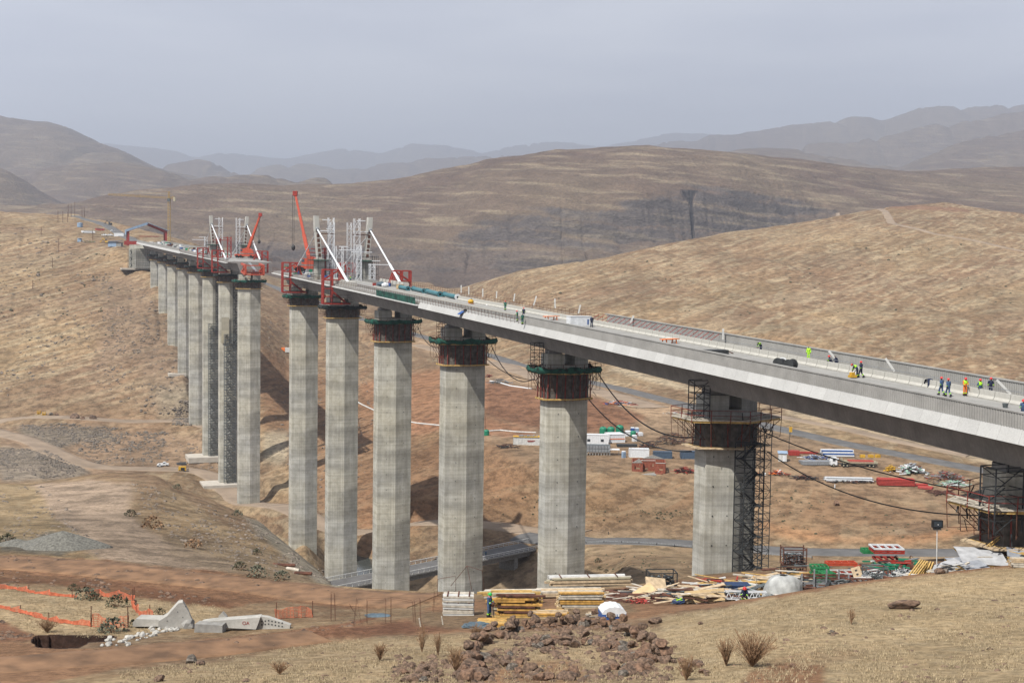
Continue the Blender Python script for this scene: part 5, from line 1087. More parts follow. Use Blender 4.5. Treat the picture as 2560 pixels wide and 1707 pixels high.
dperson(2353, 988, None, 25, 'walk', 'person in blue overalls and red helmet walking left, the left one of the walking pair')
dperson(2370, 992, None, 15, 'walk', 'person in pale blue overalls walking just behind the other of the pair', suit='overall', bands=True)
dperson(2412, 989, None, 190, 'stand' if False else 'work', 'person in orange and lime high visibility jacket standing by the barrier', vest='hivis', suit='orange')
dperson(2449, 993, None, 200, 'stand', 'person in blue overalls with a lime pack facing the barrier', vest='hivis')
dperson(2476, 0, 4.9, 170, 'stand', 'person in black overalls behind the barrier, farthest right on the walkway', suit='navy_overall')
dperson(2557, 0, -4.3, 150, 'work', 'person with red helmet bending behind the near parapet at the photo edge')
dperson(2152, 944, None, 40, 'walk', 'tall person in dark blue overalls behind the one bending with the lime vest', suit='navy_overall')
dperson(2143, 944, None, 60, 'bend', 'person in lime vest bending over a yellow tamper', vest='hivis', suit='navy_overall')
dperson(1902, 0, 5.2, 120, 'bend', 'person with lime hood bending on the far walkway, left of the two in lime', suit='navy_overall', vest='hivis', helmet=None)
dperson(2021, 0, 6.1, 150, 'stand', 'person in long lime rain jacket standing on the far walkway', suit='hivis', vest='hivis', helmet=None)
dperson(2079, 0, 5.6, 90, 'crouch', 'person with red helmet crouching on the far walkway', suit='navy_overall')
dperson(2094, 0, 6.6, 80, 'crouch', 'person in dark clothes sitting against the far parapet', suit='navy_overall', helmet=None, bands=False)
dperson(1263, 776, None, 160, 'stand', 'person in green overalls with lime straps standing beside the white sheet', suit='green_overall', vest=None)
dperson(1293, 803, None, 100, 'work', 'person in green overalls leaning at the unfinished deck edge', suit='green_overall')
dperson(1306, 811, None, 200, 'stand', 'person in green overalls at the end of the ribbed near parapet', suit='green_overall', helmet=None)
dperson(1309, 795, None, 180, 'stand', 'person in navy with red helmet standing behind the two in green', suit='navy_overall')
dperson(1181, 759, None, 60, 'crouch', 'person in dark green kneeling with a yellow machine', suit='green_overall', vest=None, helmet=None)
dperson(1479, 818, None, 185, 'walk', 'person in plain navy walking alone past the white box', suit='navy_overall', helmet=None, bands=False)
dperson(740, 681, None, 100, 'stand', 'person in orange jacket near the tip of the near deck', suit='orange', vest='orange', helmet='white')
dperson(877, 701, None, 40, 'crouch', 'person in lime vest stooping at the foot of the near stay', vest='hivis')
dperson(1018, 0, -6.0, 40, 'stand', 'person in navy beside the green edge net', suit='navy_overall') if False else None
# ------------------------------------------------------------------ things lying on the deck
def dthing(name, label, cat, px, py, rz=0., group=None, z=ZD+.02):
    t, w_ = deckhit(px, py, z); return thing(name, label, cat, BP(t, w_, z), H_+rz, group)
def pipe(px0, py0, px1, py1, r, label, flange=False):
    a = on_deck(px0, py0)+Vector((0, 0, r)); c = on_deck(px1, py1)+Vector((0, 0, r)); root = thing('pipe', label, 'pipe', a, 0, 'teal wrapped pipes on the deck'); v = c-a
    b = MB(); L_ = v.length; u = v/L_; n = 24; up = Vector((0, 0, 1)); x = u.cross(up).normalized(); y = x.cross(u)
    rows = []
    for (q, rr_) in ((0, r), (L_, r), (L_, r*.55), (0, r*.55)): rows.append([u*q+(x*math.cos(k*2*math.pi/n)+y*math.sin(k*2*math.pi/n))*rr_ for k in range(n)])
    b.loft(rows+[rows[0]], closed=True); b.build('barrel', 'teal', root, smooth=False)
    for q in (0, L_):
        b = MB(); rows = [[u*(q+e)+(x*math.cos(k*2*math.pi/n)+y*math.sin(k*2*math.pi/n))*rr_ for k in range(n)] for e, rr_ in ((-.12, r*1.3), (.12, r*1.3), (.12, r*.5), (-.12, r*.5))]
        b.loft(rows+[rows[0]], closed=True); b.build('flange', 'white' if (flange and q == 0) else 'teal', root)
pipe(1144, 749, 1111, 742, .5, 'teal pipe ending in a big white flange, nearest of the pipes', True)
pipe(1100, 742, 1068, 734, .52, 'long teal pipe behind the white flanged one')
pipe(1060, 733, 1034, 727, .48, 'third teal pipe of the row, beside a white roll')
pipe(1020, 727, 1002, 723, .48, 'teal pipe nearest the right stay foot')
b = MB(); rows = []
for k in range(60):
    f = k/59; px = 1222+(1424-1222)*f; py = 762.5+(797.5-762.5)*f; t, w_ = deckhit(px, py); t2 = t; wd = .55+.35*math.sin(k*.7)+.2*math.sin(k*1.9)
    rows.append([BP(t, w_-wd, ZD+.04), BP(t, w_-wd*.3, ZD+.22+.1*math.sin(k*1.3)), BP(t, w_+wd*.5, ZD+.2+.08*math.cos(k)), BP(t, w_+wd, ZD+.04)])
tag(b.loft(rows).build('plastic_sheet', 'white', smooth=True), 'long white plastic sheet laid along the carriageway', 'plastic sheet')
wb = dthing('site_box', 'white panelled box with a blue mark and red props beside it', 'box', 1447, 815); MB().box((0, 0, .75), (3.6, 1.6, 1.5)).build('body', 'white', wb); MB().box((1.2, -.82, .7), (.22, .05, .8)).build('mark', 'blue', wb); MB().box((0, 0, 1.53), (3.7, 1.7, .07)).build('lid', 'white', wb)
for px, py, nm in ((1378, 800, 'left'), (1674, 859, 'right')):
    tr = dthing('trestle', 'orange steel trestle lying on the deck, the %s one of two' % nm, 'trestle', px, py, .4, 'orange trestles on the deck'); b = MB(); b.beam((-1.6, 0, .62), (1.6, 0, .62), .9, .1); b.build('top', 'orange', tr)
    for x in (-1.1, 1.0): b = MB(); b.beam((x, -.3, .6), (x, -.4, 0), .12); b.beam((x, .3, .6), (x, .4, 0), .12); b.beam((x, -.35, .2), (x, .35, .2), .08); b.build('leg', 'orange', tr)
ht = dthing('hatch', 'open dark steel hatch in the roadway with a raised lid', 'hatch', 1790, 884); MB().box((0, 0, .25), (2.6, 1.8, .5)).build('box', 'dark_steel', ht); MB().beam((1.2, 0, .5), (2.4, -.2, 0), .12, .12).build('strut', 'rust', ht)
for px, py, nm in ((1950, 921, 'larger black hose reel with a pale rim behind the near parapet'), (1976, 925, 'smaller black hose reel right of the larger one')):
    rl = dthing('hose_reel', nm, 'reel', px, py, .5, 'black reels behind the near parapet')
    b = MB(); b.tube([(-.5, 0, .62), (.5, 0, .62)], .5, 20); b.build('drum', 'black', rl)
    for x in (-.55, .55): b = MB(); b.tube([(x-.04, 0, .62), (x+.04, 0, .62)], .62, 22); b.build('rim', 'white' if x > 0 and px < 1960 else 'dark_steel', rl)
tm = dthing('tamper', 'small yellow plate tamper on the roadway', 'tamper', 2131, 945); b = MB(); b.box((0, 0, .2), (.8, .5, .25)); b.box((0, .05, .45), (.45, .4, .3)); b.build('body', 'yellow', tm); MB().beam((.1, 0, .5), (.6, 0, 1.0), .05).build('handle', 'black', tm)
tm = dthing('mixer', 'round yellow machine beside the kneeling worker', 'machine', 1177, 760); MB().blob((0, 0, .5), .5, 3, 2, .02, (1.2, 1, .9)).build('drum', 'yellow', tm, True); MB().beam((-.6, 0, .1), (.6, 0, .1), .5, .15).build('base', 'orange', tm)
bk = dthing('bucket', 'grey bucket on the carriageway near the photo edge', 'bucket', 2513, 1019); MB().tube([(0, 0, 0), (0, 0, .4)], [.2, .27], 14).build('shell', 'grey_steel', bk)
o = MB().loft([[(x, -.32+.04*math.sin(x*9), z) for x in np.linspace(-.35, .35, 7)] for z in (.1, .9)]+[[(x, .1, .93+.04*math.sin(x*7)) for x in np.linspace(-.35, .35, 7)], [(x, .35+.03*math.sin(x*8), .4) for x in np.linspace(-.3, .4, 7)]]).build('jacket', 'navy_overall', smooth=True); o.location = BP(t_of(2320, BARW, ZD), BARW, ZD); o.rotation_euler = (0, 0, H_); tag(o, 'purple navy jacket hung over the barrier', 'jacket')
# leaning and upright white tubes on the far side
for k, (x0, y0, x1, y1) in enumerate([(1153, 713, 1153, 732), (1172, 717, 1172, 736), (1207, 722, 1207, 742), (1242, 728, 1241, 745), (1287, 734, 1284, 753), (1341, 740, 1334, 763), (1387, 747, 1388, 770), (1451, 762, 1446, 783), (1584, 789, 1576, 807), (1808, 822, 1807, 848), (2072, 877, 2090, 898), (2214, 896, 2236, 928), (2492, 950, 2526, 985)]):
    t = t_of(x1, WP-.9, ZD); c_ = BP(t, WP-.9, ZD+.3) if k < 9 else BP(t, WP-1.4, ZD+.35); d = c_.y; a_ = at(x0, y0, d+(0 if k < 10 else .2)); c2 = at(x1, y1, d)
    o = MB().beam(a_-c2, (0, 0, 0), .24, .24).build('strut', 'dirty_white'); o.location = c2
    tag(o, ('upright white tube, number %s from the left in the row on the far deck edge' % ['one', 'two', 'three', 'four', 'five', 'six', 'seven', 'eight'][k] if k < 8 else ['white tube leaning left between the red raking props', 'upright white tube where the red props end', 'short white tube leaning beside the crouching worker', 'white tube leaning right, left of the jacket on the barrier', 'white tube leaning right beside the group of workers'][k-8]), 'tube', 'white tubes along the far deck edge')
sp_ = thing('solar_panel', 'small blue solar panel on a stand fixed to the pale deck edge', 'solar panel', BP(t_of(1152, -WP-.5, -2), -WP-.5, -2.0), H_); MB().box((0, 0, .35), (1.0, 1.5, .06), M3=Matrix.Rotation(-.6, 3, 'Y')).build('panel', 'blue', sp_); MB().beam((0, 0, .3), (.1, .2, -.6), .12).build('bracket', 'grey_steel', sp_)
bxx = thing('control_box', 'small black box clamped to the edge above the solar panel', 'box', BP(t_of(1163, -WP-.1, -.9), -WP-.1, -1.1), H_); b = MB(); b.box((0, 0, 0), (.5, .6, .35)); b.beam((0, 0, -.1), (0, .2, -.6), .07); b.build('case', 'black', bxx)
# supplies scattered near the masts
sup = [(938, 714, 'red', (1.2, .8, .6), 'red steel tool chest between the near stays'), (953, 716, 'grey_tarp', (2.2, 1.4, 1.2), 'dark heap under sheeting between the near stays'), (963, 717, 'white', (1.8, 1.2, 1.0), 'crumpled white bag in the supplies between the near stays'), (972, 716, 'blue', (.9, .9, .8), 'blue crate at the right of the supplies between the near stays'), (1000, 722, 'ply', (2.4, 1.6, 1.0), 'tan crate with a white bag by the right near stay foot'), (815, 700, 'blue', (1., 1., 1.2), 'blue drum behind the near red clamp frame'), (770, 690, 'tarp', (2.8, 1.6, 1.1), 'pale heap of sheets near the deck tip'), (792, 693, 'white', (2.2, 1.5, .9), 'white sacks near the deck tip'), (752, 683, 'green_tank', (1.4, 1.2, 1.8), 'dark green cabinet near the deck tip'), (905, 690, 'grey_steel', (1.6, 1.4, 1.8), 'grey generator left of the mast lift'), (850, 684, 'dirty_white', (2.2, 1.4, 1.9), 'pale cabinet beside the middle lattice frame')]
for k, (px, py, m_, dm, lb) in enumerate(sup):
    t_ = dthing('supply_crate' if 'crate' in lb or 'chest' in lb or 'cabinet' in lb else 'supply_heap', lb, 'supplies', px, py, .3*k, 'supplies piled between the near masts')
    if dm[2] > 1.5 or m_ in ('red', 'ply', 'blue'): MB().box((0, 0, dm[2]/2), dm).build('body', m_, t_); MB().box((0, 0, dm[2]+.03), (dm[0]*1.05, dm[1]*1.05, .08)).build('lid', m_, t_)
    else: MB().blob((0, 0, dm[2]*.4), .6, k, 2, .13, (dm[0], dm[1], dm[2])).build('heap', m_, t_)
# site clutter on the far deck and at the near deck tip
cl = thing('site_clutter', 'clutter of green cabinets, hoses and reels at the near deck tip', 'site clutter', BP(225, 0, ZD), H_)
for k in range(46):
    x, y = rr.uniform(-6.5, 6), rr.uniform(-20, 28); b = MB(); dm = (rr.uniform(.4, 1.6), rr.uniform(.4, 1.6), rr.uniform(.4, 1.9)); b.box((x, y, dm[2]/2+y*G_), dm, rr.uniform(0, 3)) if rr.random() < .6 else b.beam((x, y, .2+y*G_), (x+rr.uniform(-1, 1), y+rr.uniform(-2, 2), rr.uniform(.2, 2.4)+y*G_), .12)
    b.build('gear', rr.choice(['dirty_white', 'grey_steel', 'dark_steel', 'rust', 'green_tank', 'conc_light', 'blue', 'steel', 'red']), cl)
cl = thing('site_clutter', 'clutter of pale shutters, reels and gear on the far deck', 'site clutter', BP(560, 0, ZD), H_)
for k in range(70):
    b = MB().box((rr.uniform(-3, 6.5), rr.uniform(-140, 160), .5), (rr.uniform(.5, 2.2), rr.uniform(.6, 3), rr.uniform(.5, 1.6)), rr.uniform(0, 3)); o = b.build('gear', rr.choice(['white', 'dirty_white', 'grey_steel', 'steel', 'rust', 'conc_light', 'green_tank', 'blue', 'timber']), cl); o.location.z = (o.data.vertices[0].co.y)*G_
# ------------------------------------------------------------------ camp and steel yard in the valley
def gp(px, py, dmin=300, dmax=20000): return ground(px, py, dmin, dmax)
def container(px, py, wpx, h=2.6, dep=2.4, m='dirty_white', label='', rz=0., stripe=None, dmin=300, doors=True, roof=None, cat='container', name='container'):
    g = gp(px, py, dmin); L_ = wpx/3100*g.y; root = thing(name, label, cat, g-Vector((0, 0, .1)), rz, 'site containers and cabins')
    b = MB(); n = max(6, int(L_/.35)); rows = []
    for k in range(n+1):
        x = -L_/2+L_*k/n; o_ = .04 if k % 2 else 0.; rows.append([(x, -o_, .12), (x, dep+o_, .12), (x, dep+o_, h), (x, -o_, h)])
    b.loft(rows, closed=True, caps=True); b.build('shell', m, root)
    b = MB()
    for x in (-L_/2, L_/2):
        for y in (-.06, dep+.06): b.beam((x, y, 0), (x, y, h+.06), .14)
        b.beam((x, -.06, h), (x, dep+.06, h), .14); b.beam((x, -.06, .08), (x, dep+.06, .08), .14)
    for y in (-.06, dep+.06): b.beam((-L_/2, y, h), (L_/2, y, h), .14); b.beam((-L_/2, y, .08), (L_/2, y, .08), .14)
    b.build('frame', m, root)
    if stripe: MB().box((0, -.1, 1.5), (L_*.98, .04, .3)).build('stripe', stripe, root)
    if roof: MB().box((0, dep/2, h+.12), (L_*1.02, dep*1.2, .12)).build('roof', roof, root)
    if doors:
        for f in (-.3, .25): MB().box((L_*f, -.1, 1.55), (1.1, .05, .9)).build('window', 'glass', root)
    return root
c0 = container(1317, 1112, 68, 3.0, 2.8, 'dirty_white', 'white cabin with a yellow roof edge and cluttered roof beside the second pier', roof='yellow', doors=False)
MB().box((-2.4, -.12, 1.2), (.9, .06, 2)).build('door', 'dirty_white', c0)
b = MB()
for k in range(40): b.box((rr.uniform(-3, 4.2), rr.uniform(.2, 2.6), 3.3), (rr.uniform(.2, .6),)*3, rr.uniform(0, 3))
b.build('roof_clutter', 'steel', c0)
def text_on(body, size, loc, rot, m, parent, name='lettering'):
    cu = bpy.data.curves.new(name, 'FONT'); cu.body = body; cu.size = size; cu.extrude = .004; o = bpy.data.objects.new(name, cu); COL.objects.link(o); dg = bpy.context.evaluated_depsgraph_get()
    me = bpy.data.meshes.new_from_object(o.evaluated_get(dg)); bpy.data.objects.remove(o); me.materials.clear(); me.materials.append(M[m]); r = bpy.data.objects.new(name, me); COL.objects.link(r); r.parent = parent; r.location = loc; r.rotation_euler = rot; return r
MB().box((1.6, -.12, 1.75), (3.0, .02, .22)).build('red_writing', 'red', c0); MB().box((1.4, -.12, 1.4), (2.2, .02, .16)).build('red_writing', 'red', c0)
container(1490, 1110, 62, 3.6, 3, 'white', 'long white cabin partly behind the second pier')
container(1543, 1106, 40, 3.2, 6, 'white', 'white cabin with an orange stripe end on to the tanks', rz=.25, stripe='orange', doors=False)
container(1598, 1143, 49, 3.0, 2.6, 'white', 'plain white container behind the brick house', doors=False)
container(1657, 1146, 46, 2.4, 2.4, 'slate', 'slate grey container right of the brick house', doors=False)
container(1727, 1147, 50, 2.7, 2.5, 'slate', 'dark blue grey container partly hidden by the yard pier', doors=False)
# sectional tank
g = gp(1496, 1138); tk = thing('water_tank', 'grey sectional panel tank on block plinths under an awning', 'water tank', g, -.05)
b = MB(); b.box((0, 1.5, 2.3), (8.4, 3, 2.6)); b.build('tank_body', 'grey_steel', tk)
for i in range(8):
    for j in range(2): b = MB(); x = -3.7+i*1.05; z = 1.65+j*1.3; b.box((x, -.03, z), (.92, .06, 1.1)); b.box((x, -.07, z), (.6, .05, .75)); b.build('tank_panel', 'steel', tk)
b = MB()
for i in range(9): b.box((-4+i*1., .3, .45), (.35, .4, .9))
b.build('block_plinth', 'block', tk)
b = MB(); b.box((5.6, .6, 2.2), (3.6, 3.4, .08)); b.build('awning', 'white', tk); b = MB(); [b.beam((x, y, 0), (x, y, 2.2), .1) for x in (4, 7.2) for y in (-1, 2.2)]; b.build('awning_post', 'steel', tk)
for k, (px, py, r_) in enumerate([(1508, 1086, 1.5), (1527, 1086, 1.5), (1549, 1083, 1.6), (1583, 1091, 1.1), (1216, 1088, 1.1)]):
    g = gp(px, py); o = thing('water_tank', ['leftmost green tank behind the long white cabin', 'middle green tank behind the white cabins', 'green tank above the orange striped cabin', 'small green tank beside the blue toilet cabins', 'lone green tank beside the third pier'][k], 'water tank', g, 0, 'round green water tanks')
    b = MB(); b.tube([(0, 0, 0), (0, 0, r_*1.6), (0, 0, r_*1.95), (0, 0, r_*2.1)], [r_, r_, r_*.7, r_*.25], 20); b.build('shell', 'green_tank', o); MB().tube([(0, 0, r_*2.08), (0, 0, r_*2.2)], r_*.24, 10).build('lid', 'black', o)
for k, (px, py, w_, h, m_, lb) in enumerate([(1581, 1084, 1.5, 2.4, 'blue', 'blue toilet cabin with a white band'), (1592, 1084, 1.4, 2.3, 'tail_blue', 'pale blue toilet cabin right of the blue one'), (1570, 1090, 2.0, 2.0, 'white', 'white tote tank left of the blue toilet cabin'), (1601, 1089, 1.6, 1.2, 'white', 'small white tote beside the toilet cabins'), (1586, 1103, 1.5, 2.3, 'white', 'white toilet cabin in front of the small green tank'), (1559, 1144, 1.1, 2.2, 'tail_blue', 'small grey blue toilet cabin by the tank awning'), (1590, 1090, .9, 1.4, 'red', 'small red drum between the toilet cabins')]):
    g = gp(px, py); o = thing('cabin' if 'cabin' in lb else 'tote', lb, 'cabin' if 'cabin' in lb else 'tote', g, .1*k, 'small cabins and totes in the camp'); MB().box((0, 0, h/2), (w_, w_, h)).build('shell', m_, o); b = MB(); b.loft([[(-w_*.53, -w_*.53, h), (w_*.53, -w_*.53, h), (w_*.53, w_*.53, h), (-w_*.53, w_*.53, h)], [(-w_*.35, -w_*.35, h+.2), (w_*.35, -w_*.35, h+.2), (w_*.35, w_*.35, h+.2), (-w_*.35, w_*.35, h+.2)]], closed=True, caps=True); b.build('roof', 'white', o); MB().box((0, -w_*.52, h*.5), (w_*.6, .04, h*.8)).build('door', m_, o)
# brick house shell
g = gp(1622, 1181); hs = thing('brick_house', 'roofless red brick house shell with window gaps in the camp', 'house', g, -.08)
def wall(x0, x1, y, z0, z1, ops, par, m='brick', t=.3, axis='x'):
    b = MB(); xs = x0
    for (a, c, s0, s1) in sorted(ops)+[(x1, x1, 0, 0)]:
        segs = [(xs, a, z0, z1)]
        if c > a: segs += [(a, c, z0, s0), (a, c, s1, z1)]
        for (p, q, r_, s_) in segs:
            if q-p > .01 and s_-r_ > .01: b.box(((p+q)/2, y, (r_+s_)/2) if axis == 'x' else (y, (p+q)/2, (r_+s_)/2), (q-p, t, s_-r_) if axis == 'x' else (t, q-p, s_-r_))
        xs = c
    return b.build('wall', m, par)
wall(-5.4, -2, 0, -.2, 3.1, [(-4.7, -2.9, 1, 2.7)], hs); wall(-2, 2.2, 2.6, -.2, 3.3, [(-1.2, -.2, .4, 2.5), (.4, 1.6, 1, 2.6)], hs); wall(2.2, 5.4, .2, -.2, 3.1, [(3.4, 4.6, .8, 2.6)], hs)
wall(0.1, 6.6, -5.4, -.2, 3.3, [], hs, axis='y'); wall(.3, 2.4, -2, -.2, 3.2, [], hs, axis='y'); wall(.3, 2.4, 2.2, -.2, 3.2, [], hs, axis='y'); wall(.4, 6.6, 5.4, -.2, 3.3, [(2, 3.4, 1, 2.6)], hs, axis='y'); wall(-5.4, 5.4, 6.8, -.2, 3.6, [(-3, -1.6, 1, 2.6), (1.4, 2.8, 1, 2.6)], hs)
MB().box((-1.5, -.9, -.8), (7.6, 5.6, 1.5)).build('plinth', 'block', hs); MB().box((3.2, -.6, -.5), (2.6, 1.2, 1.2)).build('step_block', 'brick', hs)
b = MB(); b.loft([[(-5.5, -.2, 3.1), (-2.2, -.2, 3.15), (-3.2, -.2, 4.6)], [(-5.5, .1, 3.1), (-2.2, .1, 3.15), (-3.2, .1, 4.6)]], closed=True, caps=True); b.build('gable', 'block', hs); b = MB(); b.loft([[(-2, 6.6, 3.6), (5.4, 6.6, 3.6), (1.4, 6.6, 4.9)], [(-2, 7, 3.6), (5.4, 7, 3.6), (1.4, 7, 4.9)]], closed=True, caps=True); b.build('gable', 'block', hs)
b = MB(); b.beam((-5.4, 0, 3.2), (-2, 2.4, 3.7), .5, .12); b.beam((-2, 2.4, 3.6), (2.2, 2.4, 3.7), .4, .12); b.beam((2.2, .2, 3.2), (5.4, .2, 3.2), .5, .12); b.build('wall_coping', 'conc_light', hs)
# ------------------------------------------------------------------ bundles and heaps
def bundle(px, py, wpx, nx, nz, m, label, rz=0., r=None, cat='steel bundle', name='steel_bundle', group='steel bundles in the yard', dmin=300, box=False, jit=.03, gap=1.0, lenm=None):
    g = gp(px, py, dmin); L_ = lenm or wpx/3100*g.y; r = r or .14; root = thing(name, label, cat, g, rz, group); k = 0
    for z in range(nz):
        for x in range(nx):
            y = (x-nx/2)*2*r*gap; zz = r+z*2*r*.92; dx = rr.uniform(-jit, jit)*L_; a = rr.uniform(-jit, jit)*.6
            b = MB()
            if box: b.beam((-L_/2+dx, y, zz), (L_/2+dx, y+a*L_*.2, zz), r*1.9, r*1.8)
            else: b.tube([(-L_/2+dx, y, zz), (L_/2+dx, y+a*L_*.2, zz)], r, 8)
            b.build('bar' if not box else 'beam', m if isinstance(m, str) else rr.choice(m), root); k += 1
    b = MB()
    for f in (-.3, .3): b.beam((L_*f, -nx*r*gap-.1, .05-.2), (L_*f, nx*r*gap+.1, .05-.2), .2)
    b.build('dunnage', 'rust', root); return root
def heap(px, py, wpx, hpx, ms, label, n=60, long_=(.6, 3.), th=(.06, .2), rz=0, dmin=300, group='scrap heaps', cat='scrap heap', dep=None, name='scrap_heap', flat=.5):
    g = gp(px, py, dmin); W_ = wpx/3100*g.y; h = hpx/3100*g.y; dep = dep or W_*.5; root = thing(name, label, cat, g, rz, group)
    for q, m in enumerate(ms):
        b = MB()
        for k in range(n//len(ms)):
            x = rr.gauss(0, W_*.24); y = rr.gauss(0, dep*.24); hh = h*max(0, 1-(abs(x)/(W_*.55))**1.6-(abs(y)/(dep*.6))**2)*rr.uniform(.1, 1); l = rr.uniform(*long_)/2; an = rr.uniform(0, math.pi); t = rr.uniform(-.5, .5)*flat; w_ = rr.uniform(*th)
            v = Vector((math.cos(an)*l, math.sin(an)*l, t*l)); b.beam(Vector((x, y, hh+.1))-v, Vector((x, y, hh+.1))+v, w_*rr.uniform(1, 3), w_)
        b.build('scrap', m, root)
    return root
heap(1622, 1119, 52, 16, ['rust', 'dark_steel', 'rust'], 'tangled rusty rebar heap in front of the toilet cabins', 90)
heap(1680, 1108, 100, 28, ['rust', 'dark_steel', 'rust'], 'long rusty scrap heap on the camp slope left of the yard pier', 150, dep=14)
bundle(1567, 1116, 50, 5, 2, 'dark_steel', 'dark steel beams stacked beside the tangled rebar heap', r=.25, box=True)
heap(1710, 1180, 56, 14, ['red', 'rust', 'dark_steel'], 'low heap of red and rusty formwork below the blue grey container', 90)
heap(1268, 1118, 60, 8, ['dark_steel', 'rust'], 'low scrap line in front of the yellow edged cabin', 50)
heap(1250, 957, 52, 10, ['steel', 'grey_steel'], 'grey reinforcement cages lying on the dirt terrace', 80, flat=.2, cat='rebar cages', name='rebar_cages', dep=5)
heap(1222, 943, 20, 7, ['red', 'rust'], 'small red heap beside the grey reinforcement cages', 30, dep=4)
heap(1546, 1012, 92, 12, ['red', 'white', 'rust', 'orange', 'blue'], 'colourful spread of formwork on the dirt terrace behind the second pier', 120, dep=7, flat=.1)
heap(1700, 1035, 110, 6, ['dirty_white', 'block'], 'line of pale rubble along the terrace edge left of the yard pier', 90, long_=(.3, .9), dep=6, name='rubble_line', cat='rubble')
heap(2275, 1180, 78, 22, ['white', 'steel', 'pale_green', 'rust', 'white'], 'scrap heap with white and mint sheets right of the yellow heap', 150, long_=(.6, 2.6), th=(.1, .4), dep=9)
heap(2365, 1198, 100, 22, ['rust', 'red', 'dark_steel', 'steel'], 'rusty and red scrap heap at the right end of the steel yard', 150, dep=10)
heap(2228, 1178, 26, 16, ['yellow'], 'bright yellow heap of frames in the steel yard', 60, long_=(.6, 2), th=(.1, .3), dep=3)
heap(2386, 1213, 66, 12, ['pale_green', 'white'], 'loose mint and white bars in front of the rusty scrap', 50, long_=(3, 6), th=(.08, .14), dep=5, flat=.1)
heap(2035, 1146, 74, 10, ['blue', 'white', 'steel'], 'blue and white steel pieces behind the truck cab', 80, dep=5, flat=.2)
heap(1942, 1186, 58, 10, ['red', 'orange', 'rust', 'white'], 'small red and orange parts at the near left of the steel yard', 60, dep=4)
heap(2010, 1196, 60, 8, ['rust', 'dark_steel'], 'rusty beams lying along the near side of the steel yard', 50, dep=3, flat=.1, long_=(2, 6))
heap(2360, 1232, 60, 5, ['rust'], 'rusty bar line running off behind the nearest platform', 24, dep=2, flat=.05, long_=(4, 8))
heap(2155, 1206, 200, 5, ['rust', 'dark_steel'], 'dark dunnage strip under the white and red pipes', 90, dep=4, flat=.1)
bundle(1984, 1137, 26, 4, 3, 'red', 'left red steel bundle behind the hut', r=.3, box=True)
bundle(2020, 1134, 46, 4, 3, 'red', 'right red steel bundle behind the hut')
bundle(2092, 1139, 78, 5, 4, ['white', 'white', 'white', 'blue', 'white'], 'tall stack of blue and white beams behind the truck', r=.3, box=True)
bundle(2038, 1160, 76, 5, 2, 'steel', 'pale grey flat plates stacked in front of the truck cab', r=.35, box=True, rz=.1)
bundle(2120, 1202, 118, 6, 3, ['white', 'white', 'steel'], 'long white and silver pipes at the near edge of the yard', r=.22, rz=-.04)
bundle(2238, 1212, 90, 7, 5, 'red', 'thick stack of bright red pipes at the near edge of the yard', r=.24, rz=-.06, jit=.01)
bundle(2296, 1214, 44, 5, 2, 'red', 'thin red pipes trailing from the red pipe stack', r=.2, rz=-.12)
bundle(2314, 1221, 34, 7, 2, 'red', 'slumped red pipes at the right end of the red row', r=.2, rz=-.55)
for k, px in enumerate((2156, 2177, 2194)):
    g = gp(px, 1143); o = MB().box((0, 0, .5), (1.7, 1.2, 1.0), .2*k).build('steel_block', 'yellow'); o.location = g; tag(o, ['left', 'middle', 'right'][k]+' bright yellow block behind the truck bed', 'steel block', 'yellow blocks behind the truck')
# hut, truck
g = gp(1956, 1152); hut = thing('hut', 'small white hut with a blue roof at the left of the steel yard', 'hut', g, -.15); MB().box((0, 0, 1.4), (2.8, 2.6, 2.8)).build('wall', 'dirty_white', hut); b = MB(); b.loft([[(-1.7, -1.6, 2.8), (1.7, -1.6, 2.8), (1.7, 1.6, 3.3), (-1.7, 1.6, 3.3)], [(-1.7, -1.6, 2.9), (1.7, -1.6, 2.9), (1.7, 1.6, 3.4), (-1.7, 1.6, 3.4)]], closed=True, caps=True); b.build('roof', 'tail_blue', hut); MB().box((.5, -1.32, 1.1), (.9, .05, 2)).build('door', 'white', hut)
g = gp(2135, 1166); tk = thing('flatbed_truck', 'white cab flatbed truck with a cream drop side trailer in the yard', 'truck', g, -.03); LT = 120/3100*g.y
x0 = -LT/2
b = MB(); b.loft([[(x0, -1.2, .6), (x0+2.2, -1.2, .6), (x0+2.2, -1.2, 3.1), (x0+.5, -1.2, 3.1), (x0, -1.2, 1.9)], [(x0, 1.2, .6), (x0+2.2, 1.2, .6), (x0+2.2, 1.2, 3.1), (x0+.5, 1.2, 3.1), (x0, 1.2, 1.9)]], closed=True, caps=True); cb = b.build('cab', 'white', tk); MB().box((x0+1.1, -1.22, 2.3), (.9, .05, .75)).build('window', 'glass', cb)
MB().box((x0+LT/2+.5, 0, .95), (LT-1.6, .9, .35)).build('chassis', 'dark_steel', tk); MB().box((x0+LT/2+1.8, 0, 1.35), (LT-4.6, 2.5, .2)).build('bed', 'khaki', tk); MB().box((x0+LT/2+1.8, -1.26, 1.75), (LT-4.6, .08, .55)).build('drop_side', 'khaki', tk); MB().box((x0+LT/2+1.8, 1.26, 1.75), (LT-4.6, .08, .55)).build('drop_side', 'khaki', tk); MB().box((x0+3.9, 0, 2.3), (.1, 2.5, 1.5)).build('headboard', 'khaki', tk)
for x in (x0+1.0, x0+4.4, x0+5.6, x0+LT-3.2, x0+LT-1.9):
    for y in (-1.05, 1.05): wl = MB().tube([(x, y-.18, .52), (x, y+.18, .52)], .52, 14).build('wheel', 'black', tk); MB().tube([(x, y-.2, .52), (x, y+.2, .52)], .24, 10).build('rim', 'khaki', wl)
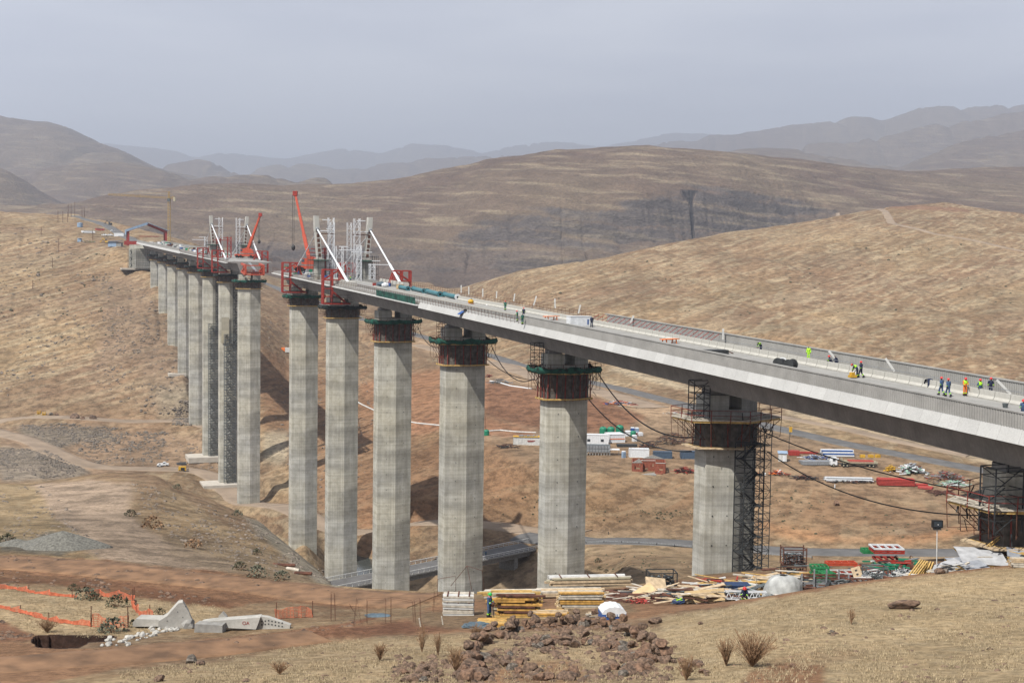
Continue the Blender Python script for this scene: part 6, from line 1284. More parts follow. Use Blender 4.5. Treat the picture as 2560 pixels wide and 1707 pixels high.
bb = bundle(2150, 1166, 62, 6, 2, 'red', 'red pipes loaded on the flatbed truck', r=.2, jit=.01); bb.location = g+Vector((2.2, 0, 1.5)); bb.rotation_euler = (0, 0, -.03)
# poles, posts, boulder
def pole(name, label, px, py, hpx, r=.12, m='dark_steel', dmin=300, cat='pole', group=None, arm=0):
    g = gp(px, py, dmin); h = hpx/3100*g.y; root = thing(name, label, cat, g, 0, group); MB().tube([(0, 0, -.5), (0, 0, h)], [r, r*.8], 6).build('post', m, root)
    if arm: b = MB(); b.beam((-arm, 0, h*.93), (arm, 0, h*.93), r*1.3); b.build('crossarm', m, root)
    return root
pole('pole', 'tall dark pole behind the left of the steel yard', 1972, 1137, 58, .12)
sg = pole('road_sign', 'orange yellow sign board on the upper road verge', 1976, 1092, 28, .1, dmin=380, cat='road sign'); MB().box((0, -.15, 2.9), (1.2, .1, 2)).build('board', 'yellow', sg)
pole('marker_post', 'single short white marker post on the grass below the yard', 2087, 1219, 9, .2, 'white')
pole('pole', 'thin pole beside the lone green tank', 1213, 1074, 34, .1, 'rust', cat='pole')
pole('pole', 'dark pole in front of the white container', 1577, 1142, 28, .1)
# far plateau huts, vans and poles
c_far = 'cabins and vans on the far plateau'
def veh(px, py, wpx, m, label, kind='van', dmin=500, rz=0., d=None):
    g = d or gp(px, py, dmin); L_ = wpx/3100*g.y; root = thing('parked_'+kind, label, kind, g, rz, 'vehicles parked on the site'); w_ = 1.9
    if kind == 'van': pr = [(-.5, .3), (.5, .3), (.5, 1.0), (.38, 1.9), (-.5, 2.0)]
    elif kind == 'pickup': pr = [(-.5, .4), (.5, .4), (.5, 1.0), (.25, 1.1), (.12, 1.75), (-.15, 1.75), (-.18, 1.1), (-.5, 1.1)]
    else: pr = [(-.5, .3), (.5, .3), (.5, .8), (.25, .95), (.1, 1.4), (-.25, 1.4), (-.42, .95), (-.5, .9)]
    b = MB(); b.loft([[(x*L_, y, z) for x, z in pr] for y in (-w_/2, w_/2)], closed=True, caps=True); bd = b.build('body', m, root)
    MB().box((0 if kind != 'van' else .02*L_, -w_/2-.02, 1.45 if kind != 'car' else 1.12), (L_*(.7 if kind == 'van' else .24), .04, .42)).build('window', 'glass', bd)
    for x in (-.33, .33):
        for y in (-.85, .85): MB().tube([(x*L_, y-.12, .36), (x*L_, y+.12, .36)], .36, 12).build('wheel', 'black', root)
    return root
veh(399, 1166, 13, 'white', 'small white car parked left of the white pickup in the valley', 'car', 400, .3); veh(411, 1164, 21, 'white', 'white double cab pickup parked on the haul road in the valley', 'pickup', 400, .15)
g = gp(456, 1178, 400); gn = thing('compressor', 'yellow compressor with a black grille on the haul road', 'compressor', g, .1); MB().box((0, 0, 1.3), (3.2, 1.9, 1.8)).build('housing', 'yellow', gn); MB().box((.3, -.98, 1.2), (1.7, .06, 1.3)).build('grille', 'black', gn)
for x in (-1, 1): MB().tube([(x, -1.0, .4), (x, -.8, .4)], .4, 12).build('wheel', 'black', gn)
person(gp(470, 1179, 400), 1.0, 'stand', 'person in dark clothes standing beside the yellow compressor', suit='navy_overall', helmet=None, bands=False, group='workers in the valley')
o = MB().box((0, 0, .1), (4.2, 6, .2), .3).build('steel_plate', 'dark_steel'); o.location = gp(453, 1158, 400); tag(o, 'dark flat steel plate lying behind the yellow compressor', 'steel plate')
veh(221, 583, 34, 'white', 'long white minibus on the far plateau', 'van', 700); veh(262, 590, 16, 'white', 'left white pickup in the pair by the far cabin', 'pickup', 700); veh(275, 590, 16, 'white', 'right white pickup in the pair by the far cabin', 'pickup', 700); veh(283, 579, 12, 'white', 'white car on the approach road beyond the cabin', 'car', 700, .6); veh(250, 577, 22, 'red', 'red and green lorry behind the minibus', 'van', 700)
container(297, 591, 24, 2.9, 2.6, 'white', 'white cabin beside the pickups on the far plateau', dmin=700, doors=False)
g = gp(283, 617, 700); h2 = thing('hut', 'pale blue site hut with a blue mono pitch roof beside the abutment', 'hut', g, -.1); MB().box((0, 0, 1.8), (6.2, 4, 3.6)).build('wall', 'tail_blue', h2); MB().box((4.8, 0, 1.7), (3.6, 3.6, 3.2)).build('annex', 'block', h2); MB().box((1.5, -.3, 4.0), (10.5, 5.4, .2), M3=Matrix.Rotation(-.06, 3, 'Y')).build('roof', 'tail_blue', h2)
g = gp(200, 568, 700); wt = thing('water_tank', 'round pale blue grey tank on the far plateau', 'water tank', g); MB().tube([(0, 0, 0), (0, 0, 3.6), (0, 0, 4.0)], [2.3, 2.3, .4], 20).build('shell', 'tail_blue', wt)
g = gp(199, 605, 700); hh = thing('hut', 'tiny blue and white hut among the clutter on the far slope', 'hut', g); MB().box((0, 0, 1.4), (2.6, 2.2, 2.8)).build('wall', 'tail_blue', hh); MB().box((1, -.3, 2.9), (3.4, 2.8, .2)).build('roof', 'white', hh)
heap(222, 606, 50, 6, ['white', 'steel', 'yellow', 'green'], 'coloured clutter beside the tiny hut on the far slope', 60, dmin=700, dep=5, flat=.2)
def digger(px, py, sc, m, label, dmin=700):
    g = gp(px, py, dmin); o = thing('excavator', label, 'excavator', g, 0, 'earth movers on the far plateau'); o.scale = (sc,)*3
    MB().box((0, 0, 1.6), (3, 2.4, 1.6)).build('housing', m, o); MB().box((-.9, -.7, 2.8), (1.2, 1, 1.2)).build('cab', 'glass', o)
    for y in (-1, 1): MB().box((0, y, .4), (3.8, .6, .8)).build('track', 'black', o)
    MB().beam((-1, 0, 2), (-3.6, 0, 4.6), .5).build('boom', m, o); MB().beam((-3.6, 0, 4.6), (-5.2, 0, 2), .4).build('arm', m, o); MB().box((-5.4, 0, 1.6), (1, 1, .9)).build('bucket', m, o)
digger(268, 609, .9, 'yellow', 'orange yellow excavator in front of the pale blue hut'); digger(276, 563, .9, 'dark_steel', 'dark loader on the approach road near the ridge')
for k, (px, py, h) in enumerate([(171, 543, 31), (178, 543, 34), (187, 543, 38), (95, 530, 22), (145, 556, 30), (157, 556, 28), (169, 556, 26), (205, 545, 28), (211, 545, 26), (147, 630, 34), (131, 670, 26), (82, 722, 22), (103, 588, 20), (232, 600, 26)]):
    pole('utility_pole', 'timber utility pole %s' % ['left of the ridge trio', 'in the middle of the ridge trio', 'right of the ridge trio', 'alone at the far left ridge', 'in front of the trio, left', 'in front of the trio, centre', 'in front of the trio, right', 'by the approach road, left', 'by the approach road, right', 'below the tiny hut', 'lower on the slope below the tiny hut', 'lowest on the bare slope', 'above the dark rocks', 'beside the excavator'][k], px, py, h, .22, 'rust', 600, 'utility pole', 'utility poles on the far left hillside', 0)
g = gp(715, 880, 500); o = thing('cabin', 'tiny white cabin with an orange end in the gap between piers', 'cabin', g); MB().box((1.2, 0, 1.4), (3.2, 3, 2.8)).build('shell', 'dirty_white', o); MB().box((-1.6, 0, 1.4), (2.2, 3, 2.8)).build('end_wall', 'orange', o)
# drains
def line(pts, r, m, label, name, cat, dmin=300, group=None, n=30, up=.15):
    P = [gp(x, y, dmin)+Vector((0, 0, up)) for x, y in pts]; o = MB().tube(P, r, 6).build(name, m); return tag(o, label, cat, group)
line([(1225, 953), (1245, 956), (1275, 965), (1310, 970), (1330, 973)], .35, 'white', 'white drain pipe along the edge of the dirt terrace', 'drain_pipe', 'pipe')
line([(893, 1005), (905, 1012), (935, 1026), (1000, 1050), (1040, 1058), (1100, 1064)], .35, 'dirty_white', 'pale drain pipe crossing the red bank between the piers', 'drain_pipe', 'pipe')
line([(1222, 1078), (1250, 1076), (1290, 1080), (1340, 1082)], .3, 'dirty_white', 'pale pipe running behind the yellow edged cabin', 'drain_pipe', 'pipe')
# ------------------------------------------------------------------ old bridge over the river
ZO = -83.
def zpt(px, py, z): s, m = ray(px, py); d = z/m; return Vector((s*d, d, z))
A0, A1 = zpt(898, 1463, ZO), zpt(1343, 1372, ZO); u = (A1-A0).normalized(); nrm = Vector((-u.y, u.x, 0)); A0 = A0-u*10; LB = (A1-A0).length+28
ob = thing('old_bridge', 'old low concrete road bridge with white railings over the river', 'bridge', A0)
def O_(a, c, z): v = u*a+nrm*c; return Vector((v.x, v.y, z))
b = MB(); b.loft([[O_(a, c, z) for c, z in ((0, 0), (9, 0), (9, -.4), (7.6, -.5), (7.6, -2.0), (1.4, -2.0), (1.4, -.5), (0, -.4))] for a in (0, LB)], closed=True, caps=True); b.build('deck', 'block', ob)
b = MB(); b.loft([[O_(a, c, .03) for c in (.5, 8.5)] for a in (0, LB)]); b.build('carriageway', 'asphalt', ob)
for c in (.2, 8.8):
    b = MB(); a = 0
    while a < LB: b.beam(O_(a, c, 0), O_(a, c, 1.05), .16); a += 2.
    b.beam(O_(0, c, 1.0), O_(LB, c, 1.0), .2, .16); b.beam(O_(0, c, .55), O_(LB, c, .55), .12); b.build('railing', 'dirty_white', ob)
for a in (22, 46, 68):
    b = MB(); b.loft([[O_(a-.7, 1.2, z), O_(a+.7, 1.2, z), O_(a+.7, 7.8, z), O_(a-.7, 7.8, z)] for z in (-2.0, -14)], closed=True, caps=True); b.build('pier_wall', 'block', ob)
person(A0+O_(57, 2.5, .03), .4, 'stand', 'tiny person in blue standing on the old bridge roadway', group='workers in the valley', suit='overall', helmet=None)
# approach fill joining the old bridge and the lower road
# guardrails
def guardrail(pts, label, dmin=280, sp=4.):
    P = [gp(x, y, dmin) for x, y in pts]; root = thing('guardrail', label, 'guardrail', P[0], 0, 'guardrails of the lower road'); n = 0
    L_ = [0.]
    for i in range(1, len(P)): L_.append(L_[-1]+(P[i]-P[i-1]).length)
    q = [Vector([np.interp(t, L_, [p[k] for p in P]) for k in range(3)])-P[0] for t in np.linspace(0, L_[-1], int(L_[-1]/sp))]
    b = MB()
    for i in range(len(q)-1): b.beam(q[i]+Vector((0, 0, .65)), q[i+1]+Vector((0, 0, .65)), .1, .36)
    b.build('rail', 'steel', root)
    for v in q: MB().beam(v-Vector((0, 0, .3)), v+Vector((0, 0, .8)), .2).build('post', 'dark_steel', root)
guardrail([(1465, 1360), (1500, 1358), (1571, 1359), (1640, 1363), (1731, 1370)], 'steel guardrail along the near side of the lower road between the two piers')
guardrail([(1905, 1389), (1960, 1393), (2030, 1397)], 'steel guardrail glimpsed behind the yard crates', 240)
guardrail([(1521, 1335), (1560, 1335), (1593, 1337)], 'short pale guardrail at the far side of the lower road', 320, 6)
# ------------------------------------------------------------------ the materials yard on the terrace in front
def yp(px, py, dmin=70, dmax=2000): return ground(px, py, dmin, dmax)
def yd(px, d, off=0.):
    s, m = ray(px, 1480); return onz(s*d, d, off)
def planks(root, L_, n, lay, w_, t, m, jit=.04, rot=.01, sticks=True, z0=.1, alt=None, name='plank'):
    z = z0
    for k in range(lay):
        for i in range(n):
            b = MB(); dx = rr.gauss(0, jit*1.1)*L_; a = rr.uniform(-rot, rot); l = L_*rr.uniform(1-jit*2, 1)
            b.beam((dx-l/2, (i-n/2+.5)*w_*1.06, z+t/2), (dx+l/2, (i-n/2+.5)*w_*1.06+a*L_, z+t/2+rr.uniform(-.03, .03)), w_*rr.uniform(.75, 1), t*rr.uniform(.7, 1)); b.build(name, rr.choice(m) if isinstance(m, list) else m, root)
        z += t*1.04
        if sticks and alt and (k+1) % alt == 0:
            b = MB()
            for f in (-.35, 0, .35): b.beam((L_*f, -n*w_*.5, z+.03), (L_*f, n*w_*.5, z+.03), .09, .06)
            b.build('batten', 'rust', root); z += .07
    return z
def stack(px, py, wpx, n, lay, w_, t, m, label, rz=0., dmin=70, jit=.03, alt=None, group='timber stacks in the yard', cat='timber stack', lift=0., rot=.006):
    g = yp(px, py, dmin); L_ = wpx/3100*g.y; root = thing('timber_stack', label, cat, g+Vector((0, 0, lift)), rz, group); planks(root, L_, n, lay, w_, t, m, jit, rot, alt=alt); return root
stack(1146, 1536, 78, 5, 9, .28, .14, ['pale_timber', 'dirty_white'], 'stack of weathered whitish boards left of the worker', jit=.01, alt=3)
stack(1290, 1541, 108, 6, 9, .25, .15, ['amber_timber', 'yellow_timber', 'amber_timber', 'rust', 'khaki'], 'tall stack of amber and yellow beams behind the worker', rz=.03, jit=.07, alt=2)
stack(1275, 1508, 150, 4, 3, .25, .16, ['yellow_timber', 'khaki', 'pale_timber'], 'mossy yellow beams laid behind the amber stack', rz=.1, jit=.03, lift=.5)
stack(1470, 1478, 206, 5, 3, .26, .2, ['pale_timber', 'dirty_white', 'khaki', 'timber'], 'longest stack of pale white beams, sloping up to the right', rz=.14, jit=.03, lift=.6, alt=1)
stack(1425, 1492, 170, 5, 3, .25, .16, ['timber', 'pale_timber'], 'tan planks under the longest white beams', rz=.1, jit=.04, lift=.1)
stack(1452, 1520, 118, 5, 7, .26, .15, ['timber', 'amber_timber', 'pale_timber', 'ply', 'timber'], 'tan timber stack in the middle right of the domed cover', rz=.06, jit=.04, alt=2)
stack(1378, 1543, 84, 6, 3, .22, .12, ['amber_timber', 'timber'], 'low fan of amber planks on the ground', rz=.03, jit=.06)
stack(1228, 1564, 74, 6, 2, .24, .13, ['amber_timber', 'yellow_timber'], 'low amber beam bundle under the worker in the green helmet', rz=.04, jit=.03)
g = yp(1192, 1568); o = MB().blob((0, 0, .1), .6, 3, 2, .2, (1.6, 1, .4)).build('tarpaulin', 'grey_tarp'); o.location = g; tag(o, 'crumpled dark blue tarpaulin beside the amber bundle', 'tarpaulin')
g = yp(1222, 1556); wk = person(g+Vector((0, .2, .32)), R(-120), 'work', 'person in blue overalls and a green helmet with pink scarf on the amber beams', helmet='helmet_green', group='workers in the yard')
M['pink'] = mat('pink_scarf', (.6, .25, .3), .8, .1, 5); MB().tube([(0, .03, 1.45), (0, .05, 1.56)], [.1, .09], 10).build('scarf', 'pink', wk)
dr = thing('drill', 'dark petrol drill held by the worker in the green helmet', 'drill', wk.location+Vector((.26, -.14, 0)), 0); MB().blob((0, 0, .95), .14, 1, 1, .1, (1, 1, 1.2)).build('motor', 'rust', dr); MB().tube([(0, 0, .85), (.1, 0, 0)], .03, 6).build('bit', 'dark_steel', dr); MB().beam((-.25, .1, 1.08), (.25, -.1, 1.08), .04).build('handle', 'black', dr)
# domed cover
g = yp(1530, 1545); dm = thing('domed_cover', 'white ribbed barrel vaulted cover on a blue base box', 'cover', g, .12); MB().box((0, 0, .25), (1.7, 1.5, .5)).build('base', 'blue', dm)
rows = []
for i in range(15):
    a = math.pi*i/14; k = 1.04 if i % 2 else .98; rows.append([(-.85*math.cos(a)*k, -.76, .5+.5*math.sin(a)*k), (-.85*math.cos(a)*k, .76, .5+.5*math.sin(a)*k)])
b = MB(); b.loft(rows); b.add([rows[i][0] for i in range(15)], [tuple(range(15))]); b.add([rows[i][1] for i in range(15)], [tuple(range(15))[::-1]]); b.build('vault', 'white', dm)
b = MB()
for k in range(6): b.box((-.5+k*.2, -.78, .42), (.12, .05, .13))
b.build('white_patch', 'white', dm)
stack(1484, 1542, 34, 5, 3, .12, .08, ['timber', 'pale_timber'], 'short offcuts beside the domed cover', rz=.2, jit=.1)
# crates and racks ------------------------------------------------
def crate(px, py, wpx, h, dep, m, fill, fm, label, rz=0., dmin=80, bars=7, posts_up=.0, name='mesh_crate', d=None):
    g = d or yp(px, py, dmin); W_ = wpx/3100*g.y; root = thing(name, label, 'crate', g, rz, 'steel crates in the yard'); b = MB()
    for x in (-W_/2, W_/2):
        for y in (-dep/2, dep/2): b.beam((x, y, 0), (x, y, h+posts_up), .09)
    for z in (.12, h):
        for y in (-dep/2, dep/2): b.beam((-W_/2, y, z), (W_/2, y, z), .08)
        for x in (-W_/2, W_/2): b.beam((x, -dep/2, z), (x, dep/2, z), .08)
    b.build('frame', m, root); b = MB()
    for k in range(1, bars):
        x = -W_/2+W_*k/bars
        for y in (-dep/2, dep/2): b.beam((x, y, .1), (x, y, h*.72), .03)
    for k in range(1, 5):
        z = .1+h*.62*k/4
        for y in (-dep/2, dep/2): b.beam((-W_/2, y, z), (W_/2, y, z), .03)
    b.build('mesh_side', m, root); MB().box((0, 0, .08), (W_*.96, dep*.96, .08)).build('base', m, root)
    for q, f in enumerate(fm):
        b = MB()
        for k in range(fill//len(fm)):
            b.blob((rr.uniform(-W_*.42, W_*.42), rr.uniform(-dep*.4, dep*.4), rr.uniform(.15, h*.72)), rr.uniform(.06, .13), k, 0, .3, (rr.uniform(.6, 2), rr.uniform(.6, 2), rr.uniform(.5, 1)), rr.uniform(0, 3))
        b.build('clamps', f, root)
    return root
crate(1981, 1400, 58, 1.5, 1.3, 'rust', 220, ['steel', 'grey_steel', 'dark_steel'], 'rusty open crate heaped with silver clamps, standing above the others', dmin=90, d=yd(1981, 112, 1.3), posts_up=.2)
crate(1982, 1420, 56, 1.1, 1.3, 'rust', 60, ['rust', 'dark_steel'], 'rusty crate of dark bars carrying the crate of silver clamps', d=yd(1982, 112, .1))
crate(2186, 1447, 54, 1.5, 1.2, 'grey_steel', 200, ['steel', 'dirty_white', 'grey_steel'], 'grey panelled crate heaped with silver fittings near the leaning panel', d=yd(2186, 101, .2), bars=14)
crate(1653, 1462, 70, 1.35, 1.6, 'dark_steel', 120, ['dark_steel', 'grey_steel', 'black'], 'leaning black mesh crate with looped dark bars at the left of the yard', d=yd(1653, 112, .1), rz=.1)
crate(1765, 1448, 40, 1.2, 1.2, 'rust', 90, ['rust', 'red', 'grey_steel'], 'rusty crate with red fittings left of the navy box', d=yd(1790, 103, .1))
def silver(px, py, W_, h, n, ms, label, dmin=80, d=None, sz=(.05, .14), group='heaps of fittings in the yard', name='fittings_heap', flat=1.):
    g = d or yp(px, py, dmin); root = thing(name, label, 'heap', g, 0, group)
    for q, m in enumerate(ms):
        b = MB()
        for k in range(n//len(ms)):
            x = rr.gauss(0, W_*.22); y = rr.gauss(0, W_*.2); z = h*max(0, 1-(abs(x)/(W_*.5))**1.5-(abs(y)/(W_*.5))**2)*rr.uniform(.2, 1); an = rr.uniform(0, 6); l = rr.uniform(.1, .45)
            if rr.random() < .5: b.blob((x, y, z+.05), rr.uniform(*sz), k, 0, .3, (1, 1.6, .6), an)
            else: v = Vector((math.cos(an)*l, math.sin(an)*l, rr.uniform(-.2, .2)*flat)); b.beam(Vector((x, y, z+.08))-v, Vector((x, y, z+.08))+v, .05)
        b.build('fitting', m, root)
    return root
silver(2253, 1442, 2.4, 1.0, 260, ['steel', 'dirty_white', 'grey_steel'], 'open heap of silver fittings right of the grey panelled crate', d=yd(2252, 102, .2))
rd = thing('wire_drum', 'dark rusty wire drum behind the open silver heap', 'drum', yd(2258, 108, .1)); b = MB(); b.tube([(-.6, 0, .95), (.6, 0, .95)], .7, 16); b.build('coil', 'rust', rd)
for x in (-.65, .65):
    b = MB(); rows = []
    for r_ in (.95, .88): rows.append([(x, math.cos(k*math.pi/12)*r_, .95+math.sin(k*math.pi/12)*r_) for k in range(24)])
    b.loft(rows, closed=True); [b.beam((x, 0, .95), (x, math.cos(k*math.pi/3)*.9, .95+math.sin(k*math.pi/3)*.9), .06) for k in range(6)]; b.build('drum_rim', 'rust', rd)
# stacked frames
def frames(px, d, wpx, lay, m, label, rz=0., dep=1.2, t=.12, gap=.1, off=.1, name='frame_stack', top=None, step=0.):
    g = yd(px, d, off); W_ = wpx/3100*d; root = thing(name, label, 'frame stack', g, rz, 'stacked formwork frames in the yard'); z = 0
    for k in range(lay):
        mm = m[k % len(m)] if isinstance(m, list) else m; b = MB(); o_ = rr.uniform(-.04, .04)*W_+step*k
        for y in (-dep/2, dep/2): b.beam((-W_/2+o_, y, z+t/2), (W_/2+o_, y, z+t/2), .1, t)
        for f in (-.5, -.25, 0, .25, .5): b.beam((W_*f*.96+o_, -dep/2, z+t/2), (W_*f*.96+o_, dep/2, z+t/2), .08, t)
        b.build('frame', mm, root); z += t+gap
    if top: MB().box((0, 0, z+.04), (W_*1.02, dep*1.1, .08)).build('top_sheet', top, root)
    return root
frames(2048, 106, 42, 7, 'green', 'bright green frame stack in the middle of the yard', dep=1.3, off=.6)
frames(2066, 104, 30, 6, 'green', 'second green frame stack leaning beside the bright green one', rz=.3, off=.5)
frames(2112, 106, 80, 6, ['red', 'dirty_white', 'rust', 'dirty_white'], 'stack of red topped and white beams right of the green frames', rz=.05, dep=1.4, off=.4, gap=.06)
frames(2100, 107, 76, 2, 'orange_red', 'orange red beams laid across the top of the white ones', rz=.06, dep=.9, off=1.9, gap=.02)
frames(2169, 110, 36, 3, 'green', 'small stack of bright green beams high on the pile', rz=.05, dep=.9, off=2.3, gap=.01)
frames(2214, 108, 62, 5, ['green_tank', 'red', 'green_tank'], 'teal and red pallet frames stacked under pale topped beams', dep=1.5, t=.18, gap=.16, off=.4)
frames(2214, 108, 76, 3, ['red', 'red', 'white'], 'red beams with a pale edge topping the highest pile of the yard', dep=1.7, off=2.5, gap=.04, t=.14)
frames(2062, 100, 120, 7, ['steel', 'grey_steel', 'rust', 'steel'], 'long rack of grey steel beams in front of the green frames', rz=-.02, dep=1.0, off=.1, gap=.1, t=.13)
frames(2160, 97.5, 60, 3, ['rust', 'steel'], 'low rusty beams right of the long grey rack', off=.0, gap=.05)
b = MB(); g = yd(2062, 99.3, 0); root = thing('rack_posts', 'tall grey rack posts framing the long steel beams', 'rack', g, 0)
for x in (-1.9, -.9, .1, 1.1, 1.9): MB().beam((x, 0, 0), (x, 0, 2.1 if abs(x) < 1.5 else 1.7), .11).build('post', 'steel', root)
# leaning perforated panel
def panel(px, d, W_, H__, off, rot, m, label, rz=0., holes=0, name='shutter_panel', ribs=True, group='shutter panels in the yard', ribm='yellow_timber', t=.12):
    g = yd(px, d, off); root = thing(name, label, 'shutter panel', g, rz, group); root.rotation_euler = (rot[0], rot[1], rz)
    MB().box((0, 0, 0), (W_, H__, t*.3)).build('face', m, root)
    if ribs:
        for f in np.linspace(-.45, .45, max(3, int(W_/.5))):
            MB().box((W_*f, 0, -t), (.1, H__*.98, t*1.6)).build('timber_rib', ribm, root)
        for y in (-.47, .47): MB().box((0, H__*y, -t*.9), (W_, .07, t*1.5)).build('edge_beam', ribm, root)
    for k in range(holes): MB().box((0, -H__*.35+k*H__*.7/max(1, holes-1), t*.17), (W_*.25, H__*.08, .01)).build('slot', 'dark_steel', root)
    return root
panel(2146, 101, .75, 1.9, 1.0, (R(72), R(-18), 0), 'timber', 'tan slotted panel leaning in front of the red and white beams', holes=5, ribs=False)
panel(1640, 106, 1.8, 1.5, .7, (R(48), R(8), 0), 'timber', 'slatted wooden pallet leaning on boards at the left of the yard', holes=0, name='pallet', rz=.2, ribm='timber')
panel(1612, 104.5, 1.9, 1.1, .35, (R(30), R(-22), 0), 'ply', 'square board under the leaning pallet', ribs=False, rz=.5)
panel(1762, 96.2, 3.1, .95, .62, (R(75), R(-6), 0), 'ply', 'large pale plywood sheet standing on edge in front of the debris', ribs=False)
# big shutters at the right
M['pale_shutter'] = mat('pale_shutter_face', (.47, .48, .5), .5, .15, 1.5)
SHT = [(2405, 108, 2.3, 1.3, .8, 6, -4, .1, 'panel_face', 'grey shutter with a white top edge, farthest left of the big shutters'), (2432, 106, 2.6, 1.5, 1.55, 10, 2, .0, 'dirty_white', 'upper white faced shutter lying over yellow lattice beams'), (2452, 104, 3.4, 1.9, .95, 14, 3, -.1, 'dirty_white', 'broad white faced shutter on legs in the middle of the group'), (2515, 107, 3.1, 2.3, 1.7, 24, 14, -.35, 'panel_face', 'dark grey shutter tilted to the right against the nearest pier'), (2552, 104, 2.2, 1.3, .75, 12, 10, -.3, 'panel_face', 'small grey shutter at the photo edge'), (2380, 103, 2.2, 1.4, .42, 22, -16, .5, 'dirty_white', 'white shutter slumped beside the floodlight mast'), (2345, 102.5, 1.9, 1.2, .35, 26, 14, .2, 'dirty_white', 'pointed white shutter left of the floodlight mast'), (2430, 101.5, 2.0, 1.0, .22, 12, -6, .3, 'panel_face', 'flat grey shutter on the ground in front of the broad white one')]
for (px, d, W_, H__, off, rx, ry, rz, m, lb) in SHT: panel(px, d, W_*1.12, H__*1.45, off+.25, (R(min(rx, 14)), R(ry*.6), 0), 'pale_shutter' if m == 'dirty_white' else m, lb, rz)
stack(2545, 1418, 40, 5, 4, .14, .16, ['timber', 'pale_timber'], 'timbers under the small shutter at the photo edge', dmin=90)
for k, (px, d, off, rz) in enumerate([(2300, 99.5, .3, .6), (2322, 100, .15, .9), (2486, 106, 2.5, .5)]):
    g = yd(px, d, off); root = thing('formwork_beam', ['leaning timber lattice beams left of the floodlight mast', 'lower leaning lattice beams beside the mast foot', 'loose timber beam sticking up over the dark grey shutter'][k], 'formwork beam', g, rz); root.rotation_euler = (0, R(-38 if k < 2 else -25), rz)
    for q in range(4 if k < 2 else 1): b = MB(); b.beam((-1.2, q*.22, 0), (1.2, q*.22, 0), .1, .06); b.beam((-1.2, q*.22, .22), (1.2, q*.22, .22), .1, .06); [b.beam((-1.1+j*.4, q*.22, .0), (-.9+j*.4, q*.22, .22), .05) for j in range(6)]; b.build('lattice_beam', 'yellow_timber', root)
# navy box, truss, tarp pile, bits
g = yd(1843, 101, .2); nb = thing('tool_container', 'navy blue steel box in the middle of the debris', 'tool container', g, .05); MB().box((0, 0, .5), (1.85, 1.2, 1.0)).build('shell', 'navy', nb); MB().box((0, 0, 1.03), (1.95, 1.3, .07)).build('lid', 'navy', nb); MB().box((.15, -.62, .55), (.09, .03, .12)).build('latch', 'white', nb); MB().box((1.05, -.1, .45), (.3, 1.0, .9)).build('side_sack', 'green', nb)
g = yd(1866, 95.5, .25); tr = thing('truss', 'white steel lattice truss lying in front of the navy box', 'truss', g, 0); b = MB(); W_ = 3.2
for z in (0, .55): b.beam((-W_/2, 0, z), (W_/2, 0, z), .07); b.beam((-W_/2, .4, z), (W_/2, .4, z), .07)
for k in range(7): x = -W_/2+W_*k/7; b.beam((x, 0, 0), (x+W_/14, 0, .55), .05); b.beam((x+W_/14, 0, .55), (x+W_/7, 0, 0), .05)
b.build('lattice', 'white', tr)
g = yd(1958, 99, 0); tp = thing('covered_pile', 'grey white tarpaulin draped over a pile, fabric hanging at its left', 'covered pile', g)
rows = []
for i in range(26):
    a = 2*math.pi*i/26; row = []
    for j in range(9):
        f = j/8; rad = 1.55*math.cos(f*math.pi/2*.96)**.55*(1+.09*math.sin(5*a+3*f)+.06*math.sin(11*a)); row.append((rad*math.cos(a)*(1.0), rad*.7*math.sin(a), 1.95*math.sin(f*math.pi/2)+.12*math.sin(7*a)*(1-f)))
    rows.append(row)
rows.append(rows[0]); b = MB(); b.loft(rows); b.build('tarpaulin', 'tarp', tp, smooth=True)
b = MB()
for k in range(10): b.box((rr.uniform(-1.2, 1.4), -1.0+rr.uniform(-.2, .1), rr.uniform(.1, .5)), (rr.uniform(.3, .8), .3, .2), rr.uniform(-.5, .5))
b.build('blocks', 'steel', tp)
g = yd(1906, 97.5, 0); o = MB().loft([[(-.5+.06*math.sin(z*5+x), y_, z) for (x, y_) in ((0, 0), (.2, .15), (.5, 0), (.8, .1))] for z in np.linspace(0, 2.0, 8)]).build('hanging_sheet', 'tarp', smooth=True); o.location = g; tag(o, 'pale sheet hanging down at the left of the covered pile', 'sheet')
g = yd(1697, 93, .25); o = thing('navy_bag', 'navy bag with a lime cross lying at the slope edge', 'bag', g); MB().blob((0, 0, .1), .45, 4, 2, .1, (1.1, .7, .5)).build('bag', 'navy', o)
b = MB(); b.beam((-.25, -.22, .36), (.25, -.2, .25), .09, .03); b.beam((-.2, -.24, .22), (.2, -.18, .4), .09, .03); b.build('lime_cross', 'hivis', o)
silver(1600, 1514, 2.2, .25, 70, ['red', 'rust'], 'red mesh scraps on the ground left of the plywood sheet', d=yd(1598, 97, 0), flat=.2)
# loose debris boards across the yard
def debris(x0, x1, d0, d1, n, ms, label, long_=(.8, 3.4), zt=.9, seed=1, name='board_pile', dirn=0.):
    g = yd((x0+x1)/2, (d0+d1)/2); root = thing(name, label, 'debris pile', g, 0, 'loose debris piles in the yard'); q = random.Random(seed)
    for m in ms:
        b = MB()
        for k in range(n//len(ms)):
            px = q.uniform(x0, x1); d = q.uniform(d0, d1); p = yd(px, d)-g; z = q.uniform(.05, zt); a = q.gauss(dirn, .45); l = q.uniform(*long_)/2; v = Vector((math.cos(a)*l, math.sin(a)*l, q.uniform(-.14, .16)*l)); c_ = Vector((p.x, p.y, p.z+z)); b.beam(c_-v, c_+v, q.choice([.12, .2, .28, .5]), q.choice([.04, .05, .1]))
        b.build('boards', m, root)
    return root
debris(1560, 1700, 97, 108, 60, ['pale_timber', 'rust', 'timber', 'dark_steel'], 'scattered boards and bars between the leaning pallet and the black crate', seed=2, zt=.35)
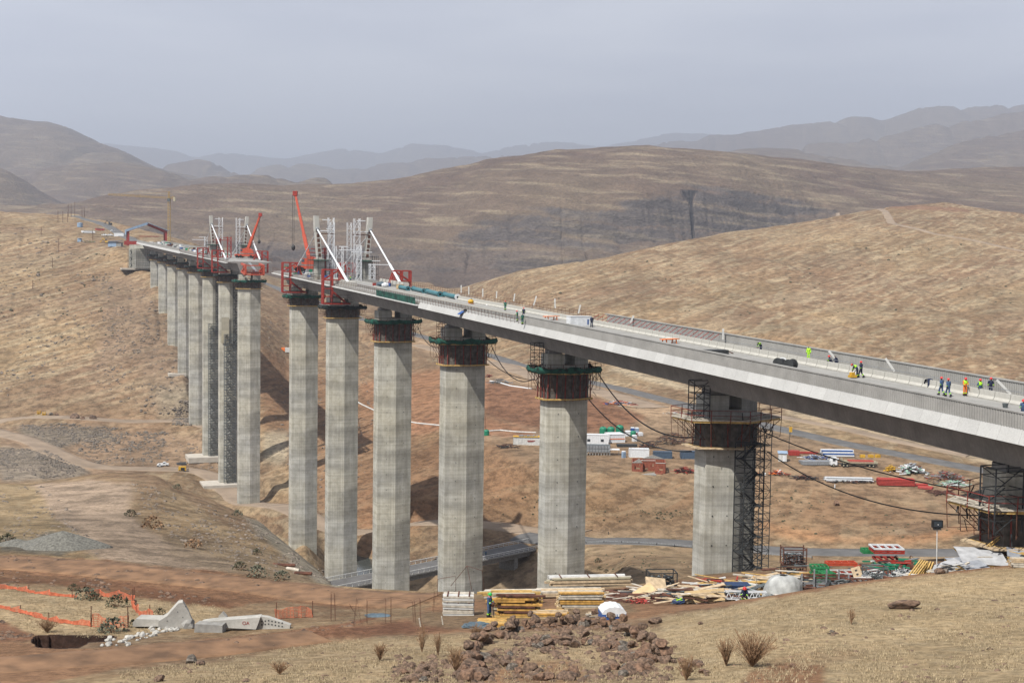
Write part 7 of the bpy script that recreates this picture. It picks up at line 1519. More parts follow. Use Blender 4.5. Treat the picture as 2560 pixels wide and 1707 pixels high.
debris(1660, 1820, 95, 103, 90, ['pale_timber', 'timber', 'grey_steel', 'rust'], 'jumbled boards behind the plywood sheet', seed=3, zt=.9, dirn=.1)
debris(1740, 1900, 101, 107, 60, ['timber', 'red', 'dirty_white', 'yellow_timber'], 'boards with red ones on top left of the navy box', seed=4, zt=1.3)
debris(1880, 2010, 101, 108, 60, ['pale_timber', 'timber', 'yellow_timber'], 'long pale boards behind the covered pile', seed=5, zt=1.5, long_=(2, 4.5), dirn=-.05)
debris(1950, 2160, 103, 110, 70, ['rust', 'dark_steel', 'grey_steel'], 'dark bars lying among the frame stacks', seed=6, zt=.8)
debris(1850, 1960, 93.5, 97, 40, ['grey_steel', 'white', 'timber'], 'small pale scraps around the red helmeted worker', seed=7, zt=.3, long_=(.3, 1.2))
debris(2160, 2330, 99, 106, 60, ['pale_timber', 'rust', 'dirty_white', 'timber'], 'scrap boards below the silver heap', seed=8, zt=.5, long_=(.4, 1.8))
debris(2000, 2180, 98.5, 103, 90, ['dark_steel', 'grey_steel', 'steel', 'rust', 'dirty_white'], 'tangle of steel bars and clamps in front of the green frames', seed=12, zt=1.1, long_=(.4, 2.4))
debris(2140, 2290, 102, 109, 110, ['dark_steel', 'rust', 'steel', 'green_tank', 'red', 'dirty_white'], 'dense tangle of scaffold parts under the highest pile', seed=13, zt=1.9, long_=(.4, 2.0))
debris(1720, 1900, 98, 104, 90, ['dark_steel', 'grey_steel', 'pale_timber', 'timber', 'steel'], 'tangle of props and planks around the navy box', seed=14, zt=1.2, long_=(.5, 2.6))
debris(2280, 2420, 100.5, 106, 50, ['pale_timber', 'yellow_timber', 'dark_steel', 'dirty_white'], 'broken formwork boards around the mast foot', seed=15, zt=.9, long_=(.5, 2.2))
debris(2400, 2600, 100.5, 106, 26, ['pale_timber', 'yellow_timber', 'dark_steel', 'timber'], 'broken timber and lattice beams under the big shutters', seed=16, zt=1.0, long_=(.5, 2.4))
debris(1880, 2080, 104, 110, 60, ['dark_steel', 'rust', 'grey_steel', 'amber_timber'], 'rusty props stacked behind the covered pile', seed=17, zt=1.7, long_=(.6, 2.8))
debris(1480, 1620, 100, 112, 36, ['rust', 'pale_timber'], 'thin scrap strips right of the longest white beams', seed=9, zt=.15)
person(yd(1863, 91.5, -.1), R(160), 'crouch', 'person in navy with a red helmet crouching, half hidden behind the grassy slope', suit='navy_overall', group='workers in the yard')
# floodlight
g = yd(2340, 103, 0); fl = thing('floodlight', 'black floodlight on a thin pale mast beside the shutters', 'floodlight', g); hp = at(2336, 1309, 103).z-g.z
MB().tube([(0, 0, 0), (-.1, 0, hp-.3)], .045, 8).build('mast', 'dirty_white', fl); b = MB(); b.box((-.1, 0, hp), (.88, .35, .62)); b.build('housing', 'black', fl); MB().box((-.1, -.2, hp), (.66, .04, .44)).build('lens', 'glass', fl); MB().box((-.1, 0, hp-.42), (.6, .3, .14)).build('ballast', 'dark_steel', fl); MB().box((-.1, -.225, hp-.02), (.07, .02, .07)).build('bulb_glint', 'white', fl)
# ------------------------------------------------------------------ broken concrete, netting, stakes on the left
def slab(name, px, py, pts, dep, label, m='rubble', rz=0., dmin=60, tilt=0., cat='concrete block', off=-.1, group='broken white concrete elements'):
    g = yp(px, py, dmin)+Vector((0, 0, off)); root = thing(name, label, cat, g, rz, group); root.rotation_euler = (tilt, 0, rz)
    b = MB(); n = len(pts); b.loft([[(x, -dep/2, z) for x, z in pts], [(x*.97, dep/2, z*.97) for x, z in pts]], closed=True, caps=True); b.build('block', m, root); return root
ppm = 3100/86.
s1 = slab('broken_block', 437, 1568, [(-1.1, 0), (.9, 0), (1.25, .5), (.95, 1.3), (.55, 2.0), (.25, 1.95), (-.5, 1.1), (-1.1, .75)], 1.0, 'tall pointed white concrete block with a rounded crest', rz=.25)
MB().blob((.9, -.3, .3), .5, 5, 1, .25, (1, 1, 1)).build('broken_end', 'block', s1); b = MB()
for x, z in ((.2, 1.35), (.55, .95), (-.5, .75), (.75, 1.7)): b.tube([(x, -.52, z), (x, -.4, z)], .035, 8)
b.build('hole', 'dark_steel', s1)
slab('broken_slab', 388, 1567, [(-1.4, .3), (1.3, .35), (1.35, .8), (-1.2, .85), (-1.4, .6)], 1.2, 'flat white slab with a rusty bar lying under the pointed block'); g = yp(388, 1564); o = MB().beam((-1.25, -.7, .55), (1.3, -.7, .6), .08).build('rusty_bar', 'rust'); o.location = g; tag(o, 'rusty bar along the lower edge of the flat white slab', 'bar')
slab('broken_block', 526, 1578, [(-1.0, 0), (1.0, 0), (1.0, .7), (-.95, .72)], .9, 'squared grey white block right of the pointed one', m='block', rz=-.1)
s3 = slab('broken_slab', 582, 1574, [(-2.1, .25), (1.7, .1), (1.9, .65), (2.0, .95), (-1.5, .62), (-2.2, .5)], .9, 'long white slab with red handwriting on its side', off=.1)
text_on('OA', .34, (.75, -.47, .42), (R(90), 0, .02), 'red', s3)
s4 = slab('perforated_slab', 680, 1570, [(-1.35, -.1), (1.3, .12), (1.35, .45), (-.3, .95), (-.9, 1.0)], .5, 'white slab pierced by rows of dark holes', rz=-.08)
b = MB()
for i in range(7):
    for j in range(2): x = -.65+i*.24; z = .72-j*.24-abs(i-2)*.035; b.tube([(x, -.27, z), (x, -.2, z)], .055, 8)
b.build('hole', 'dark_steel', s4)
slab('broken_block', 557, 1553, [(-.35, 0), (.4, 0), (.3, .5), (0, .85), (-.25, .6)], .5, 'small white block with a wire loop behind the long slab')
q = random.Random(4)
rub0 = []
for k in range(5): rub0.append(MB().blob((0, 0, 0), .2, k+30, 0, .3, (1.4, 1, .6)).build('rubble_piece', 'rubble'))
for k in range(64):
    f = q.random(); px = 255+200*f+q.gauss(0, 14); py = 1612-46*f+q.gauss(0, 6); g = yp(px, min(py, 1614), 60); o = rub0[k] if k < 5 else rub0[k % 5].copy()
    if k >= 5: COL.objects.link(o)
    o.location = g+Vector((0, 0, .03)); s_ = q.uniform(.5, 1.5); o.scale = (s_,)*3; o.rotation_euler = (q.uniform(-.4, .4), q.uniform(-.4, .4), q.uniform(0, 6)); tag(o, 'small broken piece of white concrete in the trail below the pointed block', 'rubble', 'white rubble trail')
def netting(pts, h, label, m='net_orange', dmin=60, n=60, sag=.25, seed=1, sp=7):
    P = [yp(x, y, dmin) for x, y in pts]; L_ = [0.]; q = random.Random(seed)
    for i in range(1, len(P)): L_.append(L_[-1]+(P[i]-P[i-1]).length)
    root = thing('barrier_netting', label, 'barrier netting', P[0], 0, 'orange barrier netting'); g0 = P[0]; n = max(10, int(L_[-1]/.35)); B0 = []
    for i in range(n+1):
        t = L_[-1]*i/n; p = Vector([np.interp(t, L_, [v[k] for v in P]) for k in range(3)])-g0; hh = h*max(.25, .9-sag*1.5*abs(math.sin(i*.35+seed))-.25*q.random()); B0.append((p, hh, q.uniform(-.12, .12)))
    b = MB(); K = sp
    for j in range(K+1):
        z = j/K
        for i in range(n):
            (p, a, w1), (p2, c, w2) = B0[i], B0[i+1]; b.beam(p+Vector((w1*z, w1, .05+a*z)), p2+Vector((w2*z, w2, .05+c*z)), .02 if 0 < j < K else .04, .032)
    for i in range(n+1): p, a, w1 = B0[i]; b.beam(p+Vector((0, w1, .08)), p+Vector((w1, w1, .05+a)), .03)
    b.build('net', m, root)
    for i in range(0, n+1, max(4, n//max(1, int(L_[-1]/4)))): p, a, w1 = B0[i]; MB().beam(p-Vector((0, 0, .2)), p+Vector((q.uniform(-.05, .05), 0, h*1.25)), .05).build('stake', 'rust', root)
netting([(-30, 1472), (30, 1472), (90, 1484), (140, 1490), (190, 1494)], .55, 'orange netting along the back of the grassy patch at the left edge', sag=.35, seed=2, dmin=80)
netting([(214, 1492), (250, 1490), (285, 1494), (335, 1500)], .9, 'bunched orange netting beside the dark shrubs', seed=3, dmin=80)
netting([(333, 1500), (332, 1520), (350, 1538), (384, 1546)], .8, 'orange netting running down to the flat white slab', seed=4, dmin=70)
netting([(-30, 1513), (20, 1524), (80, 1540), (140, 1556), (227, 1566)], .5, 'front run of orange netting from the left photo edge', sag=.3, seed=5, dmin=70)
netting([(227, 1566), (260, 1568), (320, 1568)], 1.2, 'faded upright orange netting left of the flat white slab', seed=6, dmin=70)
netting([(690, 1546), (730, 1544), (782, 1542)], 1.0, 'orange netting panel right of the perforated slab', seed=7, sag=.1, dmin=80)
# wire frames
for k, (px, py, pts) in enumerate([(885, 1566, [(0, 0), (.2, 1.9), (.5, .2), (-.3, 1.5)]), (918, 1560, [(0, 0), (0, 1.7), (1.3, 1.7), (1.3, 0)]), (978, 1560, [(0, 0), (0, 1.8), (1.5, 1.5), (1.6, 0)]), (1040, 1560, [(0, 0), (-.1, 1.6), (.3, 1.7), (.35, 0)]), (1084, 1530, [(0, 0), (.1, 1.5), (.7, 1.4), (.8, .1)]), (828, 1552, [(0, 0), (0, 2.0), (.25, 1.9), (.3, 0)])]):
    g = yp(px, py); root = thing('rebar_hoop', ['leaning bent reinforcement wires left of the blue grey tarpaulin', 'square wire frame around the blue grey tarpaulin', 'tall wire frame right of the blue grey tarpaulin', 'narrow wire hoop near the two timber stakes', 'wire hoop beside the whitish board stack', 'thin wire hoop in front of the rock cut'][k], 'wire frame', g, .2, 'bent reinforcement wire frames')
    for y in (0, .5): MB().tube([(x, y, z) for x, z in pts], .014, 5).build('wire', 'rust', root)
g = yp(943, 1541); o = MB().blob((0, 0, .05), .8, 8, 2, .16, (1.15, .7, .22)).build('tarpaulin', 'grey_tarp'); o.location = g; tag(o, 'crumpled blue grey tarpaulin among the wire frames', 'tarpaulin')
for k, (px, py) in enumerate([(1052, 1566), (1108, 1561)]): g = yp(px, py); o = MB().beam((0, 0, -.1), (-.12, 0, .6), .08, .08).build('timber_stake', 'pale_timber'); o.location = g; tag(o, ['left', 'right'][k]+' one of two short leaning timber stakes in the mud', 'stake', 'leaning timber stakes')
# big thin frames beside the third pier foot
g = yp(1120, 1490, 90); root = thing('rebar_hoop', 'large bent steel frame standing in front of the third pier', 'wire frame', g, 0, 'bent reinforcement wire frames')
MB().tube([(-.9, 0, 0), (-.9, 0, 1.5), (.6, 0, 1.8), (.65, 0, .2)], .025, 5).build('wire', 'rust', root); MB().tube([(.2, .4, .8), (1.6, .4, 2.6), (2.9, .4, 2.2), (3.2, .4, 0)], .025, 5).build('wire', 'rust', root); MB().tube([(1.6, .4, 2.6), (2.1, .3, .2)], .02, 5).build('wire', 'rust', root)
# logs and sleepers on the spur
for k, (px, py, l, a) in enumerate([(710, 1415, 2.7, -.08), (733, 1426, 1.8, -.5), (758, 1436, 1.9, -.08)]):
    g = ground(px, py, 105); o = MB().tube([(-l/2, 0, .16), (l/2, 0, .16)], .2, 8).build('log', 'rust' if k != 1 else 'pale_timber'); o.location = g; o.rotation_euler = (0, 0, a); tag(o, ['upper dark log on the bare spur', 'pale middle log on the bare spur', 'lower dark log on the bare spur'][k], 'log', 'logs on the spur')
# ------------------------------------------------------------------ stones, scrub, grass
M['stone'] = mat('brown_fieldstone', (.175, .115, .08), .92, .4, 2.5, bump=.5); M['stone_grey'] = mat('grey_fieldstone', (.165, .14, .115), .92, .4, 2.5, bump=.5); M['stone_red'] = mat('red_fieldstone', (.2, .12, .078), .92, .35, 2.5, bump=.5)
M['rock'] = mat('hill_rock', (.2, .165, .135), .95, .35, 1.2, bump=.5)
M['scrub'] = mat('dark_scrub', (.075, .075, .04), .95, .4, 3); M['greyscrub'] = mat('grey_green_scrub', (.14, .145, .1), .95, .35, 4); M['twig'] = mat('dead_twigs', (.3, .18, .1), .95, .3, 5); M['straw'] = mat('dry_straw', (.47, .375, .235), .95, .3, 4)
M['gravel'] = mat('grey_gravel', (.165, .16, .14), .95, .25, 4, bump=.6)
q = random.Random(21); SM = []
for k in range(14):
    b = MB().blob((0, 0, 0), 1.15, k+50, 3, .035, (q.uniform(.9, 1.35), q.uniform(.7, 1), q.uniform(.55, .8))); me_ = bpy.data.meshes.new('stone')
    vs = []
    pl = [(Vector((q.gauss(0, 1), q.gauss(0, 1), q.gauss(0, 1))).normalized(), q.uniform(.5, .8)) for _ in range(11)]
    for v in b.v: # split faces
        v = Vector(v)
        for n_, h_ in pl:
            e_ = v.dot(n_)-h_
            if e_ > 0: v = v-n_*e_*.92
        vs.append(tuple(v))
    me_.from_pydata(vs, [], b.f); me_.materials.append(M[['stone', 'stone_red', 'stone', 'stone_grey', 'stone', 'stone_red', 'stone'][k % 7]]); SM.append(me_)
for k in range(5):
    m_ = SM[k*2].copy(); m_.materials.clear(); m_.materials.append(M['rubble'])
    for o in bpy.data.objects:
        if o.name.startswith('rubble_piece') and o.data == rub0[k].data and o is not rub0[k]: o.data = m_; o.scale = tuple(s_*.17 for s_ in o.scale)
    rub0[k].data = m_; rub0[k].scale = tuple(s_*.17 for s_ in rub0[k].scale)
def stone(px, py, r, label, group, dmin=45, lift=0., name='stone', cat='stone', mi=None):
    g = ground(px, py, dmin); o = bpy.data.objects.new(name, q.choice(SM) if mi is None else SM[mi]); COL.objects.link(o); o.location = g+Vector((0, 0, r*.35+lift)); o.scale = (r*q.uniform(.9, 1.2), r*q.uniform(.9, 1.2), r*q.uniform(.85, 1.1)); o.rotation_euler = (q.uniform(-.35, .35), q.uniform(-.35, .35), q.uniform(0, 6.3)); tag(o, label, cat, group); return o
# the ruined stone ring: arc walls, two courses high, and tumbled stones inside
ARC = [(1175, 1655), (1190, 1625), (1225, 1598), (1280, 1580), (1345, 1566), (1420, 1560), (1490, 1562), (1550, 1578), (1600, 1600), (1640, 1630), (1668, 1660)]
def along(A, f): f *= len(A)-1; i = min(int(f), len(A)-2); t = f-i; return A[i][0]*(1-t)+A[i+1][0]*t, A[i][1]*(1-t)+A[i+1][1]*t
LR = 'stone in the collapsed ring wall on the near grass'; GRP = 'stones of the ruined ring wall'
for course in range(3):
    n_ = 46 if course == 0 else (38 if course == 1 else 14)
    for k in range(n_):
        x, y = along(ARC, (k+q.random()*.6)/n_); stone(x+q.gauss(0, 4), y+q.gauss(0, 4), q.uniform(.2, .4), LR, GRP, lift=course*.36)
for k in range(38): x, y = along([(1330, 1612), (1400, 1604), (1480, 1604), (1560, 1620), (1610, 1650)], q.random()); stone(x+q.gauss(0, 10), y+q.gauss(0, 6), q.uniform(.2, .42), LR, GRP, lift=q.choice([0, 0, .2]))
for k in range(64):
    a_, r_ = q.uniform(0, 6.28), q.uniform(.3, 1)**.5; stone(1430+235*r_*math.cos(a_), 1655+48*r_*math.sin(a_), q.uniform(.15, .38), 'tumbled stone inside or in front of the ruined ring wall', 'tumbled stones of the ruin')
for k in range(36): stone(q.gauss(1185, 22), q.uniform(1640, 1702), q.uniform(.22, .48), 'stone of the left heap of the ruin', 'stones of the left heap')
for k in range(20): stone(q.gauss(1060, 38), q.uniform(1648, 1706), q.uniform(.14, .3), 'loose stone left of the ruin', 'loose stones left of the ruin')
for k in range(14): stone(q.uniform(1640, 1770), q.uniform(1655, 1690), q.uniform(.14, .28), 'loose stone right of the ruin', 'loose stones right of the ruin')
stone(478, 1656, .42, 'large split brown stone on the grass above the left dirt track', None); stone(502, 1662, .24, 'small brown stone leaning on the split one', None); stone(400, 1702, .26, 'round dark stone at the bottom photo edge', None); stone(2254, 1520, .6, 'broad brown boulder low in the right slope', None, mi=2); bpy.context.scene.collection.objects[-1].scale = (.95, .7, .34); stone(2350, 1434, .4, 'left boulder at the foot of the floodlight', None); stone(2362, 1432, .38, 'right boulder at the foot of the floodlight', None); stone(1638, 1558, .42, 'brown stone on the slope right of the domed cover', None)
stone(2090, 1262, 1.3, 'lone brown boulder on the field below the steel yard', None, 330)
for k in range(18): stone(q.uniform(200, 2540), q.uniform(1560, 1700), q.uniform(.06, .17), 'small loose stone scattered on the near grass', 'small stones on the near grass')
# single mesh of countless small rubble on the slopes
def scatter(name, n, zones, rr0, m, label, flat=.6, seed=3, dcut=None, grow=1.):
    r_ = np.random.RandomState(seed); V = []; Fc = []; base = np.array([(1, 0, 0), (0, 1, 0), (-1, 0, 0), (0, -1, 0), (0, 0, 1), (.6, .6, .5), (-.6, .6, .55), (-.5, -.6, .5), (.6, -.5, .5)]); fc = [(0, 5, 8), (0, 1, 5), (1, 6, 5), (1, 2, 6), (2, 7, 6), (2, 3, 7), (3, 8, 7), (3, 0, 8), (4, 5, 6), (4, 6, 7), (4, 7, 8), (4, 8, 5)]; k = 0
    tot = sum(z[0] for z in zones)
    for wgt, poly, dmin in zones:
        xs = [p[0] for p in poly]; ys = [p[1] for p in poly]; cnt = int(n*wgt/tot); c_ = 0; tries = 0
        while c_ < cnt and tries < cnt*6:
            tries += 1; px, py = r_.uniform(min(xs), max(xs)), r_.uniform(min(ys), max(ys))
            if not inpoly(np.array([px]), np.array([py]), poly)[0]: continue
            if vnoise(np.array([px/45.]), np.array([py/22.]), seed)[0]+r_.uniform(-.5, .5) < -.05: continue
            g = ground(px, py, dmin); s_ = r_.uniform(*rr0)*g.y/400.*r_.uniform(.4, 1)**2*2; a_ = r_.uniform(0, 6.3); ca, sa = math.cos(a_), math.sin(a_)
            p = base*np.array([s_*r_.uniform(.7, 1.3), s_*r_.uniform(.7, 1.3), s_*flat*r_.uniform(.7, 1.4)]); p = np.stack([p[:, 0]*ca-p[:, 1]*sa, p[:, 0]*sa+p[:, 1]*ca, p[:, 2]-s_*.1], -1)+np.array(g)
            V += [tuple(v) for v in p]; Fc += [tuple(i+k for i in f) for f in fc]; k += 9; c_ += 1
    b = MB(); b.v = V; b.f = Fc; return tag(b.build(name, m), label, None, None, 'stuff')
scatter('hillside_rubble', 4200, [(3, [(250, 690), (345, 690), (420, 790), (470, 930), (470, 1040), (330, 1030), (230, 960), (260, 850)], 560), (2, [(40, 1060), (300, 1070), (620, 1085), (640, 1180), (420, 1165), (250, 1160), (90, 1100)], 450), (2, [(0, 1120), (120, 1130), (220, 1180), (180, 1192), (0, 1195)], 350), (2, [(430, 1000), (620, 1000), (620, 1060), (440, 1050)], 560), (2, [(0, 560), (200, 600), (340, 700), (300, 850), (0, 1000)], 600), (1.5, [(660, 800), (1000, 880), (1000, 960), (880, 1280), (700, 1150)], 420)], (.12, .42), 'rock', 'rubble and scree on the valley slopes')
scatter('valley_gravel', 2600, [(3, [(0, 1118), (120, 1128), (222, 1178), (180, 1194), (0, 1198)], 380), (2, [(45, 1062), (150, 1058), (300, 1070), (150, 1120)], 480), (1.5, [(430, 1045), (507, 1046), (507, 1064), (430, 1062)], 560), (3, [(150, 1080), (420, 1080), (400, 1155), (240, 1160)], 480)], (.14, .5), 'stone_grey', 'grey blasted rock and gravel beside the haul roads', seed=19)
scatter('spur_rubble', 2200, [(3, [(330, 1205), (460, 1235), (620, 1300), (760, 1400), (830, 1480), (600, 1430), (420, 1340), (330, 1290)], 130), (1, [(0, 1210), (110, 1215), (200, 1300), (250, 1390), (120, 1370), (0, 1320)], 130), (2, [(600, 1280), (680, 1340), (830, 1440), (840, 1480), (700, 1400)], 140)], (.16, .5), 'rock', 'loose grey rubble on the spur', seed=5)
scatter('slope_scrub', 800, [(2, [(1900, 1220), (2450, 1260), (2450, 1350), (1900, 1330)], 300), (2, [(1220, 1230), (1460, 1260), (1735, 1270), (1735, 1310), (1220, 1290)], 330), (2, [(1200, 720), (1700, 640), (2500, 600), (2540, 760), (2100, 800), (1500, 770)], 700), (2, [(0, 580), (280, 640), (320, 800), (200, 960), (0, 960)], 600), (1, [(1465, 1375), (1735, 1380), (1735, 1420), (1550, 1440)], 150)], (.1, .34), 'scrub', 'dark low scrub dotted over the slopes', flat=.8, seed=8)
scatter('track_clods', 900, [(2, [(0, 1440), (250, 1450), (560, 1500), (450, 1518), (150, 1465), (0, 1462)], 80), (2, [(560, 1600), (860, 1552), (1000, 1540), (860, 1568), (600, 1612)], 60), (1, [(0, 1545), (90, 1590), (0, 1600)], 60), (2, [(0, 1385), (600, 1440), (830, 1478), (560, 1460), (0, 1440)], 90), (2, [(900, 1680), (1700, 1690), (1700, 1707), (900, 1707)], 45), (3, [(1560, 1640), (2560, 1480), (2560, 1707), (1700, 1707)], 45), (2, [(300, 1680), (860, 1620), (1150, 1600), (1150, 1707), (300, 1707)], 45)], (.25, .8), 'stone', 'earth clods and pebbles along the tracks and near grass', seed=11)
scatter('ruin_rubble', 1500, [(4, [(1180, 1600), (1280, 1572), (1420, 1556), (1560, 1572), (1680, 1640), (1690, 1700), (1150, 1707), (1150, 1640)], 45), (1, [(990, 1640), (1150, 1640), (1150, 1707), (980, 1707)], 45)], (.3, 1.1), 'stone', 'small brown rubble between the stones of the ruin', seed=15, flat=.8)
# gravel heap
b = MB(); rows = []
for i in range(9):
    f = i/8; rows.append([((5.6*(1-f)+.2)*math.cos(a)*(1+.12*math.sin(3*a+f))+.4*f, (3.6*(1-f)+.1)*math.sin(a), 2.3*f**.85-.4+.12*math.sin(5*a)*(1-f)) for a in np.linspace(0, 2*math.pi, 28, endpoint=False)])
b.loft(rows, closed=True, caps=True); o = b.build('gravel_heap', 'gravel', smooth=True); o.location = ground(148, 1368, 110); tag(o, 'grey green gravel heap at the left edge of the spur', 'gravel heap')
b = MB(); b.v = []; b.loft([[((3.6*(1-f)+.2)*math.cos(a), (2.2*(1-f)+.1)*math.sin(a), 1.0*f-.3) for a in np.linspace(0, 2*math.pi, 20, endpoint=False)] for f in np.linspace(0, 1, 6)], closed=True, caps=True); o = b.build('gravel_heap', 'gravel', smooth=True); o.location = ground(40, 1362, 110); tag(o, 'low gravel spill left of the big gravel heap', 'gravel heap')
# shrubs
def shrub(px, py, r, label, m='scrub', n=160, dmin=45, group=None, h=.8, name='shrub', twigs=True):
    g = ground(px, py, dmin); root = thing(name, label, 'shrub', g, 0, group); b = MB()
    for k in range(n):
        a_ = q.uniform(0, 6.3); e = q.uniform(.0, 1.5); f = q.uniform(.45, 1)**.5; c_ = Vector((math.cos(a_)*math.cos(e)*r*f, math.sin(a_)*math.cos(e)*r*f, math.sin(e)*r*h*2*f*.6+.05)); s_ = r*q.uniform(.07, .16); u = Vector((q.gauss(0, 1), q.gauss(0, 1), q.gauss(0, 1))).normalized(); v = u.cross(Vector((q.gauss(0, 1), q.gauss(0, 1), 1))).normalized()
        b.add([c_-u*s_, c_+v*s_*.6, c_+u*s_, c_-v*s_*.6], [(0, 1, 2, 3)])
    b.build('foliage', m, root); b = MB()
    for k in range(9): a_ = q.uniform(0, 6.3); b.beam((0, 0, -.05), (math.cos(a_)*r*.7, math.sin(a_)*r*.7, r*h*q.uniform(.4, 1)), r*.03)
    b.build('stem', 'twig', root)
for k, (px, py, r, m, lb) in enumerate([(184, 1476, .6, 'scrub', 'small dark shrub above the back netting'), (215, 1497, 1.0, 'greyscrub', 'wide grey green shrub in the grassy patch'), (236, 1500, .7, 'scrub', 'dark shrub touching the bunched netting'), (293, 1516, 1.0, 'scrub', 'dark green shrub left of the bend in the netting'), (400, 1536, .5, 'scrub', 'small green shrub behind the pointed block'), (281, 1580, 1.05, 'greyscrub', 'round grey shrub in front of the netting'), (262, 1580, .6, 'greyscrub', 'small grey shrub left of the round one'), (335, 1566, .5, 'scrub', 'narrow green shrub beside the flat slab'), (382, 1320, 1.7, 'twig', 'tall brown bush on the spur'), (326, 1290, 1.0, 'scrub', 'small dark bush on the spur, left of the brown one'), (443, 1222, 1.0, 'greyscrub', 'pale green bush on the spur crest'), (484, 1370, 1.2, 'twig', 'brown bush low on the spur'), (600, 1424, .9, 'scrub', 'green bush beside the upper track'), (645, 1440, 1.1, 'greyscrub', 'wide low green bush near the logs'), (642, 1386, .8, 'scrub', 'yellow green bush on the spur right side'), (592, 1290, 1.1, 'greyscrub', 'pale bush at the spur crest near the tallest pier'), (18, 1356, 1.1, 'scrub', 'olive bush beside the gravel spill'), (704, 1448, .9, 'greyscrub', 'olive bush right of the logs'), (1500, 1424, 1.0, 'scrub', 'dark bush behind the white beams, left one'), (1516, 1430, .8, 'scrub', 'dark bush behind the white beams, right one'), (1495, 1405, 1.2, 'scrub', 'larger dark bush on the slope behind the timber'), (2442, 1418, .7, 'greyscrub', 'dry green tuft in front of the shutters')]):
    shrub(px, py, r, lb, m, dmin=60, n=170)
def deadbush(px, py, r, h, label, n=90, m='twig', dmin=45, name='dead_bush', group=None, spread=1.):
    g = ground(px, py, dmin); root = thing(name, label, 'dead bush', g, 0, group); b = MB(); b2 = MB()
    for k in range(n):
        a_ = q.uniform(0, 6.3); t = q.uniform(.1, 1)*spread; d = Vector((math.cos(a_)*t*r, math.sin(a_)*t*r, h*q.uniform(.55, 1))); p = Vector((0, 0, 0)); mid = d*.5+Vector((0, 0, h*.08)); b.beam(p, mid, .022); b.beam(mid, d, .014)
        for z in range(3): f = q.uniform(.45, .95); c_ = d*f; b2.beam(c_, c_+Vector((q.gauss(0, .1), q.gauss(0, .1), q.uniform(.05, .28))), .012)
    b.build('stem', m, root); b2.build('twigs', m, root)
deadbush(1880, 1666, 1.0, 1.6, 'large brown dead bush above the bare earth patch', 120, spread=1.2); deadbush(1815, 1664, .5, 1.3, 'small dead bush left of the large one', 50); deadbush(1715, 1700, .5, 1.0, 'dry stalks at the bottom edge left of the bare patch', 40); None and deadbush(1762, 1690, .5, .9, 'dry stalks right of the loose stones', 40); deadbush(1095, 1640, .35, 1.4, 'tall brown stalks left of the ruin', 26); deadbush(1055, 1630, .4, 1.6, 'tallest thin stalks left of the ruin', 22); deadbush(950, 1650, .5, .9, 'low brown dead weeds on the left grass', 50); deadbush(1140, 1680, .6, 1.2, 'brown weeds between the stone heaps', 50); deadbush(1190, 1596, .5, .9, 'dry weeds at the left end of the ring wall', 40); deadbush(118, 1580, .9, .9, 'pale dead bush in the fenced grassy patch', 70); deadbush(2128, 1560, .3, .9, 'single thin weed on the right slope', 14); None and deadbush(640, 1630, .5, .6, 'dry weeds beside the left track', 40); deadbush(700, 1685, .5, .5, 'low dry weeds at the lower left', 40)
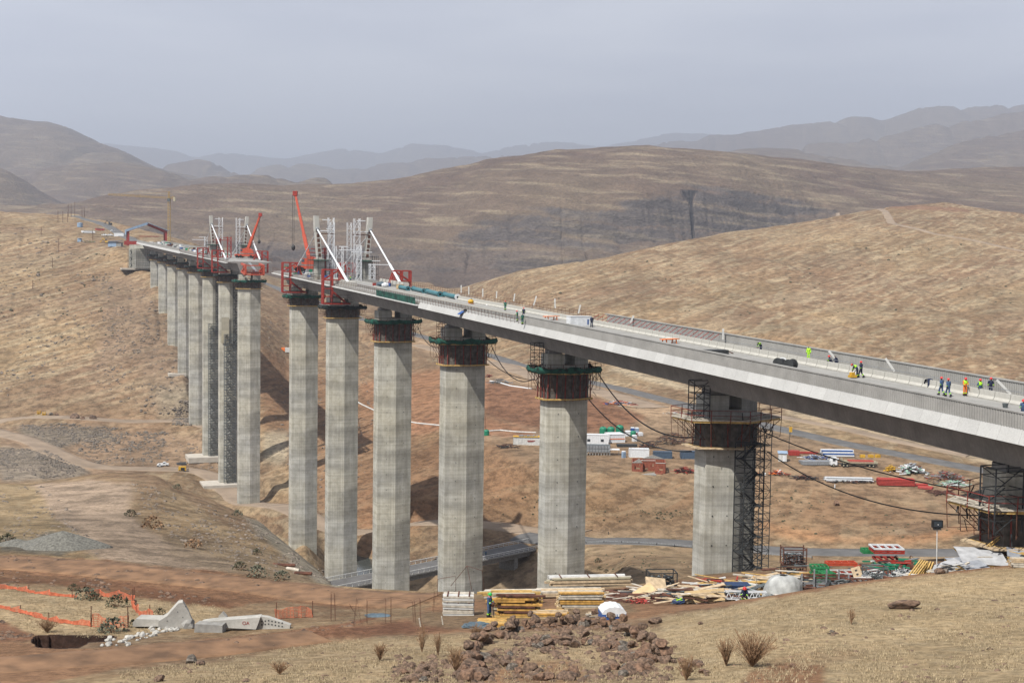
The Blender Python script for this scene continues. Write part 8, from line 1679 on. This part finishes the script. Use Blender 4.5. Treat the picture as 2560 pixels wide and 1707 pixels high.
# dry grass of the near slopes
def grass(n, seed, zones, hh, label):
    r_ = np.random.RandomState(seed); V = []; k = 0; tot = sum(z[0] for z in zones); P = []
    for wgt, poly, dmin in zones:
        xs = [p[0] for p in poly]; ys = [p[1] for p in poly]; m_ = int(n*wgt/tot*1.8); X = r_.uniform(min(xs), max(xs), m_); Y = r_.uniform(min(ys), max(ys), m_); ok = inpoly(X, Y, poly) & (vnoise(X/60., Y/16., seed)+r_.uniform(-.6, .6, m_) > -.1)
        for x, y in zip(X[ok], Y[ok]): P.append(ground(x, y, dmin))
    P = np.array([tuple(p) for p in P]); B_ = 5; N__ = len(P)*B_; base = np.repeat(P, B_, 0)+np.concatenate([r_.normal(0, .09, (N__, 2)), np.full((N__, 1), -.03)], 1)
    h = r_.uniform(.5, 1.1, (N__, 1))*hh; a_ = r_.uniform(0, 6.3, N__); w_ = .012+.01*r_.rand(N__, 1); side = np.stack([np.cos(a_), np.sin(a_), np.zeros(N__)], -1)*w_; lean = np.concatenate([r_.normal(0, .35, (N__, 2))*h, h], 1)
    co = np.stack([base-side, base+side, base+lean], 1).reshape(-1, 3); me_ = bpy.data.meshes.new('dry_grass'); me_.vertices.add(len(co)); me_.vertices.foreach_set('co', co.astype(np.float32).ravel()); nt_ = len(co)//3; me_.loops.add(nt_*3); me_.polygons.add(nt_); me_.loops.foreach_set('vertex_index', np.arange(nt_*3, dtype=np.int32)); me_.polygons.foreach_set('loop_start', (np.arange(nt_)*3).astype(np.int32)); me_.polygons.foreach_set('loop_total', np.full(nt_, 3, np.int32)); me_.update(calc_edges=True); me_.materials.append(M['straw']); o = bpy.data.objects.new('dry_grass', me_); COL.objects.link(o); tag(o, label, None, None, 'stuff')
grass(20000, 4, [(5, [(1680, 1540), (2100, 1466), (2560, 1412), (2560, 1707), (1660, 1707)], 45), (3, [(300, 1680), (860, 1600), (1180, 1582), (1180, 1707), (300, 1707)], 45), (1, [(1180, 1585), (1680, 1565), (1690, 1707), (1180, 1707)], 45), (2, [(0, 1465), (150, 1480), (560, 1515), (480, 1570), (230, 1595), (80, 1580), (0, 1545)], 65)], .15, 'short dry grass of the near slopes')

for k, (px, py, lb) in enumerate([(97, 1034, 'left of two small yellow crates on the upper haul road'), (110, 1037, 'right of two small yellow crates on the upper haul road')]):
    g = ground(px, py, 480); o = thing('crate', lb, 'crate', g, .2, 'yellow crates on the upper haul road'); b = MB()
    for x in (-.8, .8):
        for y in (-.6, .6): b.beam((x, y, 0), (x, y, 1.5), .14)
    for z in (.1, .8, 1.5):
        for y in (-.6, .6): b.beam((-.8, y, z), (.8, y, z), .12)
        for x in (-.8, .8): b.beam((x, -.6, z), (x, .6, z), .12)
    b.build('frame', 'yellow', o); MB().box((0, 0, .4), (1.3, 1, .7)).build('load', 'yellow', o)
for k, (px, py, r) in enumerate([(186, 1046, 2.2), (230, 1047, 2.2), (206, 1048, 1.3), (128, 1036, 1.1), (142, 1038, 1.0)]): stone(px, py, r, ['left large boulder by the upper haul road', 'right large boulder by the upper haul road', 'small boulder between the two large ones', 'grey boulder right of the yellow crates', 'last grey boulder right of the yellow crates'][k], 'boulders by the upper haul road', 480)
